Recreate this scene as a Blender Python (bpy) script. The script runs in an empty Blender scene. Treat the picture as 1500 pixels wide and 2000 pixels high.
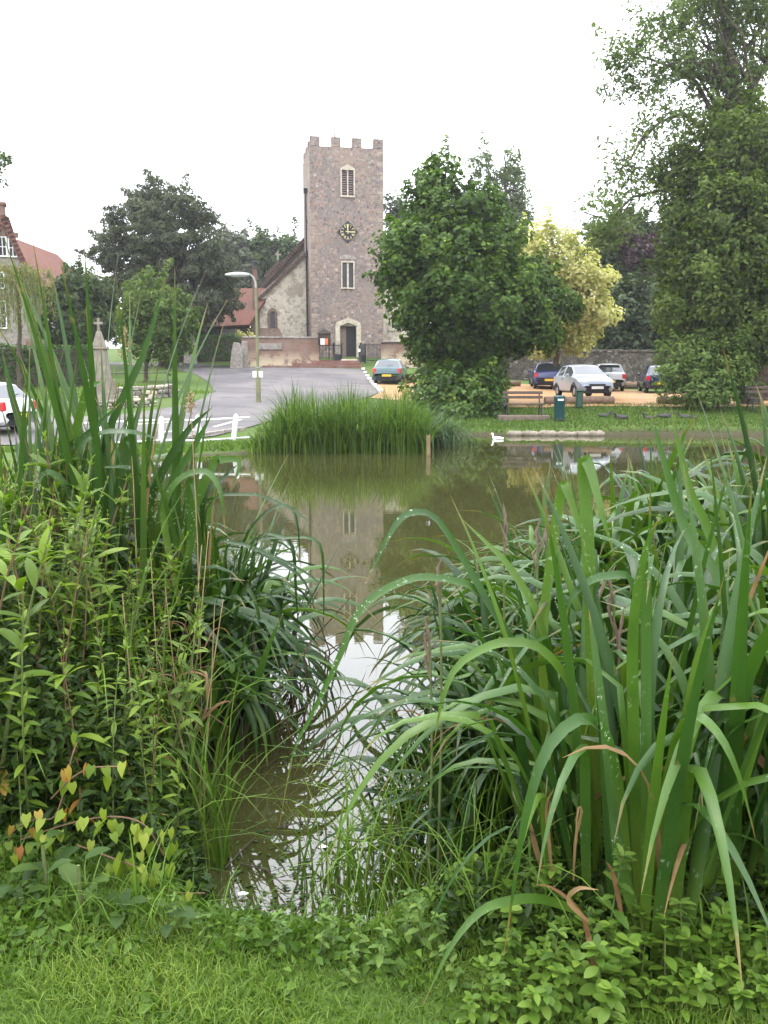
import bpy, bmesh, math, random
import numpy as np
from mathutils import Vector, Matrix

# ------------------------------------------------------------------ camera, world, sun, exposure
SC = bpy.context.scene
COL = SC.collection
FPX = 1700.0
TH = math.radians(8.86)
ZC = 1.9
CT, ST = math.cos(TH), math.sin(TH)
cam_d = bpy.data.cameras.new('camera')
cam = bpy.data.objects.new('camera', cam_d)
COL.objects.link(cam)
cam.location = (0, 0, ZC)
cam.rotation_euler = (math.radians(90) - TH, 0, 0)
cam_d.sensor_fit = 'VERTICAL'
cam_d.sensor_height = 24
cam_d.lens = 24 * FPX / 2000
cam_d.clip_start = 0.05
cam_d.clip_end = 3000
SC.camera = cam

SUN_EL, SUN_AZ = math.radians(56), math.radians(-62)     # azimuth from +Y, negative = to the left
world = bpy.data.worlds.new('World')
SC.world = world
world.use_nodes = True
wn, wl = world.node_tree.nodes, world.node_tree.links
wn.clear()
w_out = wn.new('ShaderNodeOutputWorld')
w_bg = wn.new('ShaderNodeBackground')
w_bg.inputs['Strength'].default_value = 0.1
w_sky = wn.new('ShaderNodeTexSky')
w_sky.sky_type = 'NISHITA'
w_sky.sun_disc = False
w_sky.sun_elevation = SUN_EL
w_sky.sun_rotation = SUN_AZ
w_tc = wn.new('ShaderNodeTexCoord')
w_sep = wn.new('ShaderNodeSeparateXYZ')
w_ramp = wn.new('ShaderNodeMapRange')                      # overcast cloud layer: brighter overhead
w_ramp.inputs['From Min'].default_value = 0.0
w_ramp.inputs['From Max'].default_value = 1.0
w_ramp.inputs['To Min'].default_value = 16.0
w_ramp.inputs['To Max'].default_value = 46.0
w_noise = wn.new('ShaderNodeTexNoise')
w_noise.inputs['Scale'].default_value = 2.2
w_noise.inputs['Detail'].default_value = 4
w_nr = wn.new('ShaderNodeMapRange')
w_nr.inputs['From Min'].default_value = 0.3
w_nr.inputs['From Max'].default_value = 0.7
w_nr.inputs['To Min'].default_value = 0.92
w_nr.inputs['To Max'].default_value = 1.06
w_mul = wn.new('ShaderNodeMath'); w_mul.operation = 'MULTIPLY'
w_col = wn.new('ShaderNodeVectorMath'); w_col.operation = 'SCALE'
w_col.inputs[0].default_value = (0.965, 0.985, 1.06)
w_mix = wn.new('ShaderNodeMix'); w_mix.data_type = 'RGBA'
w_mix.inputs['Factor'].default_value = 0.88
wl.new(w_tc.outputs['Generated'], w_sep.inputs[0])
wl.new(w_tc.outputs['Generated'], w_noise.inputs['Vector'])
wl.new(w_sep.outputs['Z'], w_ramp.inputs['Value'])
wl.new(w_noise.outputs['Fac'], w_nr.inputs['Value'])
wl.new(w_ramp.outputs[0], w_mul.inputs[0])
wl.new(w_nr.outputs[0], w_mul.inputs[1])
wl.new(w_mul.outputs[0], w_col.inputs['Scale'])
wl.new(w_sky.outputs[0], w_mix.inputs['A'])
wl.new(w_col.outputs[0], w_mix.inputs['B'])
wl.new(w_mix.outputs['Result'], w_bg.inputs['Color'])
wl.new(w_bg.outputs[0], w_out.inputs['Surface'])

sun_d = bpy.data.lights.new('sun', 'SUN')
sun_d.energy = 1.5
sun_d.angle = math.radians(14)
sun_d.color = (1.0, 0.95, 0.86)
sun = bpy.data.objects.new('sun', sun_d)
COL.objects.link(sun)
_sd = Vector((math.sin(SUN_AZ) * math.cos(SUN_EL), math.cos(SUN_AZ) * math.cos(SUN_EL), math.sin(SUN_EL)))
sun.rotation_euler = _sd.to_track_quat('Z', 'Y').to_euler()
sun.location = (0, 0, 60)

SC.view_settings.view_transform = 'Standard'
SC.view_settings.look = 'None'
SC.view_settings.gamma = 1
SC.view_settings.exposure = 0.56
SC.view_settings.use_curve_mapping = False
SC.render.engine = 'CYCLES'
cy = SC.cycles
cy.max_bounces = 6
cy.diffuse_bounces = 3
cy.glossy_bounces = 3
cy.transmission_bounces = 3
cy.transparent_max_bounces = 6
cy.use_adaptive_sampling = True
cy.adaptive_threshold = 0.015
cy.use_denoising = True
try:
    cy.denoiser = 'OPENIMAGEDENOISE'
    cy.denoising_input_passes = 'RGB_ALBEDO_NORMAL'
except Exception:
    pass
cy.caustics_reflective = False
cy.caustics_refractive = False
cy.sample_clamp_indirect = 8

# ------------------------------------------------------------------ helpers
def ray(px, py):
    s, t = (px - 750) / FPX, (1000 - py) / FPX
    return Vector((s, CT + t * ST, -ST + t * CT))

def P(px, py, Y):
    """world point seen at photo pixel (px, py) at distance Y in front of the camera"""
    d = ray(px, py)
    k = Y / d.y
    return Vector((d.x * k, Y, ZC + d.z * k))

def ppm(Y, z=1.9):
    return FPX / (Y * CT - (z - ZC) * ST)

def mesh_from(name, V, F, tint=None, uv=None, smooth=False):
    """V (N,3), F (M,k) arrays of equal-size faces"""
    V = np.asarray(V, dtype=np.float32)
    F = np.asarray(F, dtype=np.int32)
    me = bpy.data.meshes.new(name)
    me.vertices.add(len(V)); me.vertices.foreach_set('co', V.ravel())
    k = F.shape[1]
    me.loops.add(F.size); me.loops.foreach_set('vertex_index', F.ravel())
    me.polygons.add(len(F))
    me.polygons.foreach_set('loop_start', np.arange(0, F.size, k, dtype=np.int32))
    try:
        me.polygons.foreach_set('loop_total', np.full(len(F), k, dtype=np.int32))
    except Exception:
        pass
    if smooth:
        me.polygons.foreach_set('use_smooth', np.ones(len(F), dtype=bool))
    if tint is not None:
        a = me.attributes.new('tint', 'FLOAT', 'POINT')
        a.data.foreach_set('value', np.asarray(tint, dtype=np.float32))
    if uv is not None:
        l = me.uv_layers.new(name='UVMap')
        l.data.foreach_set('uv', np.asarray(uv, dtype=np.float32)[F.ravel()].ravel())
    me.update(calc_edges=True)
    return me

def link(name, me, mat=None, parent=None, loc=None, rot=None, scale=None):
    o = bpy.data.objects.new(name, me)
    COL.objects.link(o)
    if mat is not None and me is not None and not me.materials:
        me.materials.append(mat)
    if parent is not None:
        o.parent = parent
    if loc is not None: o.location = loc
    if rot is not None: o.rotation_euler = rot
    if scale is not None: o.scale = scale if not isinstance(scale, (int, float)) else (scale,) * 3
    return o

def tag(o, label, cat, group=None, kind=None):
    o['label'] = label; o['category'] = cat
    if group: o['group'] = group
    if kind: o['kind'] = kind
    return o

def thing(name, label, cat, loc=(0, 0, 0), rotz=0.0, group=None, scale=None):
    o = bpy.data.objects.new(name, None)
    COL.objects.link(o)
    o.empty_display_size = 0.2
    o.location = loc; o.rotation_euler = (0, 0, rotz)
    if scale is not None: o.scale = (scale,) * 3
    return tag(o, label, cat, group)

def struct(name, me, mat, label=None):
    o = link(name, me, mat)
    o['kind'] = 'structure'
    if label: o['label'] = label
    return o

class MB:
    """collects boxes, tubes, prisms and lofts, and links them as one mesh object"""
    def __init__(s): s.v = []; s.f = []
    def add(s, V, F):
        n = len(s.v); s.v += [tuple(p) for p in V]; s.f += [tuple(i + n for i in f) for f in F]; return s
    def box(s, c, d, rz=0.0, taper=1.0, rx=0.0, ry=0.0):
        hx, hy, hz = d[0] / 2, d[1] / 2, d[2] / 2
        M = Matrix.Rotation(rz, 3, 'Z') @ Matrix.Rotation(ry, 3, 'Y') @ Matrix.Rotation(rx, 3, 'X')
        V = []
        for z, t in ((-hz, 1), (hz, taper)):
            for x, y in ((-hx, -hy), (hx, -hy), (hx, hy), (-hx, hy)):
                V.append(Vector(c) + M @ Vector((x * t, y * t, z)))
        return s.add(V, [(3, 2, 1, 0), (4, 5, 6, 7), (0, 1, 5, 4), (1, 2, 6, 5), (2, 3, 7, 6), (3, 0, 4, 7)])
    def tube(s, pts, rad, n=8, cap=True):
        pts = [Vector(p) for p in pts]
        if isinstance(rad, (int, float)): rad = [rad] * len(pts)
        V = []; F = []
        a = None
        for i, p in enumerate(pts):
            t = (pts[min(i + 1, len(pts) - 1)] - pts[max(i - 1, 0)]).normalized()
            if a is None:
                a = t.orthogonal().normalized()
            else:
                a = (a - t * a.dot(t)); a = a.normalized() if a.length > 1e-6 else t.orthogonal().normalized()
            b = t.cross(a)
            for k in range(n):
                w = 2 * math.pi * k / n
                V.append(p + (a * math.cos(w) + b * math.sin(w)) * rad[i])
        for i in range(len(pts) - 1):
            for k in range(n):
                k2 = (k + 1) % n
                F.append((i * n + k, i * n + k2, (i + 1) * n + k2, (i + 1) * n + k))
        if cap:
            F.append(tuple(range(n - 1, -1, -1)))
            F.append(tuple((len(pts) - 1) * n + k for k in range(n)))
        return s.add(V, F)
    def prism(s, poly, y0, y1):
        """poly in (x, z), extruded along y"""
        n = len(poly)
        V = [(x, y0, z) for x, z in poly] + [(x, y1, z) for x, z in poly]
        F = [tuple(range(n)), tuple(range(2 * n - 1, n - 1, -1))]
        for i in range(n):
            j = (i + 1) % n
            F.append((j, i, n + i, n + j))
        return s.add(V, F)
    def slab(s, poly, z0, z1):
        n = len(poly)
        V = [(x, y, z0) for x, y in poly] + [(x, y, z1) for x, y in poly]
        F = [tuple(range(n - 1, -1, -1)), tuple(range(n, 2 * n))]
        for i in range(n):
            j = (i + 1) % n
            F.append((i, j, n + j, n + i))
        return s.add(V, F)
    def lathe(s, prof, n=16, c=(0, 0, 0)):
        V = []; F = []
        for r, z in prof:
            for k in range(n):
                w = 2 * math.pi * k / n
                V.append((c[0] + r * math.cos(w), c[1] + r * math.sin(w), c[2] + z))
        m = len(prof)
        for i in range(m - 1):
            for k in range(n):
                k2 = (k + 1) % n
                F.append((i * n + k, i * n + k2, (i + 1) * n + k2, (i + 1) * n + k))
        F.append(tuple(range(n - 1, -1, -1))); F.append(tuple((m - 1) * n + k for k in range(n)))
        return s.add(V, F)
    def mesh(s, name, smooth=False, bevel=0.0, jitter=0.0, seed=0, ang=40):
        me = bpy.data.meshes.new(name)
        V = s.v
        if jitter:
            r = random.Random(seed)
            V = [tuple(c + r.uniform(-jitter, jitter) for c in p) for p in V]
        me.from_pydata(V, [], s.f)
        bm = bmesh.new(); bm.from_mesh(me)
        bmesh.ops.recalc_face_normals(bm, faces=bm.faces)
        if bevel:
            bmesh.ops.bevel(bm, geom=list(bm.edges), offset=bevel, segments=1, affect='EDGES', profile=0.6)
        if smooth:
            for f in bm.faces: f.smooth = True
            for e in bm.edges:
                if len(e.link_faces) == 2 and e.calc_face_angle(0) > math.radians(ang): e.smooth = False
        bm.to_mesh(me); bm.free()
        return me
    def build(s, name, mat, parent=None, smooth=False, bevel=0.0, jitter=0.0, seed=0, loc=None, rot=None, ang=40):
        return link(name, s.mesh(name, smooth, bevel, jitter, seed, ang), mat, parent, loc, rot)

def box_mesh(name, d, bevel=0.0):
    return MB().box((0, 0, 0), d).mesh(name, bevel=bevel)

# ------------------------------------------------------------------ materials
MATS = {}
class NT:
    def __init__(s, name):
        s.m = bpy.data.materials.new(name); s.m.use_nodes = True
        s.n = s.m.node_tree.nodes; s.l = s.m.node_tree.links; s.n.clear()
        s.out = s.n.new('ShaderNodeOutputMaterial')
        s.tc = s.n.new('ShaderNodeTexCoord')
    def pr(s, rough=0.7, spec=0.3, metal=0.0, **k):
        p = s.n.new('ShaderNodeBsdfPrincipled')
        p.inputs['Roughness'].default_value = rough
        p.inputs['Specular IOR Level'].default_value = spec
        p.inputs['Metallic'].default_value = metal
        for a, b in k.items(): p.inputs[a].default_value = b
        return p
    def noise(s, scale, detail=4, rough=0.55, vec=None, dist=0.0):
        t = s.n.new('ShaderNodeTexNoise')
        t.inputs['Scale'].default_value = scale; t.inputs['Detail'].default_value = detail
        t.inputs['Roughness'].default_value = rough; t.inputs['Distortion'].default_value = dist
        s.l.new(vec if vec is not None else s.tc.outputs['Object'], t.inputs['Vector'])
        return t.outputs['Fac']
    def voro(s, scale, feature='F1', vec=None, rnd=1.0):
        t = s.n.new('ShaderNodeTexVoronoi'); t.feature = feature
        t.inputs['Scale'].default_value = scale; t.inputs['Randomness'].default_value = rnd
        s.l.new(vec if vec is not None else s.tc.outputs['Object'], t.inputs['Vector'])
        return t
    def ramp(s, fac, stops, interp='LINEAR'):
        r = s.n.new('ShaderNodeValToRGB'); r.color_ramp.interpolation = interp
        e = r.color_ramp.elements
        while len(e) < len(stops): e.new(0.5)
        for i, (p, c) in enumerate(stops):
            e[i].position = p; e[i].color = (*c, 1) if len(c) == 3 else c
        s.l.new(fac, r.inputs['Fac'])
        return r.outputs['Color']
    def maprange(s, v, a, b, c, d):
        r = s.n.new('ShaderNodeMapRange')
        for k, x in (('From Min', a), ('From Max', b), ('To Min', c), ('To Max', d)): r.inputs[k].default_value = x
        s.l.new(v, r.inputs['Value']); return r.outputs[0]
    def mix(s, fac, a, b, mode='MIX'):
        m = s.n.new('ShaderNodeMix'); m.data_type = 'RGBA'; m.blend_type = mode
        for k, x in (('Factor', fac), ('A', a), ('B', b)):
            if isinstance(x, (int, float)): m.inputs[k].default_value = x
            elif isinstance(x, tuple): m.inputs[k].default_value = (*x, 1) if len(x) == 3 else x
            else: s.l.new(x, m.inputs[k])
        return m.outputs['Result']
    def math(s, op, a, b=0.0):
        m = s.n.new('ShaderNodeMath'); m.operation = op
        for i, x in enumerate((a, b)):
            if isinstance(x, (int, float)): m.inputs[i].default_value = x
            else: s.l.new(x, m.inputs[i])
        return m.outputs[0]
    def attr(s, name):
        a = s.n.new('ShaderNodeAttribute'); a.attribute_name = name; return a.outputs['Fac']
    def objrand(s):
        return s.n.new('ShaderNodeObjectInfo').outputs['Random']
    def mapping(s, scale=(1, 1, 1), rot=(0, 0, 0), vec=None):
        m = s.n.new('ShaderNodeMapping'); m.inputs['Scale'].default_value = scale; m.inputs['Rotation'].default_value = rot
        s.l.new(vec if vec is not None else s.tc.outputs['Object'], m.inputs['Vector']); return m.outputs[0]
    def bump(s, h, strength, dist, p):
        b = s.n.new('ShaderNodeBump'); b.inputs['Strength'].default_value = strength; b.inputs['Distance'].default_value = dist
        s.l.new(h, b.inputs['Height']); s.l.new(b.outputs[0], p.inputs['Normal'])
    def done(s, sh):
        s.l.new(sh if not hasattr(sh, 'outputs') else sh.outputs[0], s.out.inputs['Surface']); return s.m

def simple(name, c, rough=0.7, spec=0.3, metal=0.0, var=0.25, scale=6.0, bump=0.0, **k):
    t = NT(name); p = t.pr(rough, spec, metal, **k)
    n = t.noise(scale, 5, 0.6)
    lo = tuple(x * (1 - var) for x in c); hi = tuple(min(1, x * (1 + var)) for x in c)
    t.l.new(t.ramp(n, [(0.3, lo), (0.7, hi)]), p.inputs['Base Color'])
    if bump: t.bump(t.noise(scale * 6, 5), bump, 0.02, p)
    return t.done(p)

def leafy(c):
    """purer green"""
    return (c[0] * .9, c[1] * .98, c[2] * .72) if c[1] > c[0] * 1.15 else c

def foliage(name, c0, c1, c2, trans=0.3, rough=0.5, spec=0.2, src='tint', tc=(1.15, 1.25, 0.6)):
    c0, c1, c2 = leafy(c0), leafy(c1), leafy(c2)
    t = NT(name); p = t.pr(rough, spec)
    f = t.attr('tint') if src == 'tint' else t.objrand()
    c = t.ramp(f, [(0.0, c0), (0.55, c1), (1.0, c2)])
    t.l.new(c, p.inputs['Base Color'])
    tr = t.n.new('ShaderNodeBsdfTranslucent')
    t.l.new(t.mix(1.0, c, tc, 'MULTIPLY'), tr.inputs['Color'])
    mx = t.n.new('ShaderNodeMixShader'); mx.inputs[0].default_value = trans
    t.l.new(p.outputs[0], mx.inputs[1]); t.l.new(tr.outputs[0], mx.inputs[2])
    return t.done(mx)

def blade_mat(name, c0, c1, c2, base, rough=0.36, spec=0.36, trans=0.26, spots=0.0):
    """long leaf with lengthwise veins, paler at the foot; UV.x across, UV.y along"""
    c0, c1, c2, base = leafy(c0), leafy(c1), leafy(c2), leafy(base)
    t = NT(name); p = t.pr(rough, spec)
    sep = t.n.new('ShaderNodeSeparateXYZ'); t.l.new(t.tc.outputs['UV'], sep.inputs[0])
    c = t.ramp(t.objrand(), [(0.0, c0), (0.5, c1), (1.0, c2)])
    nz = t.noise(9, 4, 0.6)
    c = t.mix(t.maprange(nz, 0.35, 0.7, 0.0, 0.45), c, tuple(x * 1.5 for x in c1))
    st = t.math('SINE', t.math('MULTIPLY', sep.outputs['X'], 60.0))
    c = t.mix(t.maprange(st, -1, 1, 0.0, 0.45), c, tuple(x * 0.5 for x in c1))
    c = t.mix(t.maprange(sep.outputs['Y'], 0.0, 0.28, 0.8, 0.0), c, base)
    tipn = t.math('ADD', sep.outputs['Y'], t.math('MULTIPLY', t.noise(14, 3), 0.22))
    c = t.mix(t.maprange(tipn, 1.02, 1.12, 0.0, 0.85), c, (0.24, 0.15, 0.06))
    bl = t.noise(23, 3, 0.7)
    c = t.mix(t.maprange(bl, 0.66, 0.74, 0.0, 0.6), c, (0.17, 0.13, 0.05))
    if spots:
        sp = t.noise(70, 3, 0.7)
        big = t.noise(3.0, 2)
        m = t.math('MULTIPLY', t.maprange(sp, 0.60, 0.66, 0, 1), t.maprange(big, 0.48, 0.6, 0, 1))
        c = t.mix(t.math('MULTIPLY', m, spots), c, (0.5, 0.55, 0.48))
    t.l.new(c, p.inputs['Base Color'])
    t.bump(st, 0.12, 0.002, p)
    tr = t.n.new('ShaderNodeBsdfTranslucent')
    t.l.new(t.mix(1.0, c, (1.3, 1.35, 0.5), 'MULTIPLY'), tr.inputs['Color'])
    mx = t.n.new('ShaderNodeMixShader'); mx.inputs[0].default_value = trans
    t.l.new(p.outputs[0], mx.inputs[1]); t.l.new(tr.outputs[0], mx.inputs[2])
    return t.done(mx)

M = MATS
# ground
t = NT('ground_soil_grass'); p = t.pr(0.9, 0.15)
n1 = t.noise(0.35, 5, 0.6); n2 = t.noise(5, 6, 0.65); n3 = t.noise(40, 4, 0.7)
g = t.mix(t.maprange(n2, 0.3, 0.7, 0, 1), (0.045, 0.085, 0.014), (0.085, 0.14, 0.024))
g = t.mix(t.maprange(n1, 0.4, 0.65, 0, 0.55), g, (0.10, 0.13, 0.035))
g = t.mix(t.maprange(n3, 0.35, 0.65, 0, 0.5), g, (0.03, 0.055, 0.012))
soil = t.ramp(t.noise(14, 6, 0.7), [(0.3, (0.022, 0.017, 0.011)), (0.6, (0.06, 0.046, 0.03)), (0.8, (0.11, 0.09, 0.065))])
t.l.new(t.mix(t.attr('tint'), g, soil), p.inputs['Base Color'])
t.bump(t.math('ADD', n3, n2), 0.5, 0.05, p); M['ground'] = t.done(p)
# asphalt
t = NT('asphalt'); p = t.pr(0.85, 0.25)
c = t.ramp(t.noise(120, 4, 0.7), [(0.3, (0.065, 0.061, 0.063)), (0.7, (0.098, 0.092, 0.094))])
c = t.mix(t.maprange(t.noise(0.22, 5, 0.6), 0.42, 0.62, 0, 0.7), c, (0.145, 0.131, 0.124))
c = t.mix(t.maprange(t.noise(0.7, 3, 0.5), 0.56, 0.62, 0, 0.55), c, (0.055, 0.053, 0.055))
t.l.new(c, p.inputs['Base Color']); t.bump(t.noise(160, 3), 0.3, 0.01, p); M['asphalt'] = t.done(p)
# gravel of the car park
t = NT('sandy_gravel'); p = t.pr(0.95, 0.1)
c = t.ramp(t.noise(30, 6, 0.75), [(0.3, (0.27, 0.15, 0.068)), (0.7, (0.38, 0.225, 0.11))])
c = t.mix(t.maprange(t.noise(0.4, 4, 0.6), 0.42, 0.65, 0, 0.6), c, (0.37, 0.265, 0.165))
t.l.new(c, p.inputs['Base Color']); t.bump(t.noise(60, 4), 0.6, 0.02, p); M['gravel'] = t.done(p)
# pond water: murky, mirror-smooth
t = NT('pond_water'); p = t.pr(0.015, 1.0)
p.inputs['IOR'].default_value = 1.55
c = t.ramp(t.noise(0.5, 4, 0.6), [(0.3, (0.031, 0.0315, 0.010)), (0.7, (0.041, 0.041, 0.013))])
t.l.new(c, p.inputs['Base Color'])
h = t.math('ADD', t.noise(1.7, 2, 0.5, t.mapping((1, 2.6, 1))), t.math('MULTIPLY', t.noise(9, 2, 0.5, t.mapping((1, 2.2, 1))), 0.22))
t.bump(h, 0.04, 0.012, p); M['water'] = t.done(p)
# church flint
def flint(name, ramp, patches, mortar, scale=9.0, big=0.45, bump=0.6):
    t = NT(name); p = t.pr(0.85, 0.2)
    v = t.voro(scale); e = t.voro(scale, 'DISTANCE_TO_EDGE')
    sepc = t.n.new('ShaderNodeSeparateColor'); t.l.new(v.outputs['Color'], sepc.inputs[0])
    c = t.ramp(sepc.outputs[0], ramp)
    c = t.mix(t.maprange(e.outputs['Distance'], 0.02, 0.10, 0.75, 0.0), c, mortar)
    for sc, lo, hi, amt, colr in patches:
        c = t.mix(t.maprange(t.noise(sc, 5, 0.62), lo, hi, 0, amt), c, colr)
    t.l.new(c, p.inputs['Base Color'])
    t.bump(t.math('ADD', t.maprange(e.outputs['Distance'], 0.0, 0.2, 0, 1), t.noise(30, 3)), bump, 0.03, p)
    return t.done(p)
M['flint'] = flint('flint_rubble', [(0, (0.10, 0.08, 0.075)), (0.3, (0.205, 0.158, 0.132)), (0.55, (0.165, 0.143, 0.137)), (0.75, (0.30, 0.235, 0.185)), (0.92, (0.25, 0.135, 0.10)), (1, (0.42, 0.36, 0.30))],
    [(0.45, 0.42, 0.66, 0.6, (0.155, 0.138, 0.136)), (0.25, 0.5, 0.62, 0.4, (0.26, 0.215, 0.16)), (0.6, 0.55, 0.72, 0.5, (0.29, 0.22, 0.175)), (1.6, 0.56, 0.70, 0.45, (0.25, 0.145, 0.12))], (0.26, 0.215, 0.185), 6.0)
M['render_wall'] = flint('limewashed_rubble', [(0, (0.36, 0.31, 0.25)), (0.5, (0.52, 0.46, 0.37)), (1, (0.60, 0.55, 0.46))],
    [(0.55, 0.54, 0.60, 0.75, (0.27, 0.22, 0.17)), (1.6, 0.58, 0.64, 0.7, (0.24, 0.20, 0.165)), (5.0, 0.6, 0.66, 0.5, (0.30, 0.25, 0.2))], (0.5, 0.45, 0.37), 5.0)
M['dark_stone'] = flint('mossy_rubble', [(0, (0.05, 0.042, 0.035)), (0.5, (0.085, 0.07, 0.057)), (0.85, (0.14, 0.12, 0.10)), (1, (0.22, 0.2, 0.18))],
    [(0.8, 0.5, 0.7, 0.5, (0.05, 0.05, 0.03)), (2.2, 0.62, 0.7, 0.5, (0.20, 0.185, 0.16))], (0.07, 0.062, 0.05), 5.0, bump=0.9)
M['pale_stone'] = simple('pale_limestone', (0.42, 0.37, 0.29), 0.8, 0.2, var=0.3, scale=5, bump=0.3)
M['memorial_stone'] = simple('memorial_stone', (0.20, 0.175, 0.14), 0.85, 0.2, var=0.35, scale=4, bump=0.3)
M['quoin_stone'] = simple('quoin_stone', (0.255, 0.205, 0.165), 0.85, 0.2, var=0.35, scale=2.5, bump=0.4)
M['grey_stone'] = simple('weathered_stone', (0.24, 0.215, 0.185), 0.85, 0.2, var=0.4, scale=5, bump=0.4)
M['brown_stone'] = simple('brown_stone', (0.16, 0.115, 0.085), 0.85, 0.2, var=0.4, scale=5, bump=0.4)
# brick wall
def bricks(name, c1, c2, mortar, lime=None, bw=0.225, rh=0.075, vertical=True):
    t = NT(name); p = t.pr(0.85, 0.2)
    vec = t.mapping((1, 1, 1), (math.radians(90), 0, 0)) if vertical else t.tc.outputs['Object']
    b = t.n.new('ShaderNodeTexBrick')
    b.inputs['Scale'].default_value = 1.0; b.inputs['Brick Width'].default_value = bw; b.inputs['Row Height'].default_value = rh
    b.inputs['Mortar Size'].default_value = 0.008
    b.inputs['Color1'].default_value = (*c1, 1); b.inputs['Color2'].default_value = (*c2, 1); b.inputs['Mortar'].default_value = (*mortar, 1)
    t.l.new(vec, b.inputs['Vector'])
    c = t.mix(t.maprange(t.noise(1.1, 5, 0.65), 0.42, 0.66, 0, 0.75), b.outputs['Color'], (0.23, 0.19, 0.165))
    c = t.mix(t.maprange(t.noise(4, 5, 0.7), 0.5, 0.7, 0, 0.5), c, tuple(x * 1.35 for x in c1))
    if lime:
        sep = t.n.new('ShaderNodeSeparateXYZ'); t.l.new(t.tc.outputs['Object'], sep.inputs[0])
        f = t.math('MULTIPLY', t.maprange(t.noise(1.3, 5, 0.65), 0.42, 0.52, 0, 1), t.maprange(sep.outputs['Z'], lime[0], lime[1], 1, 0))
        c = t.mix(f, c, (0.50, 0.42, 0.29))
    t.l.new(c, p.inputs['Base Color'])
    t.bump(t.math('ADD', t.math('MULTIPLY', b.outputs['Fac'], -1.0), t.noise(20, 4)), 0.5, 0.01, p)
    return t.done(p)
M['brick'] = bricks('old_brick', (0.215, 0.10, 0.065), (0.15, 0.085, 0.062), (0.24, 0.20, 0.16), lime=(0.25, 1.15))
M['brick_red'] = bricks('red_brick', (0.175, 0.068, 0.045), (0.13, 0.056, 0.04), (0.16, 0.12, 0.10))
# roofs: plain clay tiles
def tiles(name, c1, c2):
    t = NT(name); p = t.pr(0.85, 0.15)
    b = t.n.new('ShaderNodeTexBrick'); b.inputs['Scale'].default_value = 1.0
    b.inputs['Brick Width'].default_value = 0.19; b.inputs['Row Height'].default_value = 0.12; b.inputs['Mortar Size'].default_value = 0.008
    b.inputs['Color1'].default_value = (*c1, 1); b.inputs['Color2'].default_value = (*c2, 1); b.inputs['Mortar'].default_value = tuple(x * 0.35 for x in c2) + (1,)
    t.l.new(t.tc.outputs['UV'], b.inputs['Vector'])
    c = t.mix(t.maprange(t.noise(0.9, 5, 0.65), 0.42, 0.66, 0, 0.7), b.outputs['Color'], tuple((x * 0.6 + 0.02) for x in c2))
    c = t.mix(t.maprange(t.noise(6, 5, 0.7), 0.55, 0.7, 0, 0.5), c, (0.17, 0.14, 0.09))
    t.l.new(c, p.inputs['Base Color']); t.bump(t.math('MULTIPLY', b.outputs['Fac'], -1.0), 0.7, 0.02, p)
    return t.done(p)
M['tile_brown'] = tiles('brown_clay_tiles', (0.145, 0.095, 0.075), (0.11, 0.075, 0.06))
M['tile_red'] = tiles('red_clay_tiles', (0.165, 0.068, 0.048), (0.125, 0.056, 0.042))
M['black_iron'] = simple('black_iron', (0.015, 0.016, 0.018), 0.5, 0.4)
M['black_face'] = simple('black_dial', (0.012, 0.012, 0.015), 0.5, 0.3)
M['gold'] = simple('gilt_paint', (0.50, 0.43, 0.21), 0.45, 0.4, var=0.1)
M['dark_glass'] = simple('leaded_glass', (0.02, 0.02, 0.024), 0.15, 0.5)
M['dark_wood'] = simple('dark_oak', (0.05, 0.035, 0.025), 0.6, 0.3, scale=12, bump=0.2)
M['door_wood'] = simple('pale_oak_door', (0.17, 0.125, 0.095), 0.65, 0.3, scale=10, bump=0.2)
M['louvre'] = simple('louvre_wood', (0.20, 0.15, 0.15), 0.7, 0.2)
M['white_paint'] = simple('white_paint', (0.68, 0.68, 0.66), 0.45, 0.4, var=0.06)
M['white_line'] = simple('road_paint', (0.62, 0.60, 0.56), 0.8, 0.2, var=0.3, scale=8)
M['orange_paint'] = simple('orange_print', (0.65, 0.16, 0.05), 0.6)
M['lamp_grey'] = simple('galvanised_grey', (0.26, 0.27, 0.25), 0.5, 0.4, var=0.15)
M['lamp_green'] = simple('olive_painted_steel', (0.16, 0.16, 0.085), 0.6, 0.3, var=0.25, scale=4)
M['lens'] = simple('lamp_lens', (0.55, 0.58, 0.6), 0.25, 0.5, var=0.05)
M['bark'] = simple('bark', (0.07, 0.055, 0.042), 0.9, 0.1, var=0.5, scale=7, bump=0.8)
M['bark_grey'] = simple('grey_bark', (0.11, 0.095, 0.08), 0.9, 0.1, var=0.4, scale=7, bump=0.8)
M['log'] = simple('weathered_log', (0.17, 0.115, 0.08), 0.9, 0.15, var=0.4, scale=9, bump=0.6)
M['post_wood'] = simple('pale_post', (0.20, 0.15, 0.08), 0.85, 0.2, var=0.35, scale=10, bump=0.4)
M['bench_wood'] = simple('bench_wood', (0.06, 0.042, 0.03), 0.7, 0.3, var=0.35, scale=12, bump=0.3)
M['concrete'] = simple('concrete', (0.15, 0.115, 0.09), 0.9, 0.2, var=0.3, scale=6, bump=0.3)
M['bin_teal'] = simple('teal_bin', (0.007, 0.045, 0.048), 0.4, 0.4, var=0.15)
M['bin_green'] = simple('green_bin', (0.012, 0.05, 0.03), 0.45, 0.4, var=0.15)
M['sack'] = simple('pale_sacking', (0.21, 0.18, 0.14), 0.9, 0.1, var=0.35, scale=7, bump=0.5)
M['duck_white'] = simple('white_feathers', (0.82, 0.81, 0.78), 0.8, 0.2, var=0.05)
M['duck_dark'] = simple('dark_feathers', (0.045, 0.042, 0.04), 0.8, 0.2, var=0.5, scale=12)
M['bill'] = simple('orange_bill', (0.6, 0.28, 0.04), 0.5)
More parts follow.
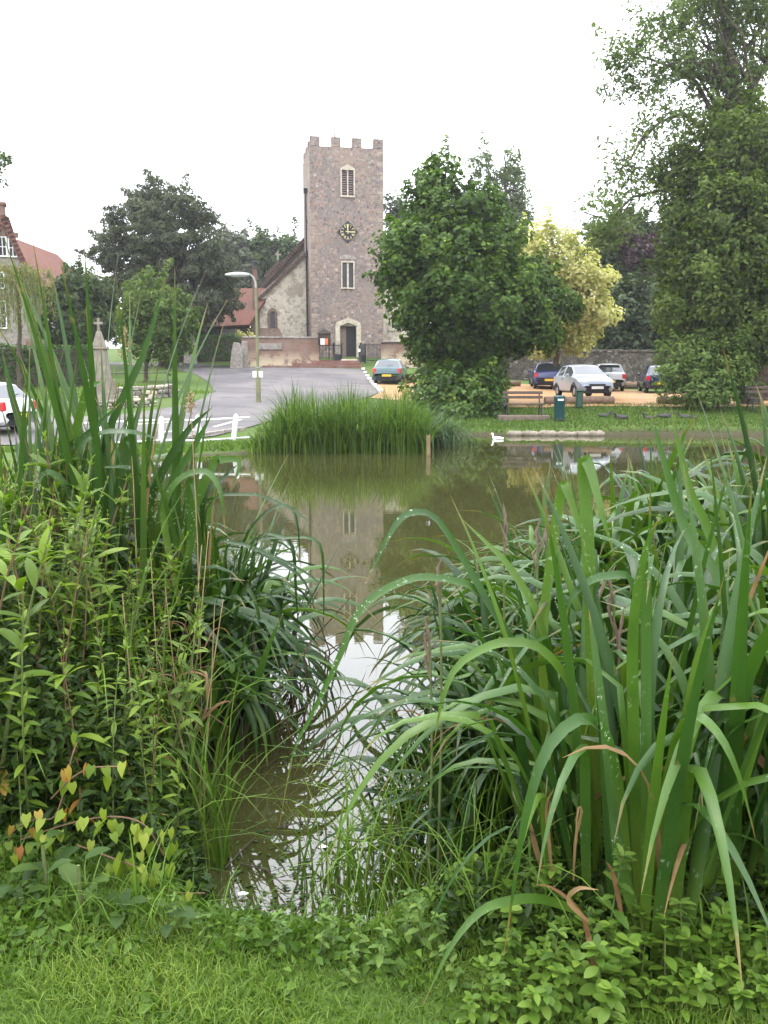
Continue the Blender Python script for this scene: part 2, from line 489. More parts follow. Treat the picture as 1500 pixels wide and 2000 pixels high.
M['slate'] = simple('dark_slate', (0.08, 0.065, 0.055), 0.7, 0.2, scale=3)
M['plaster'] = simple('grey_plaster', (0.23, 0.215, 0.2), 0.85, 0.2)
# vegetation
M['maple'] = foliage('sycamore_leaves', (0.034, 0.064, 0.013), (0.075, 0.13, 0.022), (0.20, 0.27, 0.05), 0.4)
M['golden'] = foliage('golden_leaves', (0.32, 0.33, 0.10), (0.55, 0.52, 0.24), (0.74, 0.71, 0.43), 0.4)
M['ash'] = foliage('ash_leaves', (0.045, 0.07, 0.022), (0.08, 0.12, 0.03), (0.15, 0.19, 0.055), 0.36)
M['ash_far'] = foliage('pale_ash_leaves', (0.075, 0.105, 0.045), (0.115, 0.15, 0.062), (0.17, 0.21, 0.09), 0.45)
M['lime'] = foliage('weeping_leaves', (0.055, 0.08, 0.02), (0.105, 0.145, 0.032), (0.19, 0.23, 0.06), 0.4)
M['yew'] = foliage('yew_needles', (0.055, 0.066, 0.042), (0.092, 0.104, 0.062), (0.14, 0.147, 0.085), 0.28)  # needle tones lightened to imitate veiling glare over distant foliage
M['yew_dark'] = foliage('dark_evergreen', (0.03, 0.045, 0.022), (0.055, 0.077, 0.034), (0.095, 0.12, 0.048), 0.22)
M['deep_green'] = foliage('deep_green_leaves', (0.042, 0.064, 0.026), (0.075, 0.105, 0.038), (0.12, 0.155, 0.052), 0.32)
M['mid_green'] = foliage('mid_green_leaves', (0.07, 0.11, 0.03), (0.12, 0.17, 0.045), (0.19, 0.245, 0.07), 0.36)
M['purple'] = foliage('purple_leaves', (0.025, 0.014, 0.016), (0.05, 0.025, 0.028), (0.09, 0.05, 0.05), 0.2, tc=(1.3, 0.8, 0.7))
M['willow'] = foliage('willow_leaves', (0.10, 0.105, 0.03), (0.19, 0.19, 0.055), (0.28, 0.27, 0.10), 0.35)
M['hedge'] = foliage('hedge_leaves', (0.02, 0.045, 0.014), (0.042, 0.085, 0.02), (0.085, 0.14, 0.03), 0.25)
M['shrub'] = foliage('laurel_leaves', (0.03, 0.06, 0.014), (0.065, 0.115, 0.02), (0.17, 0.21, 0.04), 0.25, rough=0.35)
M['lawn'] = foliage('lawn_grass', (0.055, 0.10, 0.014), (0.11, 0.18, 0.026), (0.25, 0.30, 0.075), 0.38, rough=0.5, spec=0.25)
M['lawn_far'] = foliage('far_lawn_grass', (0.042, 0.075, 0.011), (0.07, 0.115, 0.017), (0.11, 0.155, 0.028), 0.3, rough=0.6, spec=0.2)
M['sward'] = foliage('bank_grass', (0.045, 0.085, 0.014), (0.085, 0.15, 0.024), (0.16, 0.235, 0.045), 0.35, rough=0.4)
M['reedbed'] = foliage('reedbed_blades', (0.03, 0.06, 0.013), (0.08, 0.14, 0.02), (0.21, 0.28, 0.045), 0.3, rough=0.4)
M['reed_dark'] = foliage('dark_sedge_blades', (0.02, 0.042, 0.014), (0.04, 0.08, 0.025), (0.10, 0.14, 0.05), 0.25, rough=0.35)
M['iris'] = blade_mat('iris_blade', (0.020, 0.056, 0.013), (0.036, 0.086, 0.018), (0.062, 0.125, 0.024), (0.12, 0.17, 0.03), rough=0.36, spots=0.8)
M['iris_fresh'] = blade_mat('fresh_iris_blade', (0.042, 0.092, 0.014), (0.066, 0.128, 0.019), (0.10, 0.165, 0.028), (0.16, 0.20, 0.04), spots=0.5)
M['iris_dark'] = blade_mat('dark_iris_blade', (0.013, 0.036, 0.011), (0.024, 0.058, 0.015), (0.046, 0.092, 0.02), (0.04, 0.065, 0.015), spots=0.4)
M['tall_reed'] = blade_mat('tall_reed_blade', (0.026, 0.062, 0.018), (0.042, 0.088, 0.022), (0.075, 0.125, 0.028), (0.08, 0.12, 0.03))
M['dead'] = blade_mat('dead_blade', (0.13, 0.06, 0.024), (0.19, 0.11, 0.05), (0.32, 0.235, 0.13), (0.16, 0.08, 0.035), rough=0.7, spec=0.2)
M['straw'] = simple('dry_stalk', (0.27, 0.20, 0.10), 0.8, 0.2, var=0.3, scale=12)
M['loose'] = foliage('loosestrife_leaf', (0.058, 0.10, 0.012), (0.105, 0.165, 0.020), (0.185, 0.25, 0.034), 0.38, rough=0.42, src='rand')
M['loose_tip'] = foliage('young_loosestrife_leaf', (0.12, 0.20, 0.025), (0.17, 0.25, 0.035), (0.22, 0.29, 0.05), 0.4, rough=0.42, src='rand')
M['mint'] = foliage('mint_leaf', (0.055, 0.10, 0.016), (0.092, 0.155, 0.024), (0.155, 0.225, 0.042), 0.32, rough=0.45, src='rand')
M['mint_cloud'] = foliage('lawn_weed_leaves', (0.055, 0.10, 0.016), (0.092, 0.155, 0.024), (0.155, 0.225, 0.042), 0.32)
M['nettle'] = foliage('nettle_leaf', (0.05, 0.095, 0.022), (0.08, 0.135, 0.028), (0.12, 0.175, 0.042), 0.28, rough=0.5, src='rand')
M['burdock'] = foliage('burdock_leaf', (0.024, 0.046, 0.013), (0.036, 0.066, 0.018), (0.058, 0.092, 0.024), 0.2, rough=0.6, src='rand')
M['bind'] = foliage('bindweed_leaf', (0.10, 0.15, 0.018), (0.17, 0.23, 0.026), (0.26, 0.29, 0.045), 0.4, rough=0.45, src='rand')
M['autumn'] = foliage('orange_leaf', (0.26, 0.10, 0.025), (0.30, 0.17, 0.03), (0.32, 0.25, 0.045), 0.35, src='rand', tc=(1.2, 0.9, 0.4))
M['stem'] = simple('green_stem', (0.10, 0.125, 0.04), 0.6, 0.3, var=0.3, scale=20)
M['stem_red'] = simple('reddish_stem', (0.13, 0.075, 0.04), 0.6, 0.3, var=0.3, scale=20)
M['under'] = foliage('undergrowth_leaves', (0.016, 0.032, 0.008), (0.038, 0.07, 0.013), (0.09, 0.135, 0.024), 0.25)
# ------------------------------------------------------------------ terrain, pond, road, car park
POND = [(-0.62, 3.0), (-0.48, 2.80), (-0.2, 2.74), (0.08, 2.78), (0.27, 2.88), (0.42, 3.2), (0.56, 3.8), (0.72, 4.5), (1.0, 5.4), (1.6, 6.6), (3, 8.5),
        (6, 12), (10, 17), (14, 22), (17.5, 26.5), (15, 28.0), (12.6, 28.3), (8, 28.3), (5, 28.1), (2.6, 28.4), (1.7, 27.2), (1.25, 24), (0.7, 22.2), (-0.2, 21.8),
        (-2, 21.7), (-3.2, 21.7), (-4.0, 21.3), (-5.2, 20.3), (-6.2, 17.5), (-5.6, 13), (-4, 9.5), (-2.5, 7.2), (-1.5, 5.6), (-1.02, 4.5), (-0.82, 3.7)]
_c = [(0, 0, .27), (-3, 1, .30), (3, 1, .3), (0, 2.6, .25), (-2.5, 4, .32), (-5, 8, .35), (-9, 14, .35), (2.5, 4, .3), (5, 8, .35), (9, 14, .35), (15, 20, .35),
      (0, -8, .3), (-20, 2, .5), (20, 2, .5), (-12, 24, .4), (24, 26, .4), (24, 36, .9), (26, 50, 1.4)]
for px, py, Y in [(1100, 836, 28.6), (900, 838, 28.8), (1500, 836, 28.6), (1020, 813, 32), (1300, 812, 31), (1480, 806, 33), (1080, 791, 34.5), (1450, 791, 35),
                  (1130, 782, 38), (1060, 758, 48), (1190, 765, 47), (1280, 768, 46), (1200, 749, 56), (763, 750, 50), (840, 781, 40), (505, 787, 34),
                  (400, 852, 24.5), (320, 868, 23.5), (470, 716, 60), (690, 716, 60), (680, 697, 66), (415, 766, 39), (200, 790, 33), (283, 746, 46),
                  (340, 709, 64), (60, 757, 42), (660, 815, 29), (1480, 745, 58)]:
    v = P(px, py, Y); _c.append((v.x, v.y, v.z))
_c += [(-90, 60, 3), (90, 60, 2.5), (0, 120, 5.5), (-70, 140, 6), (70, 140, 4.5), (0, 300, 7), (-300, 300, 7), (300, 300, 7), (-300, 0, 3), (300, 0, 3), (0, -100, 1), (0, 700, 8), (-600, 700, 8), (600, 700, 8)]
_c = np.array(_c)
def _phi(r): return np.where(r > 1e-9, r * r * np.log(np.maximum(r, 1e-9)), 0.0)
_n = len(_c)
_K = _phi(np.hypot(_c[:, None, 0] - _c[None, :, 0], _c[:, None, 1] - _c[None, :, 1])) + np.eye(_n) * 3.0
_Pm = np.c_[np.ones(_n), _c[:, :2]]
_A = np.block([[_K, _Pm], [_Pm.T, np.zeros((3, 3))]])
_w = np.linalg.solve(_A, np.r_[_c[:, 2], 0, 0, 0])
def land(x, y):
    x = np.asarray(x, float); y = np.asarray(y, float)
    r = np.hypot(x[..., None] - _c[:, 0], y[..., None] - _c[:, 1])
    return _phi(r) @ _w[:_n] + _w[_n] + _w[_n + 1] * x + _w[_n + 2] * y
def pond_sd(x, y):
    """signed distance to the pond's edge, positive on land"""
    x = np.asarray(x, float); y = np.asarray(y, float)
    best = np.full(x.shape, 1e9); inside = np.zeros(x.shape, bool)
    n = len(POND)
    for i in range(n):
        ax, ay = POND[i]; bx, by = POND[(i + 1) % n]
        dx, dy = bx - ax, by - ay
        tt = np.clip(((x - ax) * dx + (y - ay) * dy) / (dx * dx + dy * dy), 0, 1)
        best = np.minimum(best, np.hypot(x - ax - tt * dx, y - ay - tt * dy))
        cond = ((ay > y) != (by > y))
        with np.errstate(divide='ignore', invalid='ignore'):
            xi = ax + (y - ay) * dx / (dy if dy else 1e-9)
        inside ^= cond & (x < xi)
    return np.where(inside, -best, best)
def ss(a, b, v):
    t_ = np.clip((v - a) / (b - a), 0, 1); return t_ * t_ * (3 - 2 * t_)
def H(x, y):
    x = np.asarray(x, float); y = np.asarray(y, float)
    l = land(x, y)
    far = (np.abs(x) > 30) | (y > 45) | (y < -2)
    sd = np.where(far, 50.0, pond_sd(x, y))
    w = np.where(y < 9, 0.42, 0.45)
    out = -0.02 + (l + 0.02) * ss(0, 1, np.clip(sd / w, 0, 1) ** 0.8)
    inn = -0.02 - 0.55 * ss(0, 1.3, -sd)
    bumpy = 0.012 * np.sin(x * 3.1 + 1.3 * np.sin(y * 2.3)) * np.cos(y * 2.7 + x) * np.where(y < 9, 1, 0)
    return np.where(sd > 0, out, inn) + bumpy
def h(x, y): return float(H(np.array([x]), np.array([y]))[0])
def G(px, py, off=0.0):
    """point where the ray through photo pixel (px, py) meets the ground"""
    d = ray(px, py); k = 1.5
    Ys = np.concatenate([np.arange(1.5, 12, .02), np.arange(12, 130, .05)])
    X = d.x * Ys / d.y; Z = ZC + d.z * Ys / d.y
    hh = H(X, Ys)
    i = np.argmax(Z <= hh) if (Z <= hh).any() else len(Ys) - 1
    return Vector((X[i], Ys[i], hh[i] + off))

def axis(parts):
    out = []
    for a, b, s in parts: out += list(np.arange(a, b - 1e-6, s))
    return np.array(out + [parts[-1][1]])
def grow(a, b, s0, g=1.3):
    out = [a]
    while abs(out[-1] - a) < abs(b - a):
        out.append(out[-1] + math.copysign(s0, b - a)); s0 *= g
    return out[1:]
ys = axis([(-6, 1.5, .6), (1.5, 8, .07), (8, 20, .35), (20, 30, .16), (30, 70, .8)]); ys = np.r_[ys, grow(70, 900, 2)]
xs = axis([(-14, -5, .5), (-5, -1.6, .2), (-1.6, 1.8, .07), (1.8, 5, .2), (5, 20, .4)])
xs = np.r_[grow(-14, -700, 1)[::-1], xs, grow(20, 700, 1)]
GX, GY = np.meshgrid(xs, ys)
GZ = H(GX, GY)
sdg = np.where((np.abs(GX) > 30) | (GY > 45) | (GY < -2), 50, pond_sd(GX, GY))
nx, ny = len(xs), len(ys)
idx = np.arange(nx * ny).reshape(ny, nx)
F = np.stack([idx[:-1, :-1], idx[:-1, 1:], idx[1:, 1:], idx[1:, :-1]], -1).reshape(-1, 4)
rs = np.random.RandomState(1)
soil_t = np.clip(1 - ss(0.05, 0.34, sdg + 0.06 * np.sin(GX * 9) * np.cos(GY * 8)), 0, 1)
soil_t = np.maximum(soil_t, 0.9 * ss(0, .3, -GX - 0.7) * ss(2.75, 3.1, GY) * (GY < 9))
soil_t = np.maximum(soil_t, 0.9 * ss(0, .3, GX - 0.3) * ss(2.5, 2.8, GY) * (GY < 9))
soil_t = np.where((GY > 20) & (GY < 30), np.clip(1 - ss(0.12, 0.3, sdg), 0, 1), soil_t)
struct('ground', mesh_from('ground', np.stack([GX, GY, GZ], -1).reshape(-1, 3), F, soil_t.ravel(), smooth=True), M['ground'])
# water sheet, slightly larger than the pond's outline so that the banks cut it
wx = axis([(-9, 20, 0.5)]); wy = axis([(2.3, 30, 0.5)])
WX, WY = np.meshgrid(wx, wy)
idw = np.arange(WX.size).reshape(WX.shape)
wf = np.stack([idw[:-1, :-1], idw[:-1, 1:], idw[1:, 1:], idw[1:, :-1]], -1).reshape(-1, 4)
cx = (WX[:-1, :-1] + WX[1:, 1:]) / 2; cyy = (WY[:-1, :-1] + WY[1:, 1:]) / 2
keep = (pond_sd(cx, cyy) < 0.7).ravel()
struct('pond_water', mesh_from('pond_water', np.stack([WX, WY, WX * 0], -1).reshape(-1, 3), wf[keep], smooth=True), M['water'])

def drape(name, poly, off, mat, cell=0.7):
    bm = bmesh.new()
    bm.faces.new([bm.verts.new((p[0], p[1], 0)) for p in poly])
    xs_ = [p[0] for p in poly]; ys_ = [p[1] for p in poly]
    for ax, lo, hi in ((0, min(xs_), max(xs_)), (1, min(ys_), max(ys_))):
        v = math.floor(lo / cell) * cell + cell
        while v < hi:
            co = (v, 0, 0) if ax == 0 else (0, v, 0); no = (1, 0, 0) if ax == 0 else (0, 1, 0)
            bmesh.ops.bisect_plane(bm, geom=list(bm.verts) + list(bm.edges) + list(bm.faces), plane_co=co, plane_no=no, dist=1e-4)
            v += cell
    bmesh.ops.triangulate(bm, faces=[f for f in bm.faces if len(f.verts) > 4])
    vs = list(bm.verts)
    z = H(np.array([v.co.x for v in vs]), np.array([v.co.y for v in vs]))
    for v, zz in zip(vs, z): v.co.z = zz + off
    bmesh.ops.recalc_face_normals(bm, faces=bm.faces)
    if sum(f.normal.z for f in bm.faces) < 0: bmesh.ops.reverse_faces(bm, faces=bm.faces)
    me = bpy.data.meshes.new(name); bm.to_mesh(me); bm.free()
    return me
def gpoly(pts): return [(lambda g: (g.x, g.y))(G(px, py)) for px, py in pts]
rd = gpoly([(-260, 872), (300, 866), (420, 853), (480, 838), (560, 815), (640, 795), (720, 776), (745, 766), (726, 738), (708, 722), (640, 719.5), (560, 719), (480, 718.5),
            (400, 712.5), (330, 709.5), (250, 709), (200, 708.5), (180, 712), (270, 714), (330, 717), (385, 733), (410, 749), (416, 762), (404, 776), (370, 790), (310, 801), (240, 811), (140, 816), (-260, 822)])
struct('road', drape('road', rd, 0.03, M['asphalt'], 0.9), M['asphalt'])
cp = gpoly([(722, 778), (745, 766), (736, 752), (742, 745), (800, 741), (860, 742), (965, 748), (1030, 752), (1180, 758), (1260, 765), (1350, 768), (1600, 770), (1700, 775), (1700, 798), (1500, 795), (1300, 796), (1060, 797.5), (960, 797), (860, 790), (790, 785)])
struct('car_park', drape('car_park', cp, 0.035, M['gravel'], 0.9), M['gravel'])
# painted lines and the white kerb beside the road
def strip(name, a, b, w, off, mat):
    a, b = G(*a), G(*b); d = (b - a); d.z = 0; n = Vector((-d.y, d.x, 0)).normalized() * w / 2
    struct(name, drape(name, [(a + n)[:2], (b + n)[:2], (b - n)[:2], (a - n)[:2]], off, mat, 0.9), mat)
strip('road_line', (255, 831), (350, 826), 0.12, 0.036, M['white_line'])
strip('road_line', (310, 847), (400, 840), 0.12, 0.036, M['white_line'])
strip('road_line', (418, 836), (470, 822), 0.12, 0.036, M['white_line'])
kb = MB()
a_, b_ = G(707, 719), G(746, 768)
for i in range(8):
    p0, p1 = a_.lerp(b_, i / 8), a_.lerp(b_, (i + .96) / 8)
    c = (p0 + p1) / 2; c.z = h(c.x, c.y) + 0.05
    kb.box(c, ((p1 - p0).length, 0.16, 0.16), math.atan2(p1.y - p0.y, p1.x - p0.x))
struct('kerb', kb.mesh('kerb', bevel=0.015), M['white_line'])
kb = MB()
a_, b_ = G(295, 868.5), G(478, 840)
for i in range(12):
    p0, p1 = a_.lerp(b_, i / 12), a_.lerp(b_, (i + .97) / 12)
    c = (p0 + p1) / 2; c.z = h(c.x, c.y) + 0.03
    kb.box(c, ((p1 - p0).length, 0.14, 0.14), math.atan2(p1.y - p0.y, p1.x - p0.x))
struct('kerb', kb.mesh('kerb', bevel=0.015), M['grey_stone'])

# ------------------------------------------------------------------ church
def roof_slab(name, p0, p1, p2, p3, th, mat, parent):
    """p0-p1 along the eaves, p3-p2 along the ridge; a slab of thickness th with UVs in metres"""
    p = [Vector(q) for q in (p0, p1, p2, p3)]
    n = (p[1] - p[0]).cross(p[3] - p[0]).normalized()
    if n.z < 0: n = -n
    u = (p[1] - p[0]).normalized(); w = n.cross(u)
    top = p; bot = [q - n * th for q in p]
    V = []; uv = []; Fq = []
    for quad in (top, bot[::-1], [top[0], top[1], bot[1], bot[0]], [top[1], top[2], bot[2], bot[1]], [top[2], top[3], bot[3], bot[2]], [top[3], top[0], bot[0], bot[3]]):
        k = len(V)
        for q in quad: V.append(q); uv.append(((q - p[0]).dot(u), (q - p[0]).dot(w)))
        Fq.append((k, k + 1, k + 2, k + 3))
    me = mesh_from(name, np.array([tuple(v) for v in V]), Fq, uv=uv)
    bm = bmesh.new(); bm.from_mesh(me); bmesh.ops.recalc_face_normals(bm, faces=bm.faces); bm.to_mesh(me); bm.free()
    return link(name, me, mat, parent)

CH_Y, CH_R = 66.0, math.radians(10.3)
_b = P(680, 697, CH_Y)
church = thing('church', 'old flint church with a battlemented clock tower beyond the pond', 'church', _b, CH_R)
_ex = Vector((math.cos(CH_R), math.sin(CH_R), 0)); _ey = Vector((-math.sin(CH_R), math.cos(CH_R), 0))
def CL(px, py, y=0.0):
    """photo pixel to church coordinates (x, z) on the plane local y"""
    d = ray(px, py); o = Vector((0, 0, ZC))
    pl = _b + _ey * y
    k = (pl - o).dot(_ey) / d.dot(_ey)
    q = o + d * k - _b
    return q.dot(_ex), q.z
xL, _ = CL(606, 400); xR, _ = CL(748.5, 400)
_, zTop = CL(676, 270); _, zCr = CL(676, 287.5)
TD = 5.6
def wall_with_holes(mb, x0, x1, z0, z1, holes, y0=0.0, depth=0.35):
    """front sheet of a wall at y0 with rectangular openings and their reveals"""
    xs_ = sorted({x0, x1, *[a for hl in holes for a in (hl[0], hl[2])]})
    zs_ = sorted({z0, z1, *[a for hl in holes for a in (hl[1], hl[3])]})
    for i in range(len(xs_) - 1):
        for j in range(len(zs_) - 1):
            cx_, cz_ = (xs_[i] + xs_[i + 1]) / 2, (zs_[j] + zs_[j + 1]) / 2
            if any(a < cx_ < c and b < cz_ < d for a, b, c, d in holes): continue
            mb.add([(xs_[i], y0, zs_[j]), (xs_[i + 1], y0, zs_[j]), (xs_[i + 1], y0, zs_[j + 1]), (xs_[i], y0, zs_[j + 1])], [(0, 1, 2, 3)])
    for a, b, c, d in holes:
        for q in ([(a, b), (a, d)], [(c, d), (c, b)], [(a, d), (c, d)], [(c, b), (a, b)]):
            (u0, v0), (u1, v1) = q
            mb.add([(u0, y0, v0), (u1, y0, v1), (u1, y0 + depth, v1), (u0, y0 + depth, v0)], [(0, 1, 2, 3)])
def rect(p0, p1, y=0.0):
    a = CL(*p0, y); b = CL(*p1, y); return (a[0], b[1], b[0], a[1])
r_bel = rect((667.5, 332), (690.5, 383)); r_win = rect((668.5, 513), (690, 562)); r_door = rect((664, 637), (696, 697))
r_door = (r_door[0], 0.0, r_door[2], r_door[3])
tw = MB()
wall_with_holes(tw, xL, xR, -1.2, zCr, [r_bel, r_win, r_door])
tw.add([(xL, 0, -1.2), (xL, TD, -1.2), (xL, TD, zCr), (xL, 0, zCr)], [(0, 1, 2, 3)])
tw.add([(xR, 0, -1.2), (xR, TD, -1.2), (xR, TD, zCr), (xR, 0, zCr)], [(3, 2, 1, 0)])
tw.add([(xL, TD, -1.2), (xR, TD, -1.2), (xR, TD, zCr), (xL, TD, zCr)], [(3, 2, 1, 0)])
tw.add([(xL, 0, zCr - .5), (xR, 0, zCr - .5), (xR, TD, zCr - .5), (xL, TD, zCr - .5)], [(0, 1, 2, 3)])
tower = tw.build('tower_wall', M['flint'], church)
# battlements
mer = [(606, 624.5), (647.5, 665.5), (688, 706.5), (729.5, 748.5)]
for a, c in mer:
    x0, x1 = CL(a, 280)[0], CL(c, 280)[0]
    MB().box(((x0 + x1) / 2, 0.24, (zCr + zTop) / 2), (x1 - x0, 0.48, zTop - zCr), 0).build('merlon', M['flint'], church, bevel=0.03, jitter=0.02, seed=int(a))
    MB().box(((x0 + x1) / 2, 0.24, zTop + .025), (x1 - x0 + .03, 0.5, 0.05)).build('merlon_coping', M['flint'], church, bevel=0.015)
for yy in (1.55, 3.2, 4.9):
    for xx in (xL + .24, xR - .24):
        MB().box((xx, yy, (zCr + zTop) / 2), (0.48, .75, zTop - zCr)).build('merlon', M['flint'], church, bevel=0.03)
for xx in (xL + .5, -0.75, .75, xR - .5):
    MB().box((xx, TD - .24, (zCr + zTop) / 2), (.75, .48, zTop - zCr)).build('merlon', M['flint'], church, bevel=0.03)
# flagstaff
_fx = CL(663, 270)[0]; _fz = CL(663, 243)[1]
fm = MB(); fm.tube([(_fx, 2.6, zCr - .5), (_fx, 2.6, zTop + .4), (_fx, 2.6, _fz + .5)], [.09, .08, .055], 6)
fm.build('flagstaff', M['grey_stone'], church)
# quoins
rq = random.Random(5)
z = -0.2; k = 0
while z < zCr - .4:
    hh_ = rq.uniform(0.26, 0.40); w = 0.50 if k % 2 else 0.28
    q = MB().box((xL + w / 2 - .012, .15, z + hh_ / 2), (w, 0.34, hh_ - .02))
    o = q.build('quoin', M['quoin_stone'] if rq.random() < .8 and z < 10.5 else M['flint'], church, bevel=0.02)
    if z > 1.5 or True:
        w2 = 0.28 if k % 2 else 0.5
        MB().box((xR - w2 / 2 + .012, .15, z + hh_ / 2), (w2, 0.34, hh_ - .02)).build('quoin', M['quoin_stone'] if rq.random() < .5 else M['flint'], church, bevel=0.02)
    z += hh_; k += 1
# stone frames round the openings
def frame(name, r, w, y, d, mat, parent, sill=True):
    a, b, c, e = r
    f = MB()
    f.box((a - w / 2, y, (b + e) / 2), (w, d, e - b)); f.box((c + w / 2, y, (b + e) / 2), (w, d, e - b))
    f.box(((a + c) / 2, y, e + w / 2), (c - a + 2 * w, d, w))
    if sill: f.box(((a + c) / 2, y, b - w / 2), (c - a + 2.3 * w, d + .05, w))
    return f.build(name, mat, parent, bevel=0.012)
bw = frame('belfry_window', r_bel, .11, 0.0, .16, M['pale_stone'], church)
gm = MB(); a, b, c, e = r_bel
gm.prism([(a - .11, e + .112), (c + .11, e + .112), ((a + c) / 2, e + .40)], -.08, .05); gm.build('gable_head', M['pale_stone'], bw, bevel=.01)
MB().box(((a + c) / 2, 0.05, (b + e) / 2), (.10, .14, e - b - .01)).build('mullion', M['pale_stone'], bw)
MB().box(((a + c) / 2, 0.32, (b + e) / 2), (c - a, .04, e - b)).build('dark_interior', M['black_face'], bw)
nl = 11
sl = MB().box((0, 0, 0), ((c - a - .13) / 2 - .02, .025, .17), rx=math.radians(-42)).mesh('louvre_slat')
for s_ in (-1, 1):
    for i in range(nl):
        link('louvre_slat', sl, M['louvre'], bw, ((a + c) / 2 + s_ * ((c - a) / 4 + .033), .13, b + (i + .5) * (e - b) / nl))
lw = frame('tower_window', r_win, .10, 0.0, .14, M['pale_stone'], church)
a, b, c, e = r_win
MB().box(((a + c) / 2, 0.05, (b + e) / 2), (.13, .14, e - b - .01)).build('mullion', M['pale_stone'], lw)
for s_ in (-1, 1):
    MB().box(((a + c) / 2 + s_ * (c - a + .13) / 4, .2, (b + e) / 2), ((c - a - .13) / 2, .03, e - b)).build('pane', M['dark_glass'], lw)
MB().prism([(a - .3, e + .26), (c + .3, e + .26), (c + .1, e + .5), ((a + c) / 2, e + .6), (a - .1, e + .5)], -.03, .02).build('relieving_arch', M['grey_stone'], lw)
# west door
a, b, c, e = r_door
ds = MB(); apex = CL(680, 632)[1]; w = .36
ds.box((a - w / 2, -.01, e / 2 - .1), (w, .2, e + .2)); ds.box((c + w / 2, -.01, e / 2 - .1), (w, .2, e + .2))
m_ = (a + c) / 2
ds.prism([(a - w, e), (a, e), (m_, apex + .05), (c, e), (c + w, e), (c + w * .7, e + .28), (m_, apex + .42), (a - w * .7, e + .28)], -.11, .09)
dso = ds.build('door_surround', M['pale_stone'], church, bevel=.02)
MB().add([(a, 1.1, 0), (c, 1.1, 0), (c, 1.1, e + .3), (a, 1.1, e + .3)], [(0, 1, 2, 3)]).build('door_recess', M['black_face'], dso)  # black sheet paints the darkness inside the doorway
MB().prism([(a, e), (c, e), (m_, apex + .05)], .30, .34).build('arch_head', M['dark_wood'], dso)
dl = MB()
for i in range(5): dl.box((a + .08 + i * .125, .34, e / 2 + .02), (.118, .06, e - .04))
dlo = dl.build('door', M['door_wood'], church); MB().box((a + .58, .29, 1.05), (.04, .04, .16)).build('handle', M['black_iron'], dlo)
MB().box((c - .36, .33, e / 2), (.72, .05, e)).build('door', M['black_face'], church)  # black panel paints the shaded interior beside the pale leaf
# clock
cx_, cz_ = CL(679, 453); hd = abs(CL(699.5, 453)[0] - cx_)
ck = MB(); ck.prism([(cx_ - hd, cz_), (cx_, cz_ - hd), (cx_ + hd, cz_), (cx_, cz_ + hd)], -.10, .0)
clock = ck.build('clock', M['black_face'], church, bevel=.012)
fr = MB()
for i in range(4):
    p = [(cx_ - hd, cz_), (cx_, cz_ - hd), (cx_ + hd, cz_), (cx_, cz_ + hd)]
    q0, q1 = p[i], p[(i + 1) % 4]; i0 = (cx_ + (q0[0] - cx_) * .93, cz_ + (q0[1] - cz_) * .93); i1 = (cx_ + (q1[0] - cx_) * .93, cz_ + (q1[1] - cz_) * .93)
    fr.prism([q0, q1, i1, i0], -.125, -.098)
fr.build('clock_rim', M['black_iron'], clock)
R1 = hd * .66
NUM = ['XII', 'I', 'II', 'III', 'IIII', 'V', 'VI', 'VII', 'VIII', 'IX', 'X', 'XI']
def numeral(txt, ang):
    W = {'I': .5, 'V': 1.0, 'X': 1.0}
    tot = sum(W[ch] for ch in txt); u = .066; Hn = .19; x = -tot * u / 2
    mb = MB()
    def stroke(x0, z0, x1, z1, wd=.025):
        pts = []
        d = Vector((x1 - x0, z1 - z0)).normalized(); n = Vector((-d.y, d.x)) * wd / 2
        for px_, pz_, s_ in ((x0, z0, 1), (x1, z1, 1), (x1, z1, -1), (x0, z0, -1)):
            lx, lz = px_ + n.x * s_, pz_ + n.y * s_
            rx_ = lx * math.cos(-ang) - (lz + R1 * .84) * math.sin(-ang); rz_ = lx * math.sin(-ang) + (lz + R1 * .84) * math.cos(-ang)
            pts.append((cx_ + rx_, cz_ + rz_))
        mb.prism(pts, -.118, -.1015)
    for ch in txt:
        wch = W[ch] * u
        if ch == 'I': stroke(x + wch / 2, -Hn / 2, x + wch / 2, Hn / 2)
        if ch == 'V': stroke(x + .01, Hn / 2, x + wch / 2, -Hn / 2); stroke(x + wch - .01, Hn / 2, x + wch / 2, -Hn / 2, .02)
        if ch == 'X': stroke(x + .01, Hn / 2, x + wch - .01, -Hn / 2); stroke(x + wch - .01, Hn / 2, x + .01, -Hn / 2, .02)
        x += wch
    return mb.build('numeral', M['gold'], clock)
for i, tx in enumerate(NUM): numeral(tx, i * math.pi / 6)
for rr in (R1 * 1.06,):
    rg = MB(); n = 40
    for i in range(n):
        t0, t1 = 2 * math.pi * i / n, 2 * math.pi * (i + 1) / n
        rg.prism([(cx_ + rr * math.cos(t0), cz_ + rr * math.sin(t0)), (cx_ + rr * math.cos(t1), cz_ + rr * math.sin(t1)),
                  (cx_ + (rr - .022) * math.cos(t1), cz_ + (rr - .022) * math.sin(t1)), (cx_ + (rr - .022) * math.cos(t0), cz_ + (rr - .022) * math.sin(t0))], -.115, -.101)
    rg.build('minute_ring', M['gold'], clock)
def hand(name, ang, ln, w0, w1, y):
    c_, s_ = math.cos(ang), math.sin(ang)
    pts = [(-w0, -.16), (w0, -.16), (w1, ln * .78), (w1 * 1.5, ln * .8), (0, ln), (-w1 * 1.5, ln * .8), (-w1, ln * .78)]
    MB().prism([(cx_ + x_ * c_ + z_ * s_, cz_ - x_ * s_ + z_ * c_) for x_, z_ in pts], y - .01, y + .008).build(name, M['gold'], clock)
hand('minute_hand', math.radians(-4), R1 * 1.02, .028, .05, -.145)
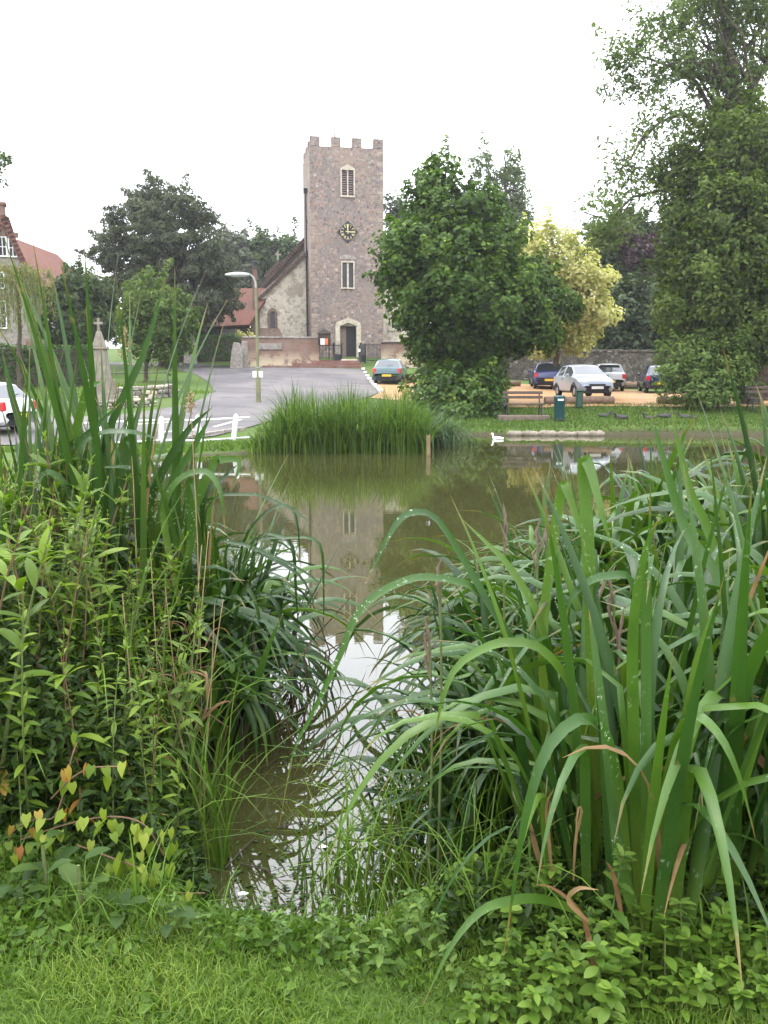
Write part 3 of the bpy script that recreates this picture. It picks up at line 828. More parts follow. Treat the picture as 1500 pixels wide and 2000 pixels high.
hand('hour_hand', math.radians(93), R1 * .9, .03, .04, -.128)
# drainpipe on the tower's north face
hp = MB(); yp = 2.2
z1 = 12.2
hp.box((xL - .14, yp, z1), (.26, .34, .3), taper=1.25); hp.build('rainwater_hopper', M['black_iron'], church)
dp = MB(); dp.tube([(xL - .12, yp, z1 - .1), (xL - .12, yp, 1.0), (xL - .15, yp - .1, .75), (xL - .3, yp - .2, .55)], .065, 8)
dpo = dp.build('drainpipe', M['black_iron'], church)
for zz in (2.5, 5, 7.5, 10): MB().box((xL - .08, yp, zz), (.16, .2, .08)).build('pipe_bracket', M['black_iron'], dpo)
# north aisle: half-gabled west wall and its roofs, beside the tower
AY = 2.6
def A(px, py, y=AY): return CL(px, py, y)
lan = rect((527.5, 612), (537, 641), AY)
pa = [A(497, 700), (xL, A(590, 700)[1]), (xL, A(592, 492)[1]), A(497, 586)]
am = MB()
x0, x1 = pa[0][0], xL
def slope(x): return pa[3][1] + (pa[2][1] - pa[3][1]) * (x - x0) / (x1 - x0)
cuts = [x0, lan[0], lan[2], x1]
for i in range(3):
    u0, u1 = cuts[i], cuts[i + 1]
    if i != 1: am.add([(u0, AY, -1), (u1, AY, -1), (u1, AY, slope(u1)), (u0, AY, slope(u0))], [(0, 1, 2, 3)])
    else:
        am.add([(u0, AY, -1), (u1, AY, -1), (u1, AY, lan[1]), (u0, AY, lan[1])], [(0, 1, 2, 3)])
        mu = (u0 + u1) / 2
        am.add([(u0, AY, lan[3]), (mu - .07, AY, lan[3] + .16), (mu + .07, AY, lan[3] + .16), (u1, AY, lan[3]), (u1, AY, slope(u1)), (u0, AY, slope(u0))], [(0, 1, 2, 3, 4, 5)])
        for q0, q1 in (((u0, lan[1]), (u0, lan[3])), ((u1, lan[3]), (u1, lan[1])), ((u1, lan[1]), (u0, lan[1])), ((u0, lan[3]), (mu - .07, lan[3] + .16)), ((mu - .07, lan[3] + .16), (mu + .07, lan[3] + .16)), ((mu + .07, lan[3] + .16), (u1, lan[3]))):
            am.add([(q0[0], AY, q0[1]), (q1[0], AY, q1[1]), (q1[0], AY + .3, q1[1]), (q0[0], AY + .3, q0[1])], [(0, 1, 2, 3)])
am.add([(x0, AY, -1), (x0, AY + 16, -1), (x0, AY + 16, slope(x0)), (x0, AY, slope(x0))], [(0, 1, 2, 3)])
am.build('aisle_wall', M['render_wall'], church)
lwn = MB(); lwn.box(((lan[0] + lan[2]) / 2, AY + .25, (lan[1] + lan[3]) / 2 + .1), (lan[2] - lan[0], .03, lan[3] - lan[1] + .25)); lwo = lwn.build('lancet_window', M['dark_glass'], church)
la = MB(); mu = (lan[0] + lan[2]) / 2; w = .2
la.box((lan[0] - w / 2, AY - .01, (lan[1] + lan[3]) / 2), (w, .1, lan[3] - lan[1])); la.box((lan[2] + w / 2, AY - .01, (lan[1] + lan[3]) / 2), (w, .1, lan[3] - lan[1]))
la.prism([(lan[0] - w, lan[3]), (lan[0], lan[3]), (mu, lan[3] + .18), (lan[2], lan[3]), (lan[2] + w, lan[3]), (lan[2] + .08, lan[3] + .3), (mu, lan[3] + .42), (lan[0] - .08, lan[3] + .3)], AY - .06, AY + .04)
la.build('lancet_surround', M['brown_stone'], lwo, bevel=.01)
# weathered ledge (brown lean-to slab against the wall) and corner buttress
lg = MB(); l0, l1 = A(505, 657, 1.9), A(553, 657, 1.9); lz = A(520, 641, 2.5)[1]
lg.add([(l0[0], 1.7, l0[1] - 1.4), (l1[0], 1.7, l0[1] - 1.4), (l1[0], 1.7, l0[1]), (l0[0], 1.7, l0[1]), (l0[0] + .1, AY - .01, lz), (l1[0] - .25, AY - .01, lz), (l0[0], AY - .01, l0[1] - 1.4), (l1[0], AY - .01, l0[1] - 1.4)],
       [(0, 1, 2, 3), (3, 2, 5, 4), (0, 3, 4, 6), (1, 7, 5, 2)])
lg.build('weathered_ledge', M['brown_stone'], church)
bt = MB(); b0 = A(494, 690, 2.0); b1 = A(509, 690, 2.0); bz = A(500, 612, 2.2)[1]
bt.add([(b0[0], 1.5, -1), (b1[0], 1.5, -1), (b1[0], AY - .01, -1), (b0[0], AY - .01, -1), (b0[0], 1.75, bz - 1.1), (b1[0], 1.75, bz - 1.1), (b1[0], AY - .01, bz + .3), (b0[0], AY - .01, bz + .3)],
       [(0, 1, 5, 4), (1, 2, 6, 5), (3, 0, 4, 7), (4, 5, 6, 7)])
bt.build('buttress', M['brown_stone'], church)
gp = MB(); gq = A(493, 690, 1.6); gz = A(493, 622, 1.6)[1]
gp.tube([(gq[0], 1.9, -.5), (gq[0], 1.9, gz), (gq[0] - .35, 2.3, gz + .3)], .06, 8); gp.build('drainpipe', M['black_iron'], church)
# aisle roof overhangs the west wall; the steeper nave roof stands behind it with a dark strip for the gap beneath
q0 = A(489, 595, AY - .25); q1 = A(594, 491.5, AY - .25)
dxz = (q1[0] - q0[0], q1[1] - q0[1])
roof_slab('aisle_roof', (q0[0], AY - .25, q0[1]), (q0[0], AY + 16, q0[1]), (xL - .02, AY + 16, q1[1] + .12), (xL - .02, AY - .25, q1[1] + .12), .22, M['tile_brown'], church)
NY = 5.0
n0 = CL(500, 566, NY); n1 = CL(594, 462, NY)
roof_slab('nave_roof', (n0[0], NY, n0[1]), (n0[0], NY + 17, n0[1]), (n1[0] + .3, NY + 17, n1[1] + .3), (n1[0] + .3, NY, n1[1] + .3), .3, M['tile_brown'], church)
nb = MB(); nb.prism([(n0[0] + .05, n0[1] - .33), (n1[0], n1[1] - .33), (n1[0], n1[1] - .75), (n0[0] + .05, n0[1] - .75)], NY + .15, NY + .4); nb.build('dark_gap_strip', M['slate'], church)
nv = MB(); nv.add([(n0[0] + .4, NY + .5, -1), (xL, NY + .5, -1), (xL, NY + .5, n1[1] - .4), (n0[0] + .4, NY + .5, n0[1] - .3)], [(0, 1, 2, 3)]); nv.build('nave_wall', M['render_wall'], church)
# far chancel gable with a little cross finial
c0 = CL(514, 540, 17); c1 = CL(543, 508, 17)
roof_slab('chancel_roof', (c0[0], 17, c0[1]), (c0[0], 25, c0[1]), (c1[0], 25, c1[1]), (c1[0], 17, c1[1]), .3, M['tile_brown'], church)
fz = CL(543, 490, 17)[1]
fn = MB(); fn.box((c1[0], 17.1, (c1[1] + fz) / 2), (.14, .14, fz - c1[1])); fn.box((c1[0], 17.1, fz - .3), (.5, .12, .14)); fn.build('cross_finial', M['grey_stone'], church)
# south aisle wall, right of the tower, with its small window
SY = 1.6
s1 = CL(835, 690, SY)[0]
rw = rect((765, 610), (776, 641), SY)
sm = MB(); wall_with_holes(sm, xR, s1, -1, CL(780, 560, SY)[1], [rw], SY, .3); sm.build('south_aisle_wall', M['render_wall'], church)
swo = frame('side_window', rw, .22, SY, .12, M['pale_stone'], church)
MB().box(((rw[0] + rw[2]) / 2, SY + .25, (rw[1] + rw[3]) / 2), (rw[2] - rw[0], .03, rw[3] - rw[1])).build('pane', M['dark_glass'], swo)
zz = CL(780, 560, SY)[1]
roof_slab('south_aisle_roof', (s1 + .2, SY - .2, zz), (s1 + .2, SY + 15, zz), (xR + .02, SY + 15, zz + 2.2), (xR + .02, SY - .2, zz + 2.2), .2, M['tile_brown'], church)

# ------------------------------------------------------------------ churchyard wall, steps, railings
def line_thing(name, label, cat, a, b):
    """a thing at point a whose local x runs towards b"""
    return thing(name, label, cat, a, math.atan2(b.y - a.y, b.x - a.x)), (b - a).to_2d().length
wa, wb = P(473, 717, 59.6), P(625, 716, 60.4)
wa.z = h(wa.x, wa.y) - .02
cw, L = line_thing('churchyard_wall', 'old brick churchyard wall below the tower, limewashed along its foot', 'wall', wa, wb)
ht = P(600, 661, 60)[2] - wa.z
cwm = MB(); cwm.box((L / 2, .2, ht / 2 - .5), (L, .4, ht + 1)); cwm.build('brickwork', M['brick'], cw, bevel=.02)
nb_ = 12
for i in range(nb_):
    MB().box((L * (i + .5) / nb_, .2, ht + .06), (L / nb_ - .015, .52, .13)).build('coping_stone', M['grey_stone'], cw, bevel=.025, jitter=.012, seed=i)
pm = MB(); pm.box((.18, -.16, ht * .42), (.5, .45, ht * .95), taper=.85); pm.build('end_pier', M['grey_stone'], cw, bevel=.03)
MB().box((L * .36, -.04, ht * .72), (L * .3, .08, .42)).build('stone_tablet', M['grey_stone'], cw, bevel=.015)
# raised brick steps running to the gate
sa, sb = P(512, 718.5, 58.8), P(706, 719, 59.0)
st = thing('brick_steps', 'low red brick steps in front of the church gate', 'steps', (sa.x, sa.y, h(sa.x, sa.y)), math.atan2(sb.y - sa.y, sb.x - sa.x)); L2 = (sb - sa).length
for i, (xa, w_, hh_, dp_) in enumerate([(0, L2, .16, 1.4), (L2 * .30, L2 * .70, .34, 1.15), (L2 * .52, L2 * .46, .50, .9)]):
    MB().box((xa + w_ / 2, dp_ / 2 + .3 * i, hh_ / 2 - .15), (w_, dp_, hh_ + .3)).build('step', M['brick_red'], st, bevel=.02)
gpz = P(690, 706, 60.8)
MB().box((L2 * .875, 3.6, .36), (1.1, 5.0, .5)).build('paved_landing', M['pale_stone'], st, bevel=.02)
# railings each side of the open gate
def railing(name, label, pa_, pb_, Ya, Yb, ptop, nbar):
    a, b = P(pa_[0], pa_[1], Ya), P(pb_[0], pb_[1], Yb)
    r, Lr = line_thing(name, label, 'railing', a, b)
    hh_ = P(pa_[0], ptop, Ya).z - a.z
    for zz in (.18, hh_ - .16):
        MB().box((Lr / 2, 0, zz), (Lr, .035, .05)).build('rail', M['black_iron'], r)
    bm_ = MB().tube([(0, 0, 0), (0, 0, hh_ - .12), (0, 0, hh_)], [.016, .016, .003], 6).mesh('bar')
    for i in range(nbar):
        link('bar', bm_, M['black_iron'], r, (Lr * (i + .5) / nbar, 0, 0))
    return r
railing('iron_railing', 'black iron railing between the brick wall and the gate', (626, 709), (651, 709), 60.6, 60.8, 670, 9)
railing('iron_railing', 'black iron railing right of the open church gate', (716, 709), (744, 710), 60.9, 61.1, 669, 11)
def gate(label, px0, px1, Y0, Y1, name='iron_gate'):
    a, b = P(px0, 710, Y0), P(px1, 710, Y1)
    g_, Lg = line_thing(name, label, 'gate', a, b)
    hh_ = P(px0, 669, Y0).z - a.z
    for x_ in (0.04, Lg - .04): MB().box((x_, 0, hh_ / 2), (.09, .09, hh_)).build('gate_post', M['black_iron'], g_)
    for zz in (.12, .62, hh_ - .18): MB().box((Lg / 2, 0, zz), (Lg, .04, .06)).build('rail', M['black_iron'], g_)
    bm_ = MB().tube([(0, 0, .1), (0, 0, hh_ - .12), (0, 0, hh_)], [.018, .018, .003], 6).mesh('bar')
    nb_ = 8
    for i in range(nb_): link('bar', bm_, M['black_iron'], g_, (Lg * (i + .5) / nb_, 0, 0))
    MB().box((Lg / 2, 0.012, .36), (Lg - .1, .012, .46)).build('kick_plate', M['black_iron'], g_)
gate('open left leaf of the black iron church gate', 652, 668, 60.6, 62.0)
gate('open right leaf of the black iron church gate', 704, 714, 60.8, 62.2)
# handrail post with a white plate on the landing
a = P(702, 710, 59.9); pp = thing('gate_bollard', 'black post with a small white plate beside the church gate', 'bollard', (a.x, a.y, a.z - .1))
MB().lathe([(.09, 0), (.09, .1), (.06, .14), (.06, 1.2), (.08, 1.24), (.03, 1.34)], 10).build('post', M['black_iron'], pp, smooth=True)
MB().box((0, -.07, .98), (.15, .012, .2)).build('plate', M['white_paint'], pp)
# notice board
a = P(634, 707, 60.0); nb2 = thing('notice_board', 'small roofed notice board with white and orange notices behind the railing', 'notice board', (a.x, a.y, a.z))
zz0 = P(634, 673, 60).z - a.z
for s_ in (-.32, .32): MB().box((s_, 0, .7), (.07, .07, 1.6)).build('post', M['dark_wood'], nb2)
MB().box((0, 0, zz0 + .35), (.85, .07, .78)).build('board', M['dark_wood'], nb2)
rf = MB(); rf.prism([(-.55, zz0 + .76), (.55, zz0 + .76), (0, zz0 + 1.05)], -.18, .18); rf.build('little_roof', M['slate'], nb2)
MB().box((-.12, -.045, zz0 + .2), (.30, .012, .42)).build('white_notice', M['white_paint'], nb2)
MB().box((.15, -.045, zz0 + .2), (.20, .012, .42)).build('orange_notice', M['orange_paint'], nb2)
# right stretch of churchyard wall, mostly behind the sycamore
a, b = P(744, 712, 61), P(850, 724, 60)
rwl, L = line_thing('churchyard_wall', 'patched brick and flint churchyard wall right of the railings', 'wall', a, b)
hh_ = P(744, 671, 61).z - a.z
MB().box((L / 2, .2, hh_ / 2 - .6), (L, .4, hh_ + 1.2)).build('brickwork', M['brick'], rwl)
for i in range(7): MB().box((L * (i + .5) / 7, .2, hh_ + .06), (L / 7 - .01, .55, .12)).build('coping_stone', M['slate'], rwl, bevel=.02)
# long stone wall behind the car park
a, b = P(930, 752, 55), P(1640, 752, 58)
a.z = h(a.x, a.y) - .3
sw, L = line_thing('stone_wall', 'long mossy stone wall behind the car park', 'wall', a, b)
hh_ = P(1150, 689, 56).z - a.z
MB().box((L / 2, .25, hh_ / 2 - .3), (L, .5, hh_ + .6)).build('stonework', M['dark_stone'], sw)
rq = random.Random(8)
nco = 44
for i in range(nco):
    MB().box((L * (i + .5) / nco, .25, hh_ + .09 + rq.uniform(-.02, .02)), (L / nco - .02, .6, .2 + rq.uniform(-.03, .04))).build('coping_stone', M['dark_stone'], sw, bevel=.05, jitter=.02, seed=i)
# two rough stone piers by the low hedge
for px, lab in ((372, 'dark leaning stone pier at the left end of the clipped hedge'), (462, 'tall grey stone slab at the end of the brick wall')):
    a = P(px, 703 if px < 400 else 713, 58.5); s_ = thing('stone_pier', lab, 'pier', (a.x, a.y, a.z - .3))
    top = P(px, 655 if px < 400 else 668, 58.5).z - a.z + .3
    MB().add([(-.45, -.2, 0), (.42, -.25, 0), (.4, .3, 0), (-.4, .3, 0), (-.32, -.2, top * .6), (.4, -.2, top * .65), (.36, .3, top * .6), (-.3, .3, top * .6), (-.18, -.15, top), (.28, -.1, top * .97), (.25, .25, top * .96), (-.15, .2, top)],
             [(0, 1, 5, 4), (1, 2, 6, 5), (2, 3, 7, 6), (3, 0, 4, 7), (4, 5, 9, 8), (5, 6, 10, 9), (6, 7, 11, 10), (7, 4, 8, 11), (8, 9, 10, 11), (3, 2, 1, 0)]).build('slab', M['grey_stone'], s_, bevel=.06, jitter=.03, seed=px)

# ------------------------------------------------------------------ red-roofed outbuilding with a tall chimney
Yb = 64.0
def B(px, py, Y=Yb): return P(px, py, Y)
bn = thing('outbuilding', 'low outbuilding with a sweeping red tiled roof left of the church', 'building', (B(440, 700).x, Yb, B(440, 690).z))
o_ = bn.location.copy()
def bl(px, py, Y): v = P(px, py, Y) - o_; return (v.x, v.y, v.z)
roof_slab('roof', bl(330, 642, Yb), bl(486, 634, Yb), bl(532, 563, Yb + 5), bl(380, 563, Yb + 5), .25, M['tile_red'], bn)
wv = MB(); e0, e1 = bl(335, 640, Yb + .5), bl(492, 640, Yb + .5)
wv.box(((e0[0] + e1[0]) / 2, Yb + .7 - o_.y, e0[2] / 2 - .5), (e1[0] - e0[0], .3, e0[2] + 1)); wv.build('wall', M['slate'], bn)
for a_, c_, mt in ((385, 428, 'dark_wood'), (431, 461, 'plaster'), (463, 488, 'dark_wood')):
    q0, q1 = bl(a_, 636, Yb + .45), bl(c_, 660, Yb + .45)
    MB().box(((q0[0] + q1[0]) / 2, q0[1], (q0[2] + q1[2]) / 2 - .3), (q1[0] - q0[0], .12, q0[2] - q1[2] + .6)).build('window' if a_ == 385 else 'door' if a_ == 463 else 'infill_panel', M[mt], bn)
q = bl(498, 560, Yb + 2.2); qt = bl(498, 524, Yb + 2.2)
cm = MB(); cm.box((q[0], q[1], (q[2] + qt[2]) / 2 - .8), (.36, .36, qt[2] - q[2] + 1.6), taper=.9); cmo = cm.build('chimney', M['brick_red'], bn)
MB().box((q[0], q[1], qt[2] + .04), (.44, .44, .12)).build('chimney_cap', M['slate'], cmo)
MB().lathe([(.13, 0), (.11, .3), (.16, .32), (.16, .38), (.02, .42)], 10, (q[0], q[1], qt[2] + .1)).build('chimney_pot', M['black_iron'], cmo, smooth=True)

# ------------------------------------------------------------------ gabled house on the left
HY = 48.0
hz0 = 1.6
hA = P(-90, 700, HY); hB = P(66, 600, HY)
house = thing('gabled_house', 'stone house with brick-trimmed gable and red roof at the left edge', 'house', (P(10, 700, HY).x, HY, hz0))
o2 = house.location.copy(); house.rotation_euler = (0, 0, math.radians(20))
def hl(px, py, Y=HY): v = P(px, py, Y) - o2; return v.x, v.z
gx0, gx1 = hl(-45, 600)[0], hl(60, 600)[0]
apx = hl(8, 425); ze = hl(60, 540)[1]
wins = [hl(-1, 499) + hl(9, 464), hl(18, 499) + hl(27, 467), hl(30, 562) + hl(39, 536), hl(-2, 562) + hl(5, 534), hl(-4, 640) + hl(8, 590)]
gmesh = MB(); wall_with_holes(gmesh, gx0, gx1, -1, ze, [], 0)
gmesh.add([(gx0, 0, ze), (gx1, 0, ze), (apx[0], 0, apx[1])], [(0, 1, 2)])
gmesh.add([(gx1, 0, -1), (gx1, 9, -1), (gx1, 9, ze), (gx1, 0, ze)], [(0, 1, 2, 3)])
gmesh.build('wall', M['grey_stone'], house)
roof_slab('roof', (gx1 + .25, -.2, ze - .3), (gx1 + .25, 9, ze - .3), (apx[0], 9, apx[1] + .15), (apx[0], -.2, apx[1] + .15), .25, M['tile_red'], house)
roof_slab('roof', (gx0 - .25, -.2, ze - .3), (gx0 - .25, 9, ze - .3), (apx[0], 9, apx[1] + .15), (apx[0], -.2, apx[1] + .15), .25, M['tile_red'], house)
for a, b, c, e in wins:
    wf_ = frame('window', (a, b, c, e), .07, -.02, .12, M['white_paint'], house)
    MB().box(((a + c) / 2, -.005, (b + e) / 2), (c - a, .02, e - b)).build('pane', M['dark_glass'], wf_)
    MB().box(((a + c) / 2, -.03, (b + e) / 2), (.035, .04, e - b)).build('glazing_bar', M['white_paint'], wf_)
    MB().box(((a + c) / 2, -.03, b + (e - b) * .5), (c - a, .036, .035)).build('glazing_bar', M['white_paint'], wf_)
    MB().box(((a + c) / 2, -.025, e + .25), (c - a + .35, .05, .28)).build('brick_lintel', M['brick_red'], wf_)
bq = MB()
for i in range(9):
    MB().box((gx1 - .2 + (i % 2) * .07, -.02, -.5 + i * (ze + .4) / 9), (.55 - (i % 2) * .15, .06, .36)).build('brick_quoin', M['brick_red'], house)
for s_ in (-1, 1):
    xe = gx1 if s_ > 0 else gx0
    n_ = Vector((apx[0] - xe, 0, apx[1] - ze)); m_ = Vector((xe, -.06, ze)) + n_ / 2
    MB().box(m_ + Vector((0, 0, -.22)), (n_.length, .08, .3), ry=-math.atan2(n_.z, n_.x)).build('brick_verge', M['brick_red'], house)
cq = hl(-3, 425); ct = hl(-3, 398)
ch2 = MB().box((cq[0], .8, (cq[1] + ct[1]) / 2 - .5), (.62, .7, ct[1] - cq[1] + 1.2)).build('chimney', M['brick_red'], house)
MB().box((cq[0], .8, ct[1] + .12), (.75, .83, .14)).build('chimney_cap', M['brick_red'], ch2)
# long lower wing behind with its red roof falling to the right
YW = 60
wing = thing('house_wing', 'long red tiled wing behind the gabled house', 'house', (P(60, 560, YW).x, YW, 2.2)); o3 = wing.location.copy()
def wl_(px, py, Y): v = P(px, py, Y) - o3; return (v.x, v.y, v.z)
roof_slab('roof', wl_(30, 560, YW - 2), wl_(175, 560, YW - 2), wl_(112, 497, YW + 4), wl_(20, 462, YW + 4), .3, M['tile_red'], wing)
w0, w1 = wl_(30, 560, YW - 1.6), wl_(165, 560, YW - 1.6)
MB().box(((w0[0] + w1[0]) / 2, w0[1], w0[2] / 2 - .4), (w1[0] - w0[0], .3, w0[2] + .5)).build('wall', M['grey_stone'], wing)
for px in (72, 96, 132):
    q0 = wl_(px, 655, YW - 1.8); q1 = wl_(px + 15, 625, YW - 1.8)
    MB().box(((q0[0] + q1[0]) / 2, q0[1], (q0[2] + q1[2]) / 2), (q1[0] - q0[0], .1, q1[2] - q0[2])).build('window', M['white_paint'], wing)
# ------------------------------------------------------------------ trees and hedges
def leaf_cloud(C, Nrm, L, W, rs, tint, droop=0.15, tangent=None):
    """folded rhombic leaves at points C (N,3)"""
    n = Nrm / np.maximum(np.linalg.norm(Nrm, axis=1, keepdims=True), 1e-6)
    t = rs.normal(size=C.shape) if tangent is None else tangent + rs.normal(size=C.shape) * 0.25
    t = t - n * (t * n).sum(1, keepdims=True); t /= np.maximum(np.linalg.norm(t, axis=1, keepdims=True), 1e-6)
    b = np.cross(n, t)
    s = rs.uniform(0.65, 1.3, (len(C), 1))
    Lh, Wh = L * s / 2, W * s / 2
    v0 = C - t * Lh; v2 = C + t * Lh - n * Lh * 2 * droop
    v1 = C + b * Wh + n * Wh * .35 - t * Lh * .1; v3 = C - b * Wh + n * Wh * .35 - t * Lh * .1
    V = np.stack([v0, v1, v2, v3], 1).reshape(-1, 3)
    k = np.arange(len(C))[:, None] * 4
    F = np.concatenate([k + np.array([[0, 1, 2]]), k + np.array([[0, 2, 3]])], 0)
    return V, F, np.repeat(tint, 4)

def lobe(px, py, Y, rx, rz, ry=None):
    """an ellipsoidal mass of foliage given by its photo position and radii in photo pixels, at distance Y"""
    c = P(px, py, Y); s = 1 / ppm(Y, c.z)
    return (c.x, c.y, c.z, rx * s, (ry if ry else rx * s * .8), rz * s)

def crown_points(lobes, nclump, per, cr, rs, flat=1.0, shell=0.55, cut=None):
    vol = np.array([(l[3] * l[4] * l[5]) ** (2 / 3) for l in lobes]); vol /= vol.sum()
    Cs, Ns, T = [], [], []
    for l, w in zip(lobes, vol):
        m = max(3, int(nclump * w))
        d = rs.normal(size=(m, 3)); d /= np.linalg.norm(d, axis=1, keepdims=True)
        rr = (shell + (1 - shell) * rs.uniform(0, 1, (m, 1)) ** .6) * rs.uniform(.78, 1.16, (m, 1))
        cc = np.array(l[:3]) + d * rr * np.array(l[3:6])
        crr = cr * rs.uniform(.6, 1.35, (m, 1))
        for i in range(m):
            k = int(per * rs.uniform(.6, 1.4) * (crr[i, 0] / cr) ** 1.5)
            off = rs.normal(size=(k, 3)); off /= np.maximum(np.linalg.norm(off, axis=1, keepdims=True), 1e-6)
            off *= rs.uniform(0.25, 1, (k, 1)) ** .5 * crr[i]
            off[:, 2] *= flat
            if i % 3 == 0:                                   # a spray reaching out of the mass
                u_ = rs.uniform(0, 1, (k, 1)) ** 1.4; ax_ = d[i] * .8 + np.array([0, 0, .35 if flat > .7 else 0]) + rs.normal(size=3) * .3
                off = off * (1 - .75 * u_) * .8 + ax_ * u_ * crr[i, 0] * 1.45
            Cs.append(cc[i] + off)
            nn = d[i] * .5 + off / crr[i] * .55 + np.array([0, 0, .65]) + rs.normal(size=(k, 3)) * .5
            Ns.append(nn)
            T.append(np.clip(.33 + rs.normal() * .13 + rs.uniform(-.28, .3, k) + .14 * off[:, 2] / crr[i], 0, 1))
    return np.concatenate(Cs), np.concatenate(Ns), np.concatenate(T)

def limb_pts(a, b, rs, wob=.12, n=6, sag=0.0):
    a, b = np.array(a, float), np.array(b, float); L = np.linalg.norm(b - a)
    out = []
    for i in range(n + 1):
        f = i / n; p = a + (b - a) * f
        p = p + rs.normal(size=3) * wob * L * .25 * math.sin(math.pi * f)
        p[2] += sag * L * math.sin(math.pi * f)
        out.append(tuple(p))
    return out

def tree(name, label, foot, lobes, mat, nclump, per, cr, leaf, wid, seed, trunk_r=.3, bark='bark', nlimb=7, flat=1.0, shell=.55, fork=.35, group=None, extra_limbs=(), droop=.15, forkz=None, cat='tree'):
    rs = np.random.RandomState(seed)
    t = thing(name, label, cat, foot, 0, group)
    f = np.array(foot)
    Lb = [(l[0] - f[0], l[1] - f[1], l[2] - f[2], *l[3:6]) for l in lobes]
    C, N, T = crown_points(Lb, nclump, per, cr, rs, flat, shell)
    if extra_limbs:
        for pts, r0, tw, kcl, kper, kr in extra_limbs:
            pts = [np.array(p) - f for p in pts]
            for _ in range(kcl):
                i = rs.randint(1, len(pts)); q = pts[i - 1] + (pts[i] - pts[i - 1]) * rs.uniform()
                q = q + rs.normal(size=3) * tw
                k = int(kper * rs.uniform(.5, 1.5)); off = rs.normal(size=(k, 3)) * kr
                C = np.r_[C, q + off]; N = np.r_[N, off * .6 + np.array([0, 0, .7]) + rs.normal(size=(k, 3)) * .5]; T = np.r_[T, np.clip(rs.uniform(.15, .8, k), 0, 1)]
    V, F, Ti = leaf_cloud(C, N, leaf, wid, rs, T, droop)
    link('crown', mesh_from('crown', V, F, Ti), M[mat], t)
    cz = max(l[2] for l in Lb); cxm = np.mean([l[0] for l in Lb]); cym = np.mean([l[1] for l in Lb])
    fz = forkz if forkz is not None else fork * cz
    tb = MB(); top = (cxm * .8, cym * .8, cz)
    pts = limb_pts((0, 0, -.3), (cxm * .25, cym * .25, fz), rs, .1, 4) + limb_pts((cxm * .25, cym * .25, fz), top, rs, .12, 5)[1:]
    rad = [trunk_r * (1.35 if i == 0 else 1 - .85 * i / (len(pts) - 1)) for i in range(len(pts))]
    tb.tube(pts, rad, 9); tr = tb.build('trunk', M[bark], t, smooth=True)
    order = sorted(range(len(Lb)), key=lambda i: -Lb[i][3])[:nlimb]
    for i in order:
        l = Lb[i]; k = rs.randint(2, len(pts) - 2) if len(pts) > 5 else 2
        mb = MB(); lp = limb_pts(pts[k], l[:3], rs, .2, 6, .05)
        mb.tube(lp, [trunk_r * .5 * (1 - .85 * j / 6) for j in range(7)], 6); mb.build('limb', M[bark], t, smooth=True)
        for _ in range(3):
            e = np.array(l[:3]) + rs.uniform(-.8, .8, 3) * np.array(l[3:6]); mb2 = MB()
            mb2.tube(limb_pts(lp[3], e, rs, .2, 4, .05), [trunk_r * .2 * (1 - .8 * j / 4) for j in range(5)], 5); mb2.build('branch', M[bark], t, smooth=True)
    for pts_, r0, *_r in extra_limbs:
        mb = MB(); pp_ = [tuple(np.array(p) - f) for p in pts_]
        mb.tube(pp_, [r0 * (1 - .8 * j / (len(pp_) - 1)) for j in range(len(pp_))], 6); mb.build('limb', M[bark], t, smooth=True)
    return t

def foot(px, Y):
    x = P(px, 740, Y).x; return (x, Y, h(x, Y))

# sycamore in the middle
Y = 36.5
LB = [lobe(868, 352, Y, 36, 44), lobe(885, 405, Y, 74, 56), lobe(950, 430, Y + .5, 48, 48), lobe(850, 445, Y, 78, 60), lobe(815, 497, Y - 1, 68, 54), lobe(895, 520, Y - 1, 108, 82), lobe(955, 500, Y + 1, 66, 74), lobe(788, 545, Y - .5, 40, 34),
      lobe(860, 585, Y - 1.5, 92, 62), lobe(955, 600, Y - 1.5, 98, 60), lobe(1035, 597, Y - .5, 68, 42), lobe(1075, 610, Y, 40, 34), lobe(1000, 635, Y - 1, 96, 40), lobe(1020, 560, Y, 58, 40), lobe(862, 648, Y - 1, 56, 44), lobe(905, 665, Y - .5, 80, 42), lobe(965, 660, Y - .5, 66, 34), lobe(845, 678, Y + .5, 34, 30), lobe(910, 712, Y + .5, 48, 28, 1.4)]
tree('sycamore_tree', 'large dense green sycamore standing between the church tower and the car park', foot(905, Y), LB, 'maple', 620, 92, .58, .22, .17, 11, .32, nlimb=8, shell=.62)
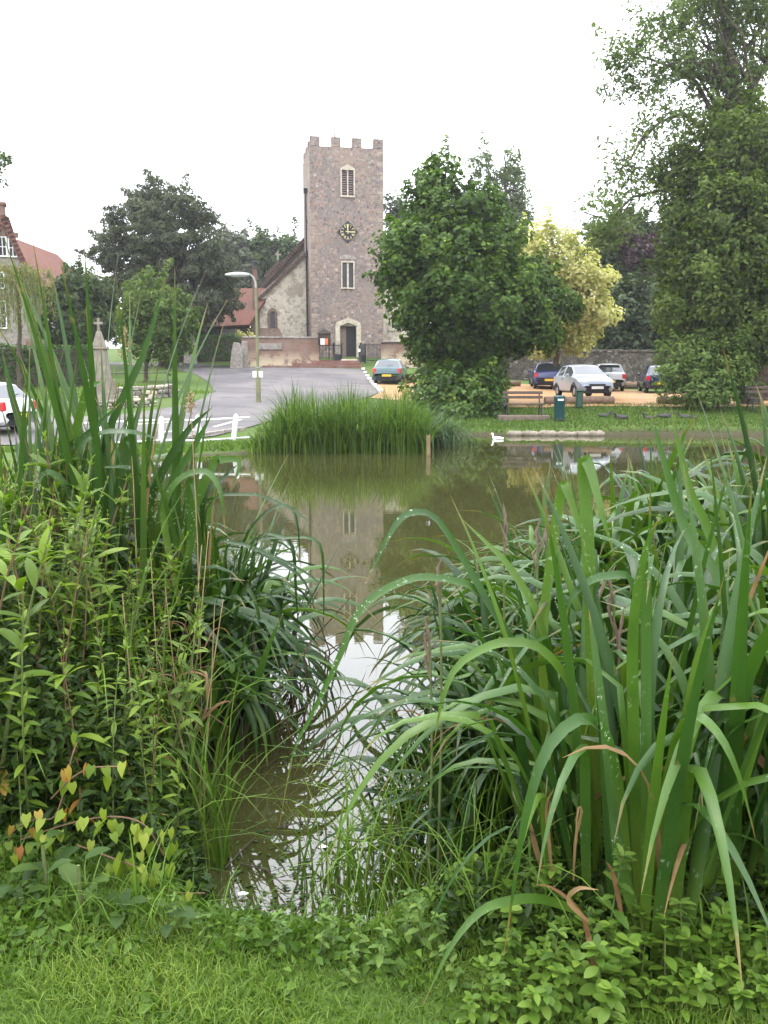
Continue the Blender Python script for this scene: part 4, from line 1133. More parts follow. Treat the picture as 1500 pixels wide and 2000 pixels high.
# ivy and laurel shrub round its foot
def bush(name, label, lobes, mat, ncl, per, cr, leaf, wid, seed, ft, cat='shrub', stems=6, group=None, flat=1.0):
    rs = np.random.RandomState(seed); t = thing(name, label, cat, ft, 0, group); f = np.array(ft)
    Lb = [(l[0] - f[0], l[1] - f[1], l[2] - f[2], *l[3:6]) for l in lobes]
    C, N, T = crown_points(Lb, ncl, per, cr, rs, flat, .7)
    V, F, Ti = leaf_cloud(C, N, leaf, wid, rs, T); link('foliage', mesh_from('foliage', V, F, Ti), M[mat], t)
    mb = MB()
    for i in range(stems):
        l = Lb[i % len(Lb)]; mb.tube(limb_pts((rs.uniform(-.3, .3), rs.uniform(-.3, .3), -.1), l[:3], rs, .2, 4), [.05, .045, .04, .03, .02], 5)
    mb.build('stem', M['bark'], t); return t
Y = 34.0
bush('laurel_shrub', 'broad yellow-green laurel shrub around the foot of the sycamore', [lobe(900, 765, Y, 75, 40), lobe(862, 772, Y - .5, 50, 38), lobe(940, 778, Y - .5, 42, 36), lobe(905, 795, Y - 1.6, 70, 26), lobe(860, 745, Y + 1, 45, 26), lobe(955, 745, Y + .6, 28, 40)],
     'shrub', 210, 42, .42, .22, .15, 12, foot(905, Y))
# golden variegated tree
Y = 47
tree('golden_tree', 'pale golden-leaved tree glowing behind the sycamore', foot(1085, Y),
     [lobe(1070, 500, Y, 66, 50), lobe(1115, 530, Y, 66, 52), lobe(1050, 560, Y, 70, 60), lobe(1150, 600, Y, 48, 56), lobe(1140, 560, Y, 52, 46), lobe(1100, 620, Y, 80, 52), lobe(1050, 650, Y, 52, 36), lobe(1020, 520, Y + 1, 45, 55), lobe(1085, 672, Y, 60, 26)],
     'golden', 300, 62, .6, .24, .16, 21, .2, shell=.6)
# far pine behind the sycamore
Y = 85
tree('pine_tree', 'thin-topped dark pine rising behind the sycamore', foot(975, Y),
     [lobe(945, 305, Y, 16, 14), lobe(965, 345, Y, 22, 18), lobe(1000, 300, Y, 14, 10), lobe(1003, 340, Y, 22, 16), lobe(1008, 375, Y, 24, 20), lobe(975, 395, Y, 34, 22), lobe(1015, 410, Y, 24, 20), lobe(930, 330, Y, 8, 10), lobe(1000, 460, Y, 50, 60)],
     'ash_far', 150, 40, .8, .45, .2, 22, .35, shell=.2, fork=.7)
Y = 82
tree('evergreen_tree', 'dark evergreen just right of the church tower', foot(775, Y), [lobe(768, 412, Y, 24, 22), lobe(778, 460, Y, 34, 50), lobe(772, 540, Y, 40, 70)], 'yew_dark', 120, 50, .8, .5, .2, 23, .35)
# dark trees beyond the stone wall
for sd, (nm, lab, px, Y, lbs, mt, ncl) in enumerate([
    ('oak_tree', 'dull green tree behind the stone wall right of the golden tree', 1215, 66, [(1205, 460, 52, 42), (1180, 500, 45, 50), (1235, 510, 62, 60), (1200, 570, 60, 60), (1270, 570, 60, 60)], 'deep_green', 330),
    ('holly_tree', 'very dark evergreen low behind the stone wall', 1215, 60, [(1215, 640, 60, 60), (1265, 655, 55, 50), (1165, 655, 45, 48), (1250, 600, 50, 50), (1310, 650, 50, 55)], 'yew_dark', 300),
    ('copper_beech', 'small purple-leaved tree between the green trees behind the wall', 1250, 62.5, [(1246, 500, 20, 16), (1255, 485, 16, 14)], 'purple', 40),
    ('yew_tree', 'dark yew behind the wall seen under the sycamore boughs', 1060, 66, [(1060, 640, 60, 50), (1000, 640, 60, 60), (1110, 660, 50, 40)], 'yew_dark', 240),
    ('chestnut_tree', 'dark broad tree closing the view behind the weeping lime', 1420, 64, [(1390, 560, 80, 90), (1450, 500, 90, 100), (1400, 660, 90, 60), (1500, 620, 90, 110), (1340, 470, 60, 70)], 'deep_green', 420)]):
    tree(nm, lab, foot(px, Y), [lobe(a, b, Y + (i % 3) - 1, c, d) for i, (a, b, c, d) in enumerate(lbs)], mt, ncl, 60, .75, .4, .26, 40 + sd, .3)
# tall ash at the right
Y = 37.5
def V3(px, py, Y): v = P(px, py, Y); return (v.x, v.y, v.z)
ALB = [lobe(1270, 55, Y, 55, 45), lobe(1330, 40, Y, 62, 52), lobe(1400, 60, Y + 1, 75, 60), lobe(1455, 30, Y, 55, 50), lobe(1300, 120, Y - 1, 62, 42), lobe(1370, 140, Y, 70, 50), lobe(1440, 130, Y + 1, 65, 60), lobe(1230, 165, Y, 38, 30), lobe(1275, 170, Y, 34, 26),
       lobe(1200, 130, Y, 24, 20), lobe(1420, -40, Y, 110, 70), lobe(1500, -20, Y + 1, 80, 90), lobe(1400, 210, Y + .5, 62, 46), lobe(1460, 220, Y, 60, 62)]
XL = [([V3(1470, 420, Y), V3(1400, 270, Y - .5), V3(1335, 222, Y - 1), V3(1290, 238, Y - 1.2), V3(1255, 268, Y - 1.4), V3(1232, 310, Y - 1.5), V3(1205, 335, Y - 1.5)], .11, .45, 46, 34, .28),
      ([V3(1475, 480, Y), V3(1420, 390, Y - .5), V3(1350, 368, Y - 1), V3(1290, 372, Y - 1.3), V3(1235, 385, Y - 1.6), V3(1190, 430, Y - 1.8), V3(1140, 415, Y - 2)], .11, .5, 46, 34, .26),
      ([V3(1340, 372, Y - 1), V3(1300, 330, Y - 1), V3(1260, 330, Y - 1.3), V3(1200, 320, Y - 1.6)], .05, .35, 26, 34, .25),
      ([V3(1460, 330, Y), V3(1420, 60, Y), V3(1415, 0, Y)], .2, .5, 18, 30, .4),
      ([V3(1400, 240, Y), V3(1360, 160, Y), V3(1310, 130, Y), V3(1240, 105, Y), V3(1180, 110, Y)], .09, .35, 24, 30, .25),
      ([V3(1235, 390, Y - 1.6), V3(1200, 440, Y - 1.8), V3(1170, 470, Y - 1.9)], .03, .3, 18, 30, .22)]
tree('ash_tree', 'very tall airy ash with drooping boughs at the right edge', foot(1490, Y), ALB, 'ash_far', 290, 46, .66, .23, .10, 60, .42, 'bark', nlimb=9, shell=.2, fork=.5, extra_limbs=XL)
# weeping lime in front of it
Y = 35.5
WLB = [lobe(1450, 250, Y, 62, 60), lobe(1400, 310, Y, 70, 66), lobe(1480, 340, Y, 70, 80), lobe(1360, 400, Y, 62, 62), lobe(1430, 430, Y - 1, 85, 80), lobe(1335, 480, Y, 52, 58), lobe(1400, 520, Y - 1, 85, 70), lobe(1480, 520, Y - 1, 80, 100),
       lobe(1320, 560, Y, 46, 56), lobe(1380, 600, Y - 1, 90, 56), lobe(1460, 640, Y - 1, 80, 55), lobe(1310, 610, Y, 36, 36), lobe(1520, 420, Y, 90, 160), lobe(1520, 640, Y - 1, 70, 70), lobe(1340, 350, Y + .5, 40, 40)]
tree('lime_tree', 'massive lime tree hanging over the far bank at the right edge', foot(1468, Y), WLB, 'lime', 700, 78, .60, .2, .13, 61, .45, nlimb=9, shell=.6, fork=.3, droop=.3)
Y = 33.8
bush('elder_bush', 'low leafy green bush under the lime tree by the dark blue car', [lobe(1345, 690, Y, 56, 34), lobe(1400, 700, Y, 60, 42), lobe(1340, 735, Y - .5, 48, 34), lobe(1400, 745, Y - .5, 60, 34), lobe(1365, 768, Y - .8, 62, 22), lobe(1445, 730, Y, 36, 40)], 'mid_green', 230, 52, .46, .17, .09, 62, foot(1385, Y), stems=8)
# big yew left of the church
Y = 61
YLB = []
rs_ = np.random.RandomState(3)
for (px, py, rx, rz) in [(320, 372, 40, 22), (290, 395, 45, 24), (360, 400, 48, 24), (320, 420, 80, 26), (250, 430, 46, 22), (385, 435, 44, 24), (300, 460, 95, 26), (215, 478, 40, 20), (380, 475, 62, 26), (260, 505, 75, 28), (340, 515, 90, 30), (410, 520, 52, 26), (200, 500, 26, 16),
                          (280, 550, 85, 30), (370, 555, 85, 30), (435, 560, 38, 28), (330, 590, 100, 34), (405, 595, 48, 30), (250, 600, 70, 40), (345, 620, 70, 30), (290, 640, 80, 30), (440, 585, 30, 22), (445, 540, 22, 16)]:
    YLB.append(lobe(px, py, Y + rs_.uniform(-2, 2), rx, rz))
tree('cedar_tree', 'huge dark cedar with tiered boughs left of the church', foot(330, Y), YLB, 'yew', 820, 70, .72, .34, .10, 70, .6, nlimb=12, flat=.42, shell=.5, droop=.35)
Y = 100
tree('distant_tree', 'grey-green distant tree between the cedar and the church', foot(455, Y), [lobe(450, 500, Y, 40, 40), lobe(470, 540, Y, 50, 50), lobe(440, 480, Y, 26, 24)], 'yew', 150, 50, 1.0, .55, .3, 71, .4)
tree('distant_tree', 'darker distant tree nearest the church nave roof', foot(535, Y), [lobe(530, 490, Y, 42, 30), lobe(545, 520, Y, 40, 40), lobe(505, 520, Y, 40, 42), lobe(560, 500, Y, 26, 34)], 'deep_green', 150, 50, 1.0, .55, .3, 72, .4)
# dark bushy tree right of the house, and the small round tree on the grass
Y = 52
tree('bay_tree', 'dense dark green tree between the house and the memorial', foot(140, Y), [lobe(145, 555, Y, 40, 30), lobe(125, 590, Y, 30, 40), lobe(165, 590, Y, 45, 50), lobe(140, 640, Y, 60, 40), lobe(190, 620, Y, 30, 46), lobe(195, 575, Y, 26, 32)], 'deep_green', 240, 56, .55, .28, .17, 73, .2)
Y = 46
tree('small_round_tree', 'small round-headed green tree on the grass beside the lane', foot(283, Y), [lobe(280, 575, Y, 42, 34), lobe(320, 600, Y, 50, 38), lobe(290, 630, Y, 55, 42), lobe(350, 620, Y, 34, 30), lobe(330, 660, Y, 50, 34), lobe(285, 680, Y, 42, 26), lobe(345, 650, Y, 34, 30), lobe(325, 700, Y, 20, 16), lobe(262, 640, Y, 30, 40)], 'mid_green', 250, 56, .45, .2, .12, 74, .13, fork=.3)
Y = 40
tree('thin_tree', 'sliver of a tall tree at the far left edge', foot(-75, Y), [lobe(-14, 335, Y, 20, 34), lobe(-60, 420, Y, 30, 60), lobe(-75, 520, Y, 30, 60)], 'ash', 80, 40, .5, .22, .11, 75, .15)
# young weeping willow in front of the house
def willow(label, px, py, Y, rx, seed):
    rs = np.random.RandomState(seed); ft = foot(px, Y); t = thing('willow_tree', label, 'tree', ft)
    top = np.array(P(px, py, Y)) - np.array(ft); s = 1 / ppm(Y)
    mb = MB(); mb.tube(limb_pts((0, 0, -.2), top, rs, .06, 5), [.12, .1, .09, .08, .06, .04], 7); mb.build('trunk', M['bark'], t, smooth=True)
    C, N, Tn, T = [], [], [], []
    st_ = MB()
    for i in range(95):
        a = rs.uniform(0, 2 * math.pi); R = rx * s * rs.uniform(.25, 1.0); H0 = rs.uniform(-.35, .35)
        L = rs.uniform(1.0, 2.6); pts = []
        for k in range(9):
            f = k / 8
            if f < .4: q = top + np.array([math.cos(a) * R * f / .4, math.sin(a) * R * f / .4, H0 + .5 * math.sin(f / .4 * math.pi * .6)])
            else: q = top + np.array([math.cos(a) * R * (1 + .1 * (f - .4)), math.sin(a) * R, H0 + .48 - (f - .4) / .6 * L])
            pts.append(q)
        st_.tube(pts, [.012] * 8 + [.004], 4, cap=False)
        for k in range(30):
            f = rs.uniform(.15, 1) * 8; i0 = min(7, int(f)); q = pts[i0] + (pts[i0 + 1] - pts[i0]) * (f - i0)
            C.append(q + rs.normal(size=3) * .05); N.append(rs.normal(size=3) + np.array([0, 0, .3])); Tn.append(np.array([rs.normal() * .3, rs.normal() * .3, -1.0])); T.append(rs.uniform())
    st_.build('hanging_shoots', M['stem'], t)
    V, F, Ti = leaf_cloud(np.array(C), np.array(N), .17, .04, rs, np.array(T), .1, np.array(Tn)); link('crown', mesh_from('crown', V, F, Ti), M['willow'], t)
willow('small weeping willow with yellowish drooping shoots in front of the house', 38, 560, 36, 66, 80)
# clipped hedges
def hedge(label, a, b, depth, z1, seed, per=220, leaf=.12, name='hedge'):
    rs = np.random.RandomState(seed); d = (b - a); L = d.to_2d().length
    t = thing(name, label, 'hedge', a, math.atan2(d.y, d.x))
    hh = z1 - a.z; area = L * hh + L * depth + depth * hh
    n = int(area * per)
    u = rs.uniform(0, 1, (n, 3)) * np.array([L, depth, hh])
    face = rs.choice(3, n, p=np.array([L * hh, L * depth, depth * hh]) / area)
    nr = np.zeros((n, 3))
    u[face == 0, 1] = 0; nr[face == 0, 1] = -1
    u[face == 1, 2] = hh; nr[face == 1, 2] = 1
    u[face == 2, 0] = L; nr[face == 2, 0] = 1
    lump = .06 * np.sin(u[:, :1] * 3.1) * np.cos(u[:, 2:] * 4.0 + u[:, 1:2] * 2)
    u += nr * lump + rs.normal(size=u.shape) * .05
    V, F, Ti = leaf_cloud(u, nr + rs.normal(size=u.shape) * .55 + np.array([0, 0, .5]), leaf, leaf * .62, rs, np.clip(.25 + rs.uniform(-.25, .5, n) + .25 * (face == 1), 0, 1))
    link('foliage', mesh_from('foliage', V, F, Ti), M['hedge'], t)
    MB().box((L / 2, depth / 2 + .02, hh / 2 - .1), (L - .12, depth - .12, hh - .05)).build('inner_twigs', M['bark'], t)
hedge('long clipped hedge behind the war memorial at the left', P(-160, 770, 40), P(184, 768, 42.0), 1.4, P(100, 676, 41).z, 90, 170, .14)
hedge('short clipped hedge between two stone piers left of the brick wall', P(379, 702, 59), P(460, 712, 59), 1.2, P(420, 656, 59).z, 91, 200, .15)
rs_ = np.random.RandomState(9)
bush('golden_shrub', 'small yellow shrub on top of the brick wall end', [lobe(482, 657, 60.8, 18, 7, .5), lobe(470, 655, 60.8, 8, 7, .4)], 'golden', 30, 24, .2, .14, .09, 92, V3(480, 690, 60.8), stems=4)

# ------------------------------------------------------------------ grass blades (uncountable)
def blades(px, py, pz, L, W, lean, rs, tint, seg=2, curl=1.0):
    """tapering blades: arrays of foot positions, lengths, widths"""
    n = len(px); a = rs.uniform(0, 2 * np.pi, n); fa = a + rs.uniform(-1.2, 1.2, n)
    dx, dy = np.cos(a), np.sin(a); wx_, wy_ = -np.sin(fa), np.cos(fa)
    rows = []
    base = np.stack([px, py, pz], -1)
    for k in range(seg + 1):
        f = k / seg; ang = lean * (0.35 * f + .65 * f * f * curl)
        hor = np.stack([dx, dy, dx * 0], -1)
        c = base + hor * (L * f * np.sin(ang))[:, None] + np.array([0, 0, 1.0]) * (L * f * np.cos(ang * .85))[:, None]
        w = W * (1 - f) ** .6 / 2
        if k < seg:
            off = np.stack([wx_, wy_, wx_ * 0], -1) * w[:, None]; rows += [c - off, c + off]
        else: rows.append(c)
    m = len(rows); V = np.stack(rows, 1).reshape(-1, 3)
    tri = []
    for k in range(seg):
        b = 2 * k
        if k < seg - 1: tri += [(b, b + 1, b + 3), (b, b + 3, b + 2)]
        else: tri.append((b, b + 1, b + 2))
    F = (np.arange(n)[:, None, None] * m + np.array(tri)[None]).reshape(-1, 3)
    return V, F, np.repeat(tint, m)
def grass(name, label, x0, x1, y0, y1, n, L, W, mat, seed, cond=None, seg=2, lean=(.1, .9), cat='grass'):
    rs = np.random.RandomState(seed)
    x = rs.uniform(x0, x1, n); y = rs.uniform(y0, y1, n)
    k = cond(x, y) if cond is not None else np.ones(n, bool); x, y = x[k], y[k]; n = len(x)
    pn = .5 + .5 * np.sin(x * 4.1 + 1.7 * np.sin(y * 3.3)) * np.cos(y * 4.7 + np.sin(x * 2.9))
    Lx = L * rs.uniform(.5, 1.25, n) * (.6 + .7 * pn)
    V, F, T = blades(x, y, H(x, y) - .01, Lx, W * rs.uniform(.7, 1.3, n), rs.uniform(*lean, n), rs, np.clip(.2 + .35 * pn + rs.uniform(-.25, .45, n), 0, 1), seg)
    o = link(name, mesh_from(name, V, F, T), M[mat]); tag(o, label, cat, kind='stuff'); return o
grass('lawn_grass', 'short bright lawn grass along the bottom of the photo', -2.0, 2.0, 1.7, 2.75, 70000, .058, .0042, 'lawn', 100, lambda x, y: (pond_sd(x, y) > .12) & (y < 2.52 + .16 * np.sin(x * 5) + .1 * np.sin(x * 13)), 3, (.2, 1.3))
grass('bank_grass', 'longer grass fringing the near bank', -2.6, 2.6, 2.3, 6.5, 14000, .17, .006, 'sward', 101, lambda x, y: (pond_sd(x, y) > .06) & (pond_sd(x, y) < 1.1), 3, (.2, 1.2))
grass('far_lawn_grass', 'mown grass of the far bank beside the water', 1.5, 16, 28.2, 35.2, 26000, .11, .03, 'lawn_far', 102, lambda x, y: (pond_sd(x, y) > .16), 2, (.1, .9))
grass('far_bank_grass', 'rough grass on the bank below the white fence', -9, -2.4, 20, 24.2, 9000, .16, .03, 'sward', 103, lambda x, y: (pond_sd(x, y) > .2) & (H(x, y) > .05) & (y < 22.0 + (x + 9) * .28 + .15 * np.sin(x * 4)), 2, (.1, .9))
grass('island_grass', 'mown grass of the island round the memorial', -17, -7.4, 31, 46, 15000, .12, .04, 'lawn', 104, lambda x, y: (y > 38 + (x + 7.6) * .62) & (y < 39.2 - (x + 7.7) * .9), 2, (.1, .9))
# ------------------------------------------------------------------ cars
for nm, c, r in (('car_green', (0.004, 0.06, 0.064), .3), ('car_blue', (0.02, 0.03, 0.14), .25), ('car_silver', (0.27, 0.31, 0.37), .35), ('car_pale', (0.36, 0.365, 0.37), .35), ('car_navy', (0.012, 0.016, 0.06), .25), ('car_white', (0.75, 0.76, 0.78), .3)):
    M[nm] = simple(nm + '_paint', c, r, .6, var=.06, **{'Coat Weight': .6, 'Coat Roughness': .06})
M['tyre'] = simple('tyre_rubber', (0.02, 0.02, 0.02), .85, .2)
M['rim'] = simple('wheel_trim', (0.35, 0.36, 0.37), .35, .5, metal=.6)
M['car_glass'] = simple('car_window_glass', (0.03, 0.04, 0.045), .05, .9, var=.1)
M['red_lens'] = simple('tail_lamp_red', (0.45, 0.015, 0.02), .25, .5)
M['plate_yellow'] = simple('rear_plate', (0.62, 0.45, 0.06), .5, .3, var=.05)
M['plate_white'] = simple('front_plate', (0.7, 0.7, 0.68), .5, .3, var=.05)
M['black_trim'] = simple('black_trim', (0.022, 0.022, 0.024), .55, .3)
STN = [(0.00, .40, .56, .60, .70, .60), (0.04, .31, .72, .76, .77, .70), (0.10, .27, .86, .905, .80, .74), (0.17, .25, .90, .97, .812, .70), (0.50, .24, .92, 1.335, .82, .575), (0.72, .24, .92, 1.40, .825, .57),
       (1.60, .23, .915, 1.44, .83, .585), (2.05, .23, .90, 1.39, .83, .57), (2.78, .23, .88, .965, .825, .70), (3.25, .24, .80, .845, .80, .70), (3.52, .26, .68, .735, .75, .66), (3.64, .32, .54, .59, .66, .58), (3.68, .40, .5, .53, .6, .5)]
def car_point(y, v, s):
    """loft: y along the car, v 0..1 round the half section from sill to roof centre"""
    k = 0
    ys_ = [q[0] for q in STN]
    while k < len(STN) - 2 and y > ys_[k + 1]: k += 1
    f = min(1, max(0, (y - ys_[k]) / (ys_[k + 1] - ys_[k])))
    zb, zs, zt, wb, wt = [STN[k][i] + (STN[k + 1][i] - STN[k][i]) * f for i in range(1, 6)]
    pr = [(0.0, wb * .80, zb), (.10, wb * .96, zb + .08), (.24, wb * 1.0, zb + (zs - zb) * .5), (.40, wb * .985, zs), (.46, wb * .95, zs + (zt - zs) * .06),
          (.68, wt + (wb * .95 - wt) * .12, zs + (zt - zs) * .86), (.74, wt * .96, zs + (zt - zs) * .96), (.86, wt * .6, zt), (1.0, 0, zt + .015)]
    i = 0
    while i < len(pr) - 2 and v > pr[i + 1][0]: i += 1
    g = (v - pr[i][0]) / (pr[i + 1][0] - pr[i][0])
    return (pr[i][1] + (pr[i + 1][1] - pr[i][1]) * g, y, pr[i][2] + (pr[i + 1][2] - pr[i][2]) * g)
def car(name, label, paint, loc, rotz, plate_at='rear', scale=(1, 1, 1), bumper=None, spoiler=False, group='cars parked by the church'):
    t = thing(name, label, 'car', loc, rotz, group); t.scale = scale
    Ys = sorted(set([q[0] for q in STN] + list(np.arange(0, 3.68, .07)))); Vs = [0, .05, .10, .17, .24, .32, .40, .43, .46, .52, .60, .68, .71, .74, .80, .86, .93, 1.0]
    wheels = (.62, 2.98); bins = {'body': [], 'side_window': [], 'windscreen': [], 'rear_window': [], 'bumper': []}
    pts = {}
    for sd in (-1, 1):
        for i, y in enumerate(Ys):
            for j, v in enumerate(Vs):
                x, yy, z = car_point(y, v, 1); pts[(sd, i, j)] = Vector((x * sd, yy, z))
    for sd in (-1, 1):
        for i in range(len(Ys) - 1):
            for j in range(len(Vs) - 1):
                q = [pts[(sd, i, j)], pts[(sd, i + 1, j)], pts[(sd, i + 1, j + 1)], pts[(sd, i, j + 1)]]
                if sd < 0: q = q[::-1]
                c = sum(q, Vector()) / 4; y, v = c.y, (Vs[j] + Vs[j + 1]) / 2
                if v < .4 and any((c.y - w) ** 2 + (c.z - .29) ** 2 < .335 ** 2 for w in wheels): continue
                k = 'body'
                if .46 < v < .68 and .62 < y < 2.55 and not (1.42 < y < 1.52) and not (y > 2.05 and c.z > 1.40 - (y - 2.05) * .56): k = 'side_window'
                elif v > .74 and 2.10 < y < 2.74: k = 'windscreen'
                elif v > .72 and .185 < y < .485: k = 'rear_window'
                elif (y < .06 and c.z < .6) or (y > 3.5 and c.z < .56 and v < .99) : k = 'bumper'
                bins[k].append(q)
    def mk(nm, quads, mat, par):
        me = bpy.data.meshes.new(nm); vv = []; ff = []
        for q in quads:
            n = len(vv); vv += [tuple(p) for p in q]; ff.append((n, n + 1, n + 2, n + 3))
        me.from_pydata(vv, [], ff); bm = bmesh.new(); bm.from_mesh(me); bmesh.ops.remove_doubles(bm, verts=bm.verts, dist=.0005)
        for f in bm.faces: f.smooth = True
        for e in bm.edges:
            if len(e.link_faces) == 2 and e.calc_face_angle(0) > math.radians(38): e.smooth = False
        bm.to_mesh(me); bm.free(); return link(nm, me, mat, par)
    mk('body', bins['body'], paint, t)
    for s_ in (-1, 1):
        mk('side_window', [q for q in bins['side_window'] if q[0].x * s_ > 0], M['car_glass'], t)
    mk('windscreen', bins['windscreen'], M['car_glass'], t); rwn = mk('rear_window', bins['rear_window'], M['car_glass'], t)
    mk('bumper', [q for q in bins['bumper'] if q[0].y < 1], bumper or paint, t); mk('bumper', [q for q in bins['bumper'] if q[0].y > 1], bumper or paint, t)
    MB().box((0, 1.84, .36), (1.3, 3.3, .3)).build('underbody', M['black_trim'], t)
    for w in wheels:
        for s_ in (-1, 1):
            tm = MB(); prof = [(.16, -.08), (.26, -.085), (.285, -.06), (.285, .06), (.26, .085), (.16, .08)]; tm.lathe(prof, 20)
            wh = tm.build('wheel', M['tyre'], t, smooth=True, loc=(s_ * .70, w, .285), rot=(0, math.radians(90), 0))
            rm = MB(); rm.lathe([(.185, -.02), (.17, .0), (.06, .02), (.03, .03)], 14); rm.build('rim', M['rim'], wh, smooth=True, loc=(0, 0, s_ * .078), rot=(0 if s_ > 0 else math.pi, 0, 0))
            ar = MB(); ar.tube([(s_ * .815, w + .335 * math.cos(a), .29 + .335 * math.sin(a)) for a in np.linspace(-.05, math.pi + .05, 14)], .03, 6); ar.build('wheel_arch', M['black_trim'], t, smooth=True)
    for s_ in (-1, 1):
        MB().box((s_ * .70, .075, .76), (.2, .12, .26), taper=.85).build('tail_lamp', M['red_lens'], t, bevel=.02)
        MB().box((s_ * .54, 3.50, .67), (.30, .2, .15), taper=.8).build('headlamp', M['lens'], t, bevel=.03)
        MB().box((s_ * .90, 2.36, .97), (.17, .1, .13)).build('wing_mirror', paint, t, bevel=.03)
        MB().box((s_ * .825, 1.45, .80), (.03, .16, .03)).build('door_handle', M['black_trim'], t)
    MB().box((0, -.012, .50), (.52, .02, .12)).build('number_plate', M['plate_yellow'], t, bevel=.004)
    MB().box((0, 3.69, .45), (.52, .02, .11)).build('number_plate', M['plate_white'], t, bevel=.004)
    MB().box((0, 3.655, .57), (.7, .05, .07)).build('grille', M['black_trim'], t)
    wp = MB(); wp.tube([(.0, .165, .985), (.12, .24, 1.06), (.34, .27, 1.08)], .012, 5); wp.build('wiper', M['black_trim'], rwn)
    if spoiler: MB().box((0, .47, 1.36), (1.05, .2, .04)).build('spoiler', paint, t, bevel=.015)
    return t
def at(px, py, Y):
    v = P(px, py, Y); return (v.x, v.y, h(v.x, v.y) + .04)
car('hatchback_car', 'teal green hatchback parked at the road edge below the church gate', M['car_green'], at(755, 750, 49.0), math.radians(-8), bumper=M['car_green'])
car('hatchback_car', 'small dark blue hatchback in front of the stone wall, left of the pale cars', M['car_blue'], at(1073, 760, 46.5), math.radians(-5), scale=(1, .95, 1))
car('hatchback_car', 'pale silver hatchback seen from behind near the wall', M['car_pale'], at(1191, 768, 46.5), math.radians(-8), scale=(1, 1, 1.02), spoiler=True)
car('hatchback_car', 'silver car facing the pond behind the bins', M['car_silver'], at(1112, 770, 40.8), math.radians(180 + 6), scale=(1, 1.02, 1))
car('hatchback_car', 'navy blue car half hidden behind the low bush', M['car_navy'], at(1293, 770, 44.5), math.radians(-9))
car('hatchback_car', 'white car on the lane mostly hidden by the left reeds', M['car_white'], at(45, 850, 24.0), math.radians(78))

# ------------------------------------------------------------------ logs, benches, bins, fence, lamp, memorial
def log(label, p0, p1, Y0, Y1, r):
    a, b = P(p0[0], p0[1], Y0), P(p1[0], p1[1], Y1); a.z = h(a.x, a.y) + r; b.z = h(b.x, b.y) + r
    t = thing('log_barrier', label, 'log', a, math.atan2(b.y - a.y, b.x - a.x), 'logs edging the car park'); L = (b - a).to_2d().length
    rs = np.random.RandomState(int(p0[0])); n = 9
    mb = MB(); mb.tube([(L * i / n, rs.normal() * .015, (b.z - a.z) * i / n + rs.normal() * .012) for i in range(n + 1)], [r * rs.uniform(.93, 1.07) for _ in range(n + 1)], 10)
    mb.build('timber', M['log'], t, smooth=True)
    for x_, s_ in ((-.012, -1), (L + .012, 1)):
        MB().tube([(x_, 0, 0 if s_ < 0 else b.z - a.z), (x_ + s_ * .01, 0, 0 if s_ < 0 else b.z - a.z)], r * .82, 10).build('cut_end', M['post_wood'], t)
log('long log at the edge of the gravel behind the bins', (1064, 786), (1198, 786), 35.0, 35.0, .16)
log('log under the low bush at the right of the gravel', (1284, 787), (1424, 788), 35.2, 35.2, .16)
log('short log at the back of the gravel near the blue car', (966, 744), (1016, 746), 49, 49, .17)
log('log beyond the teal hatchback', (792, 738), (816, 739), 50, 52, .2)
log('pale log against the foot of the stone wall', (1216, 757), (1256, 760), 50.5, 50.5, .2)
def bench(label, p0, p1, Y0, Y1, slab=True):
    a, b = P(p0[0], p0[1], Y0), P(p1[0], p1[1], Y1); a.z = h(a.x, a.y); b.z = a.z
    t = thing('park_bench', label, 'bench', a, math.atan2(b.y - a.y, b.x - a.x), 'benches by the pond'); L = (b - a).length
    S = .12
    if slab: MB().box((L / 2, .1, S / 2), (L * 1.22, .75, S + .1)).build('slab', M['concrete'], t, bevel=.015)
    for x_ in (.12, L - .12):
        f = MB(); f.tube([(x_, .48, S), (x_, .36, S + .42), (x_, .48, S + .88)], .024, 6); f.tube([(x_, -.08, S), (x_, -.04, S + .42), (x_, .38, S + .42)], .024, 6); f.build('leg', M['black_iron'], t)
    for i in range(3): MB().box((L / 2, -.02 + i * .14, S + .445), (L, .11, .035)).build('seat_slat', M['bench_wood'], t, bevel=.006)
    for z_ in (.62, .78): MB().box((L / 2, .41 + (z_ - .62) * .2, S + z_ + .06), (L, .03, .1), rx=-.25).build('back_slat', M['bench_wood'], t, bevel=.006)
    return t
bench('dark slatted bench on a slab beside the shrub, facing the pond', (984, 812), (1063, 813), 31.0, 31.0)
bench('dark bench at the right edge under the lime tree', (1462, 812), (1530, 812), 32.5, 32.5, False)
a = at(1092, 818, 30.4); t = thing('litter_bin', 'round teal litter bin on the grass right of the bench', 'bin', (a[0], a[1], a[2] - .04))
MB().lathe([(.17, 0), (.18, .05), (.19, .72), (.20, .74), (.20, .80)], 20).build('drum', M['bin_teal'], t, smooth=True)
MB().lathe([(.205, .80), (.205, .84), (.17, .88), (.02, .89)], 20).build('lid', M['bin_teal'], t, smooth=True)
MB().box((0, -.196, .74), (.2, .012, .06)).build('plate', M['plate_white'], t); MB().lathe([(.185, .04), (.195, .06), (.185, .1)], 18).build('base_band', M['black_trim'], t)
a = at(1131, 796, 33.4); t = thing('dog_waste_bin', 'squat dark green post bin behind the round bin', 'bin', (a[0], a[1], a[2] - .04))
MB().box((0, 0, .34), (.26, .24, .62), taper=.97).build('box', M['bin_green'], t, bevel=.04); MB().box((0, -.02, .67), (.29, .28, .06)).build('lid', M['bin_green'], t, bevel=.02); MB().box((0, 0, .02), (.1, .1, .1)).build('foot', M['black_trim'], t)
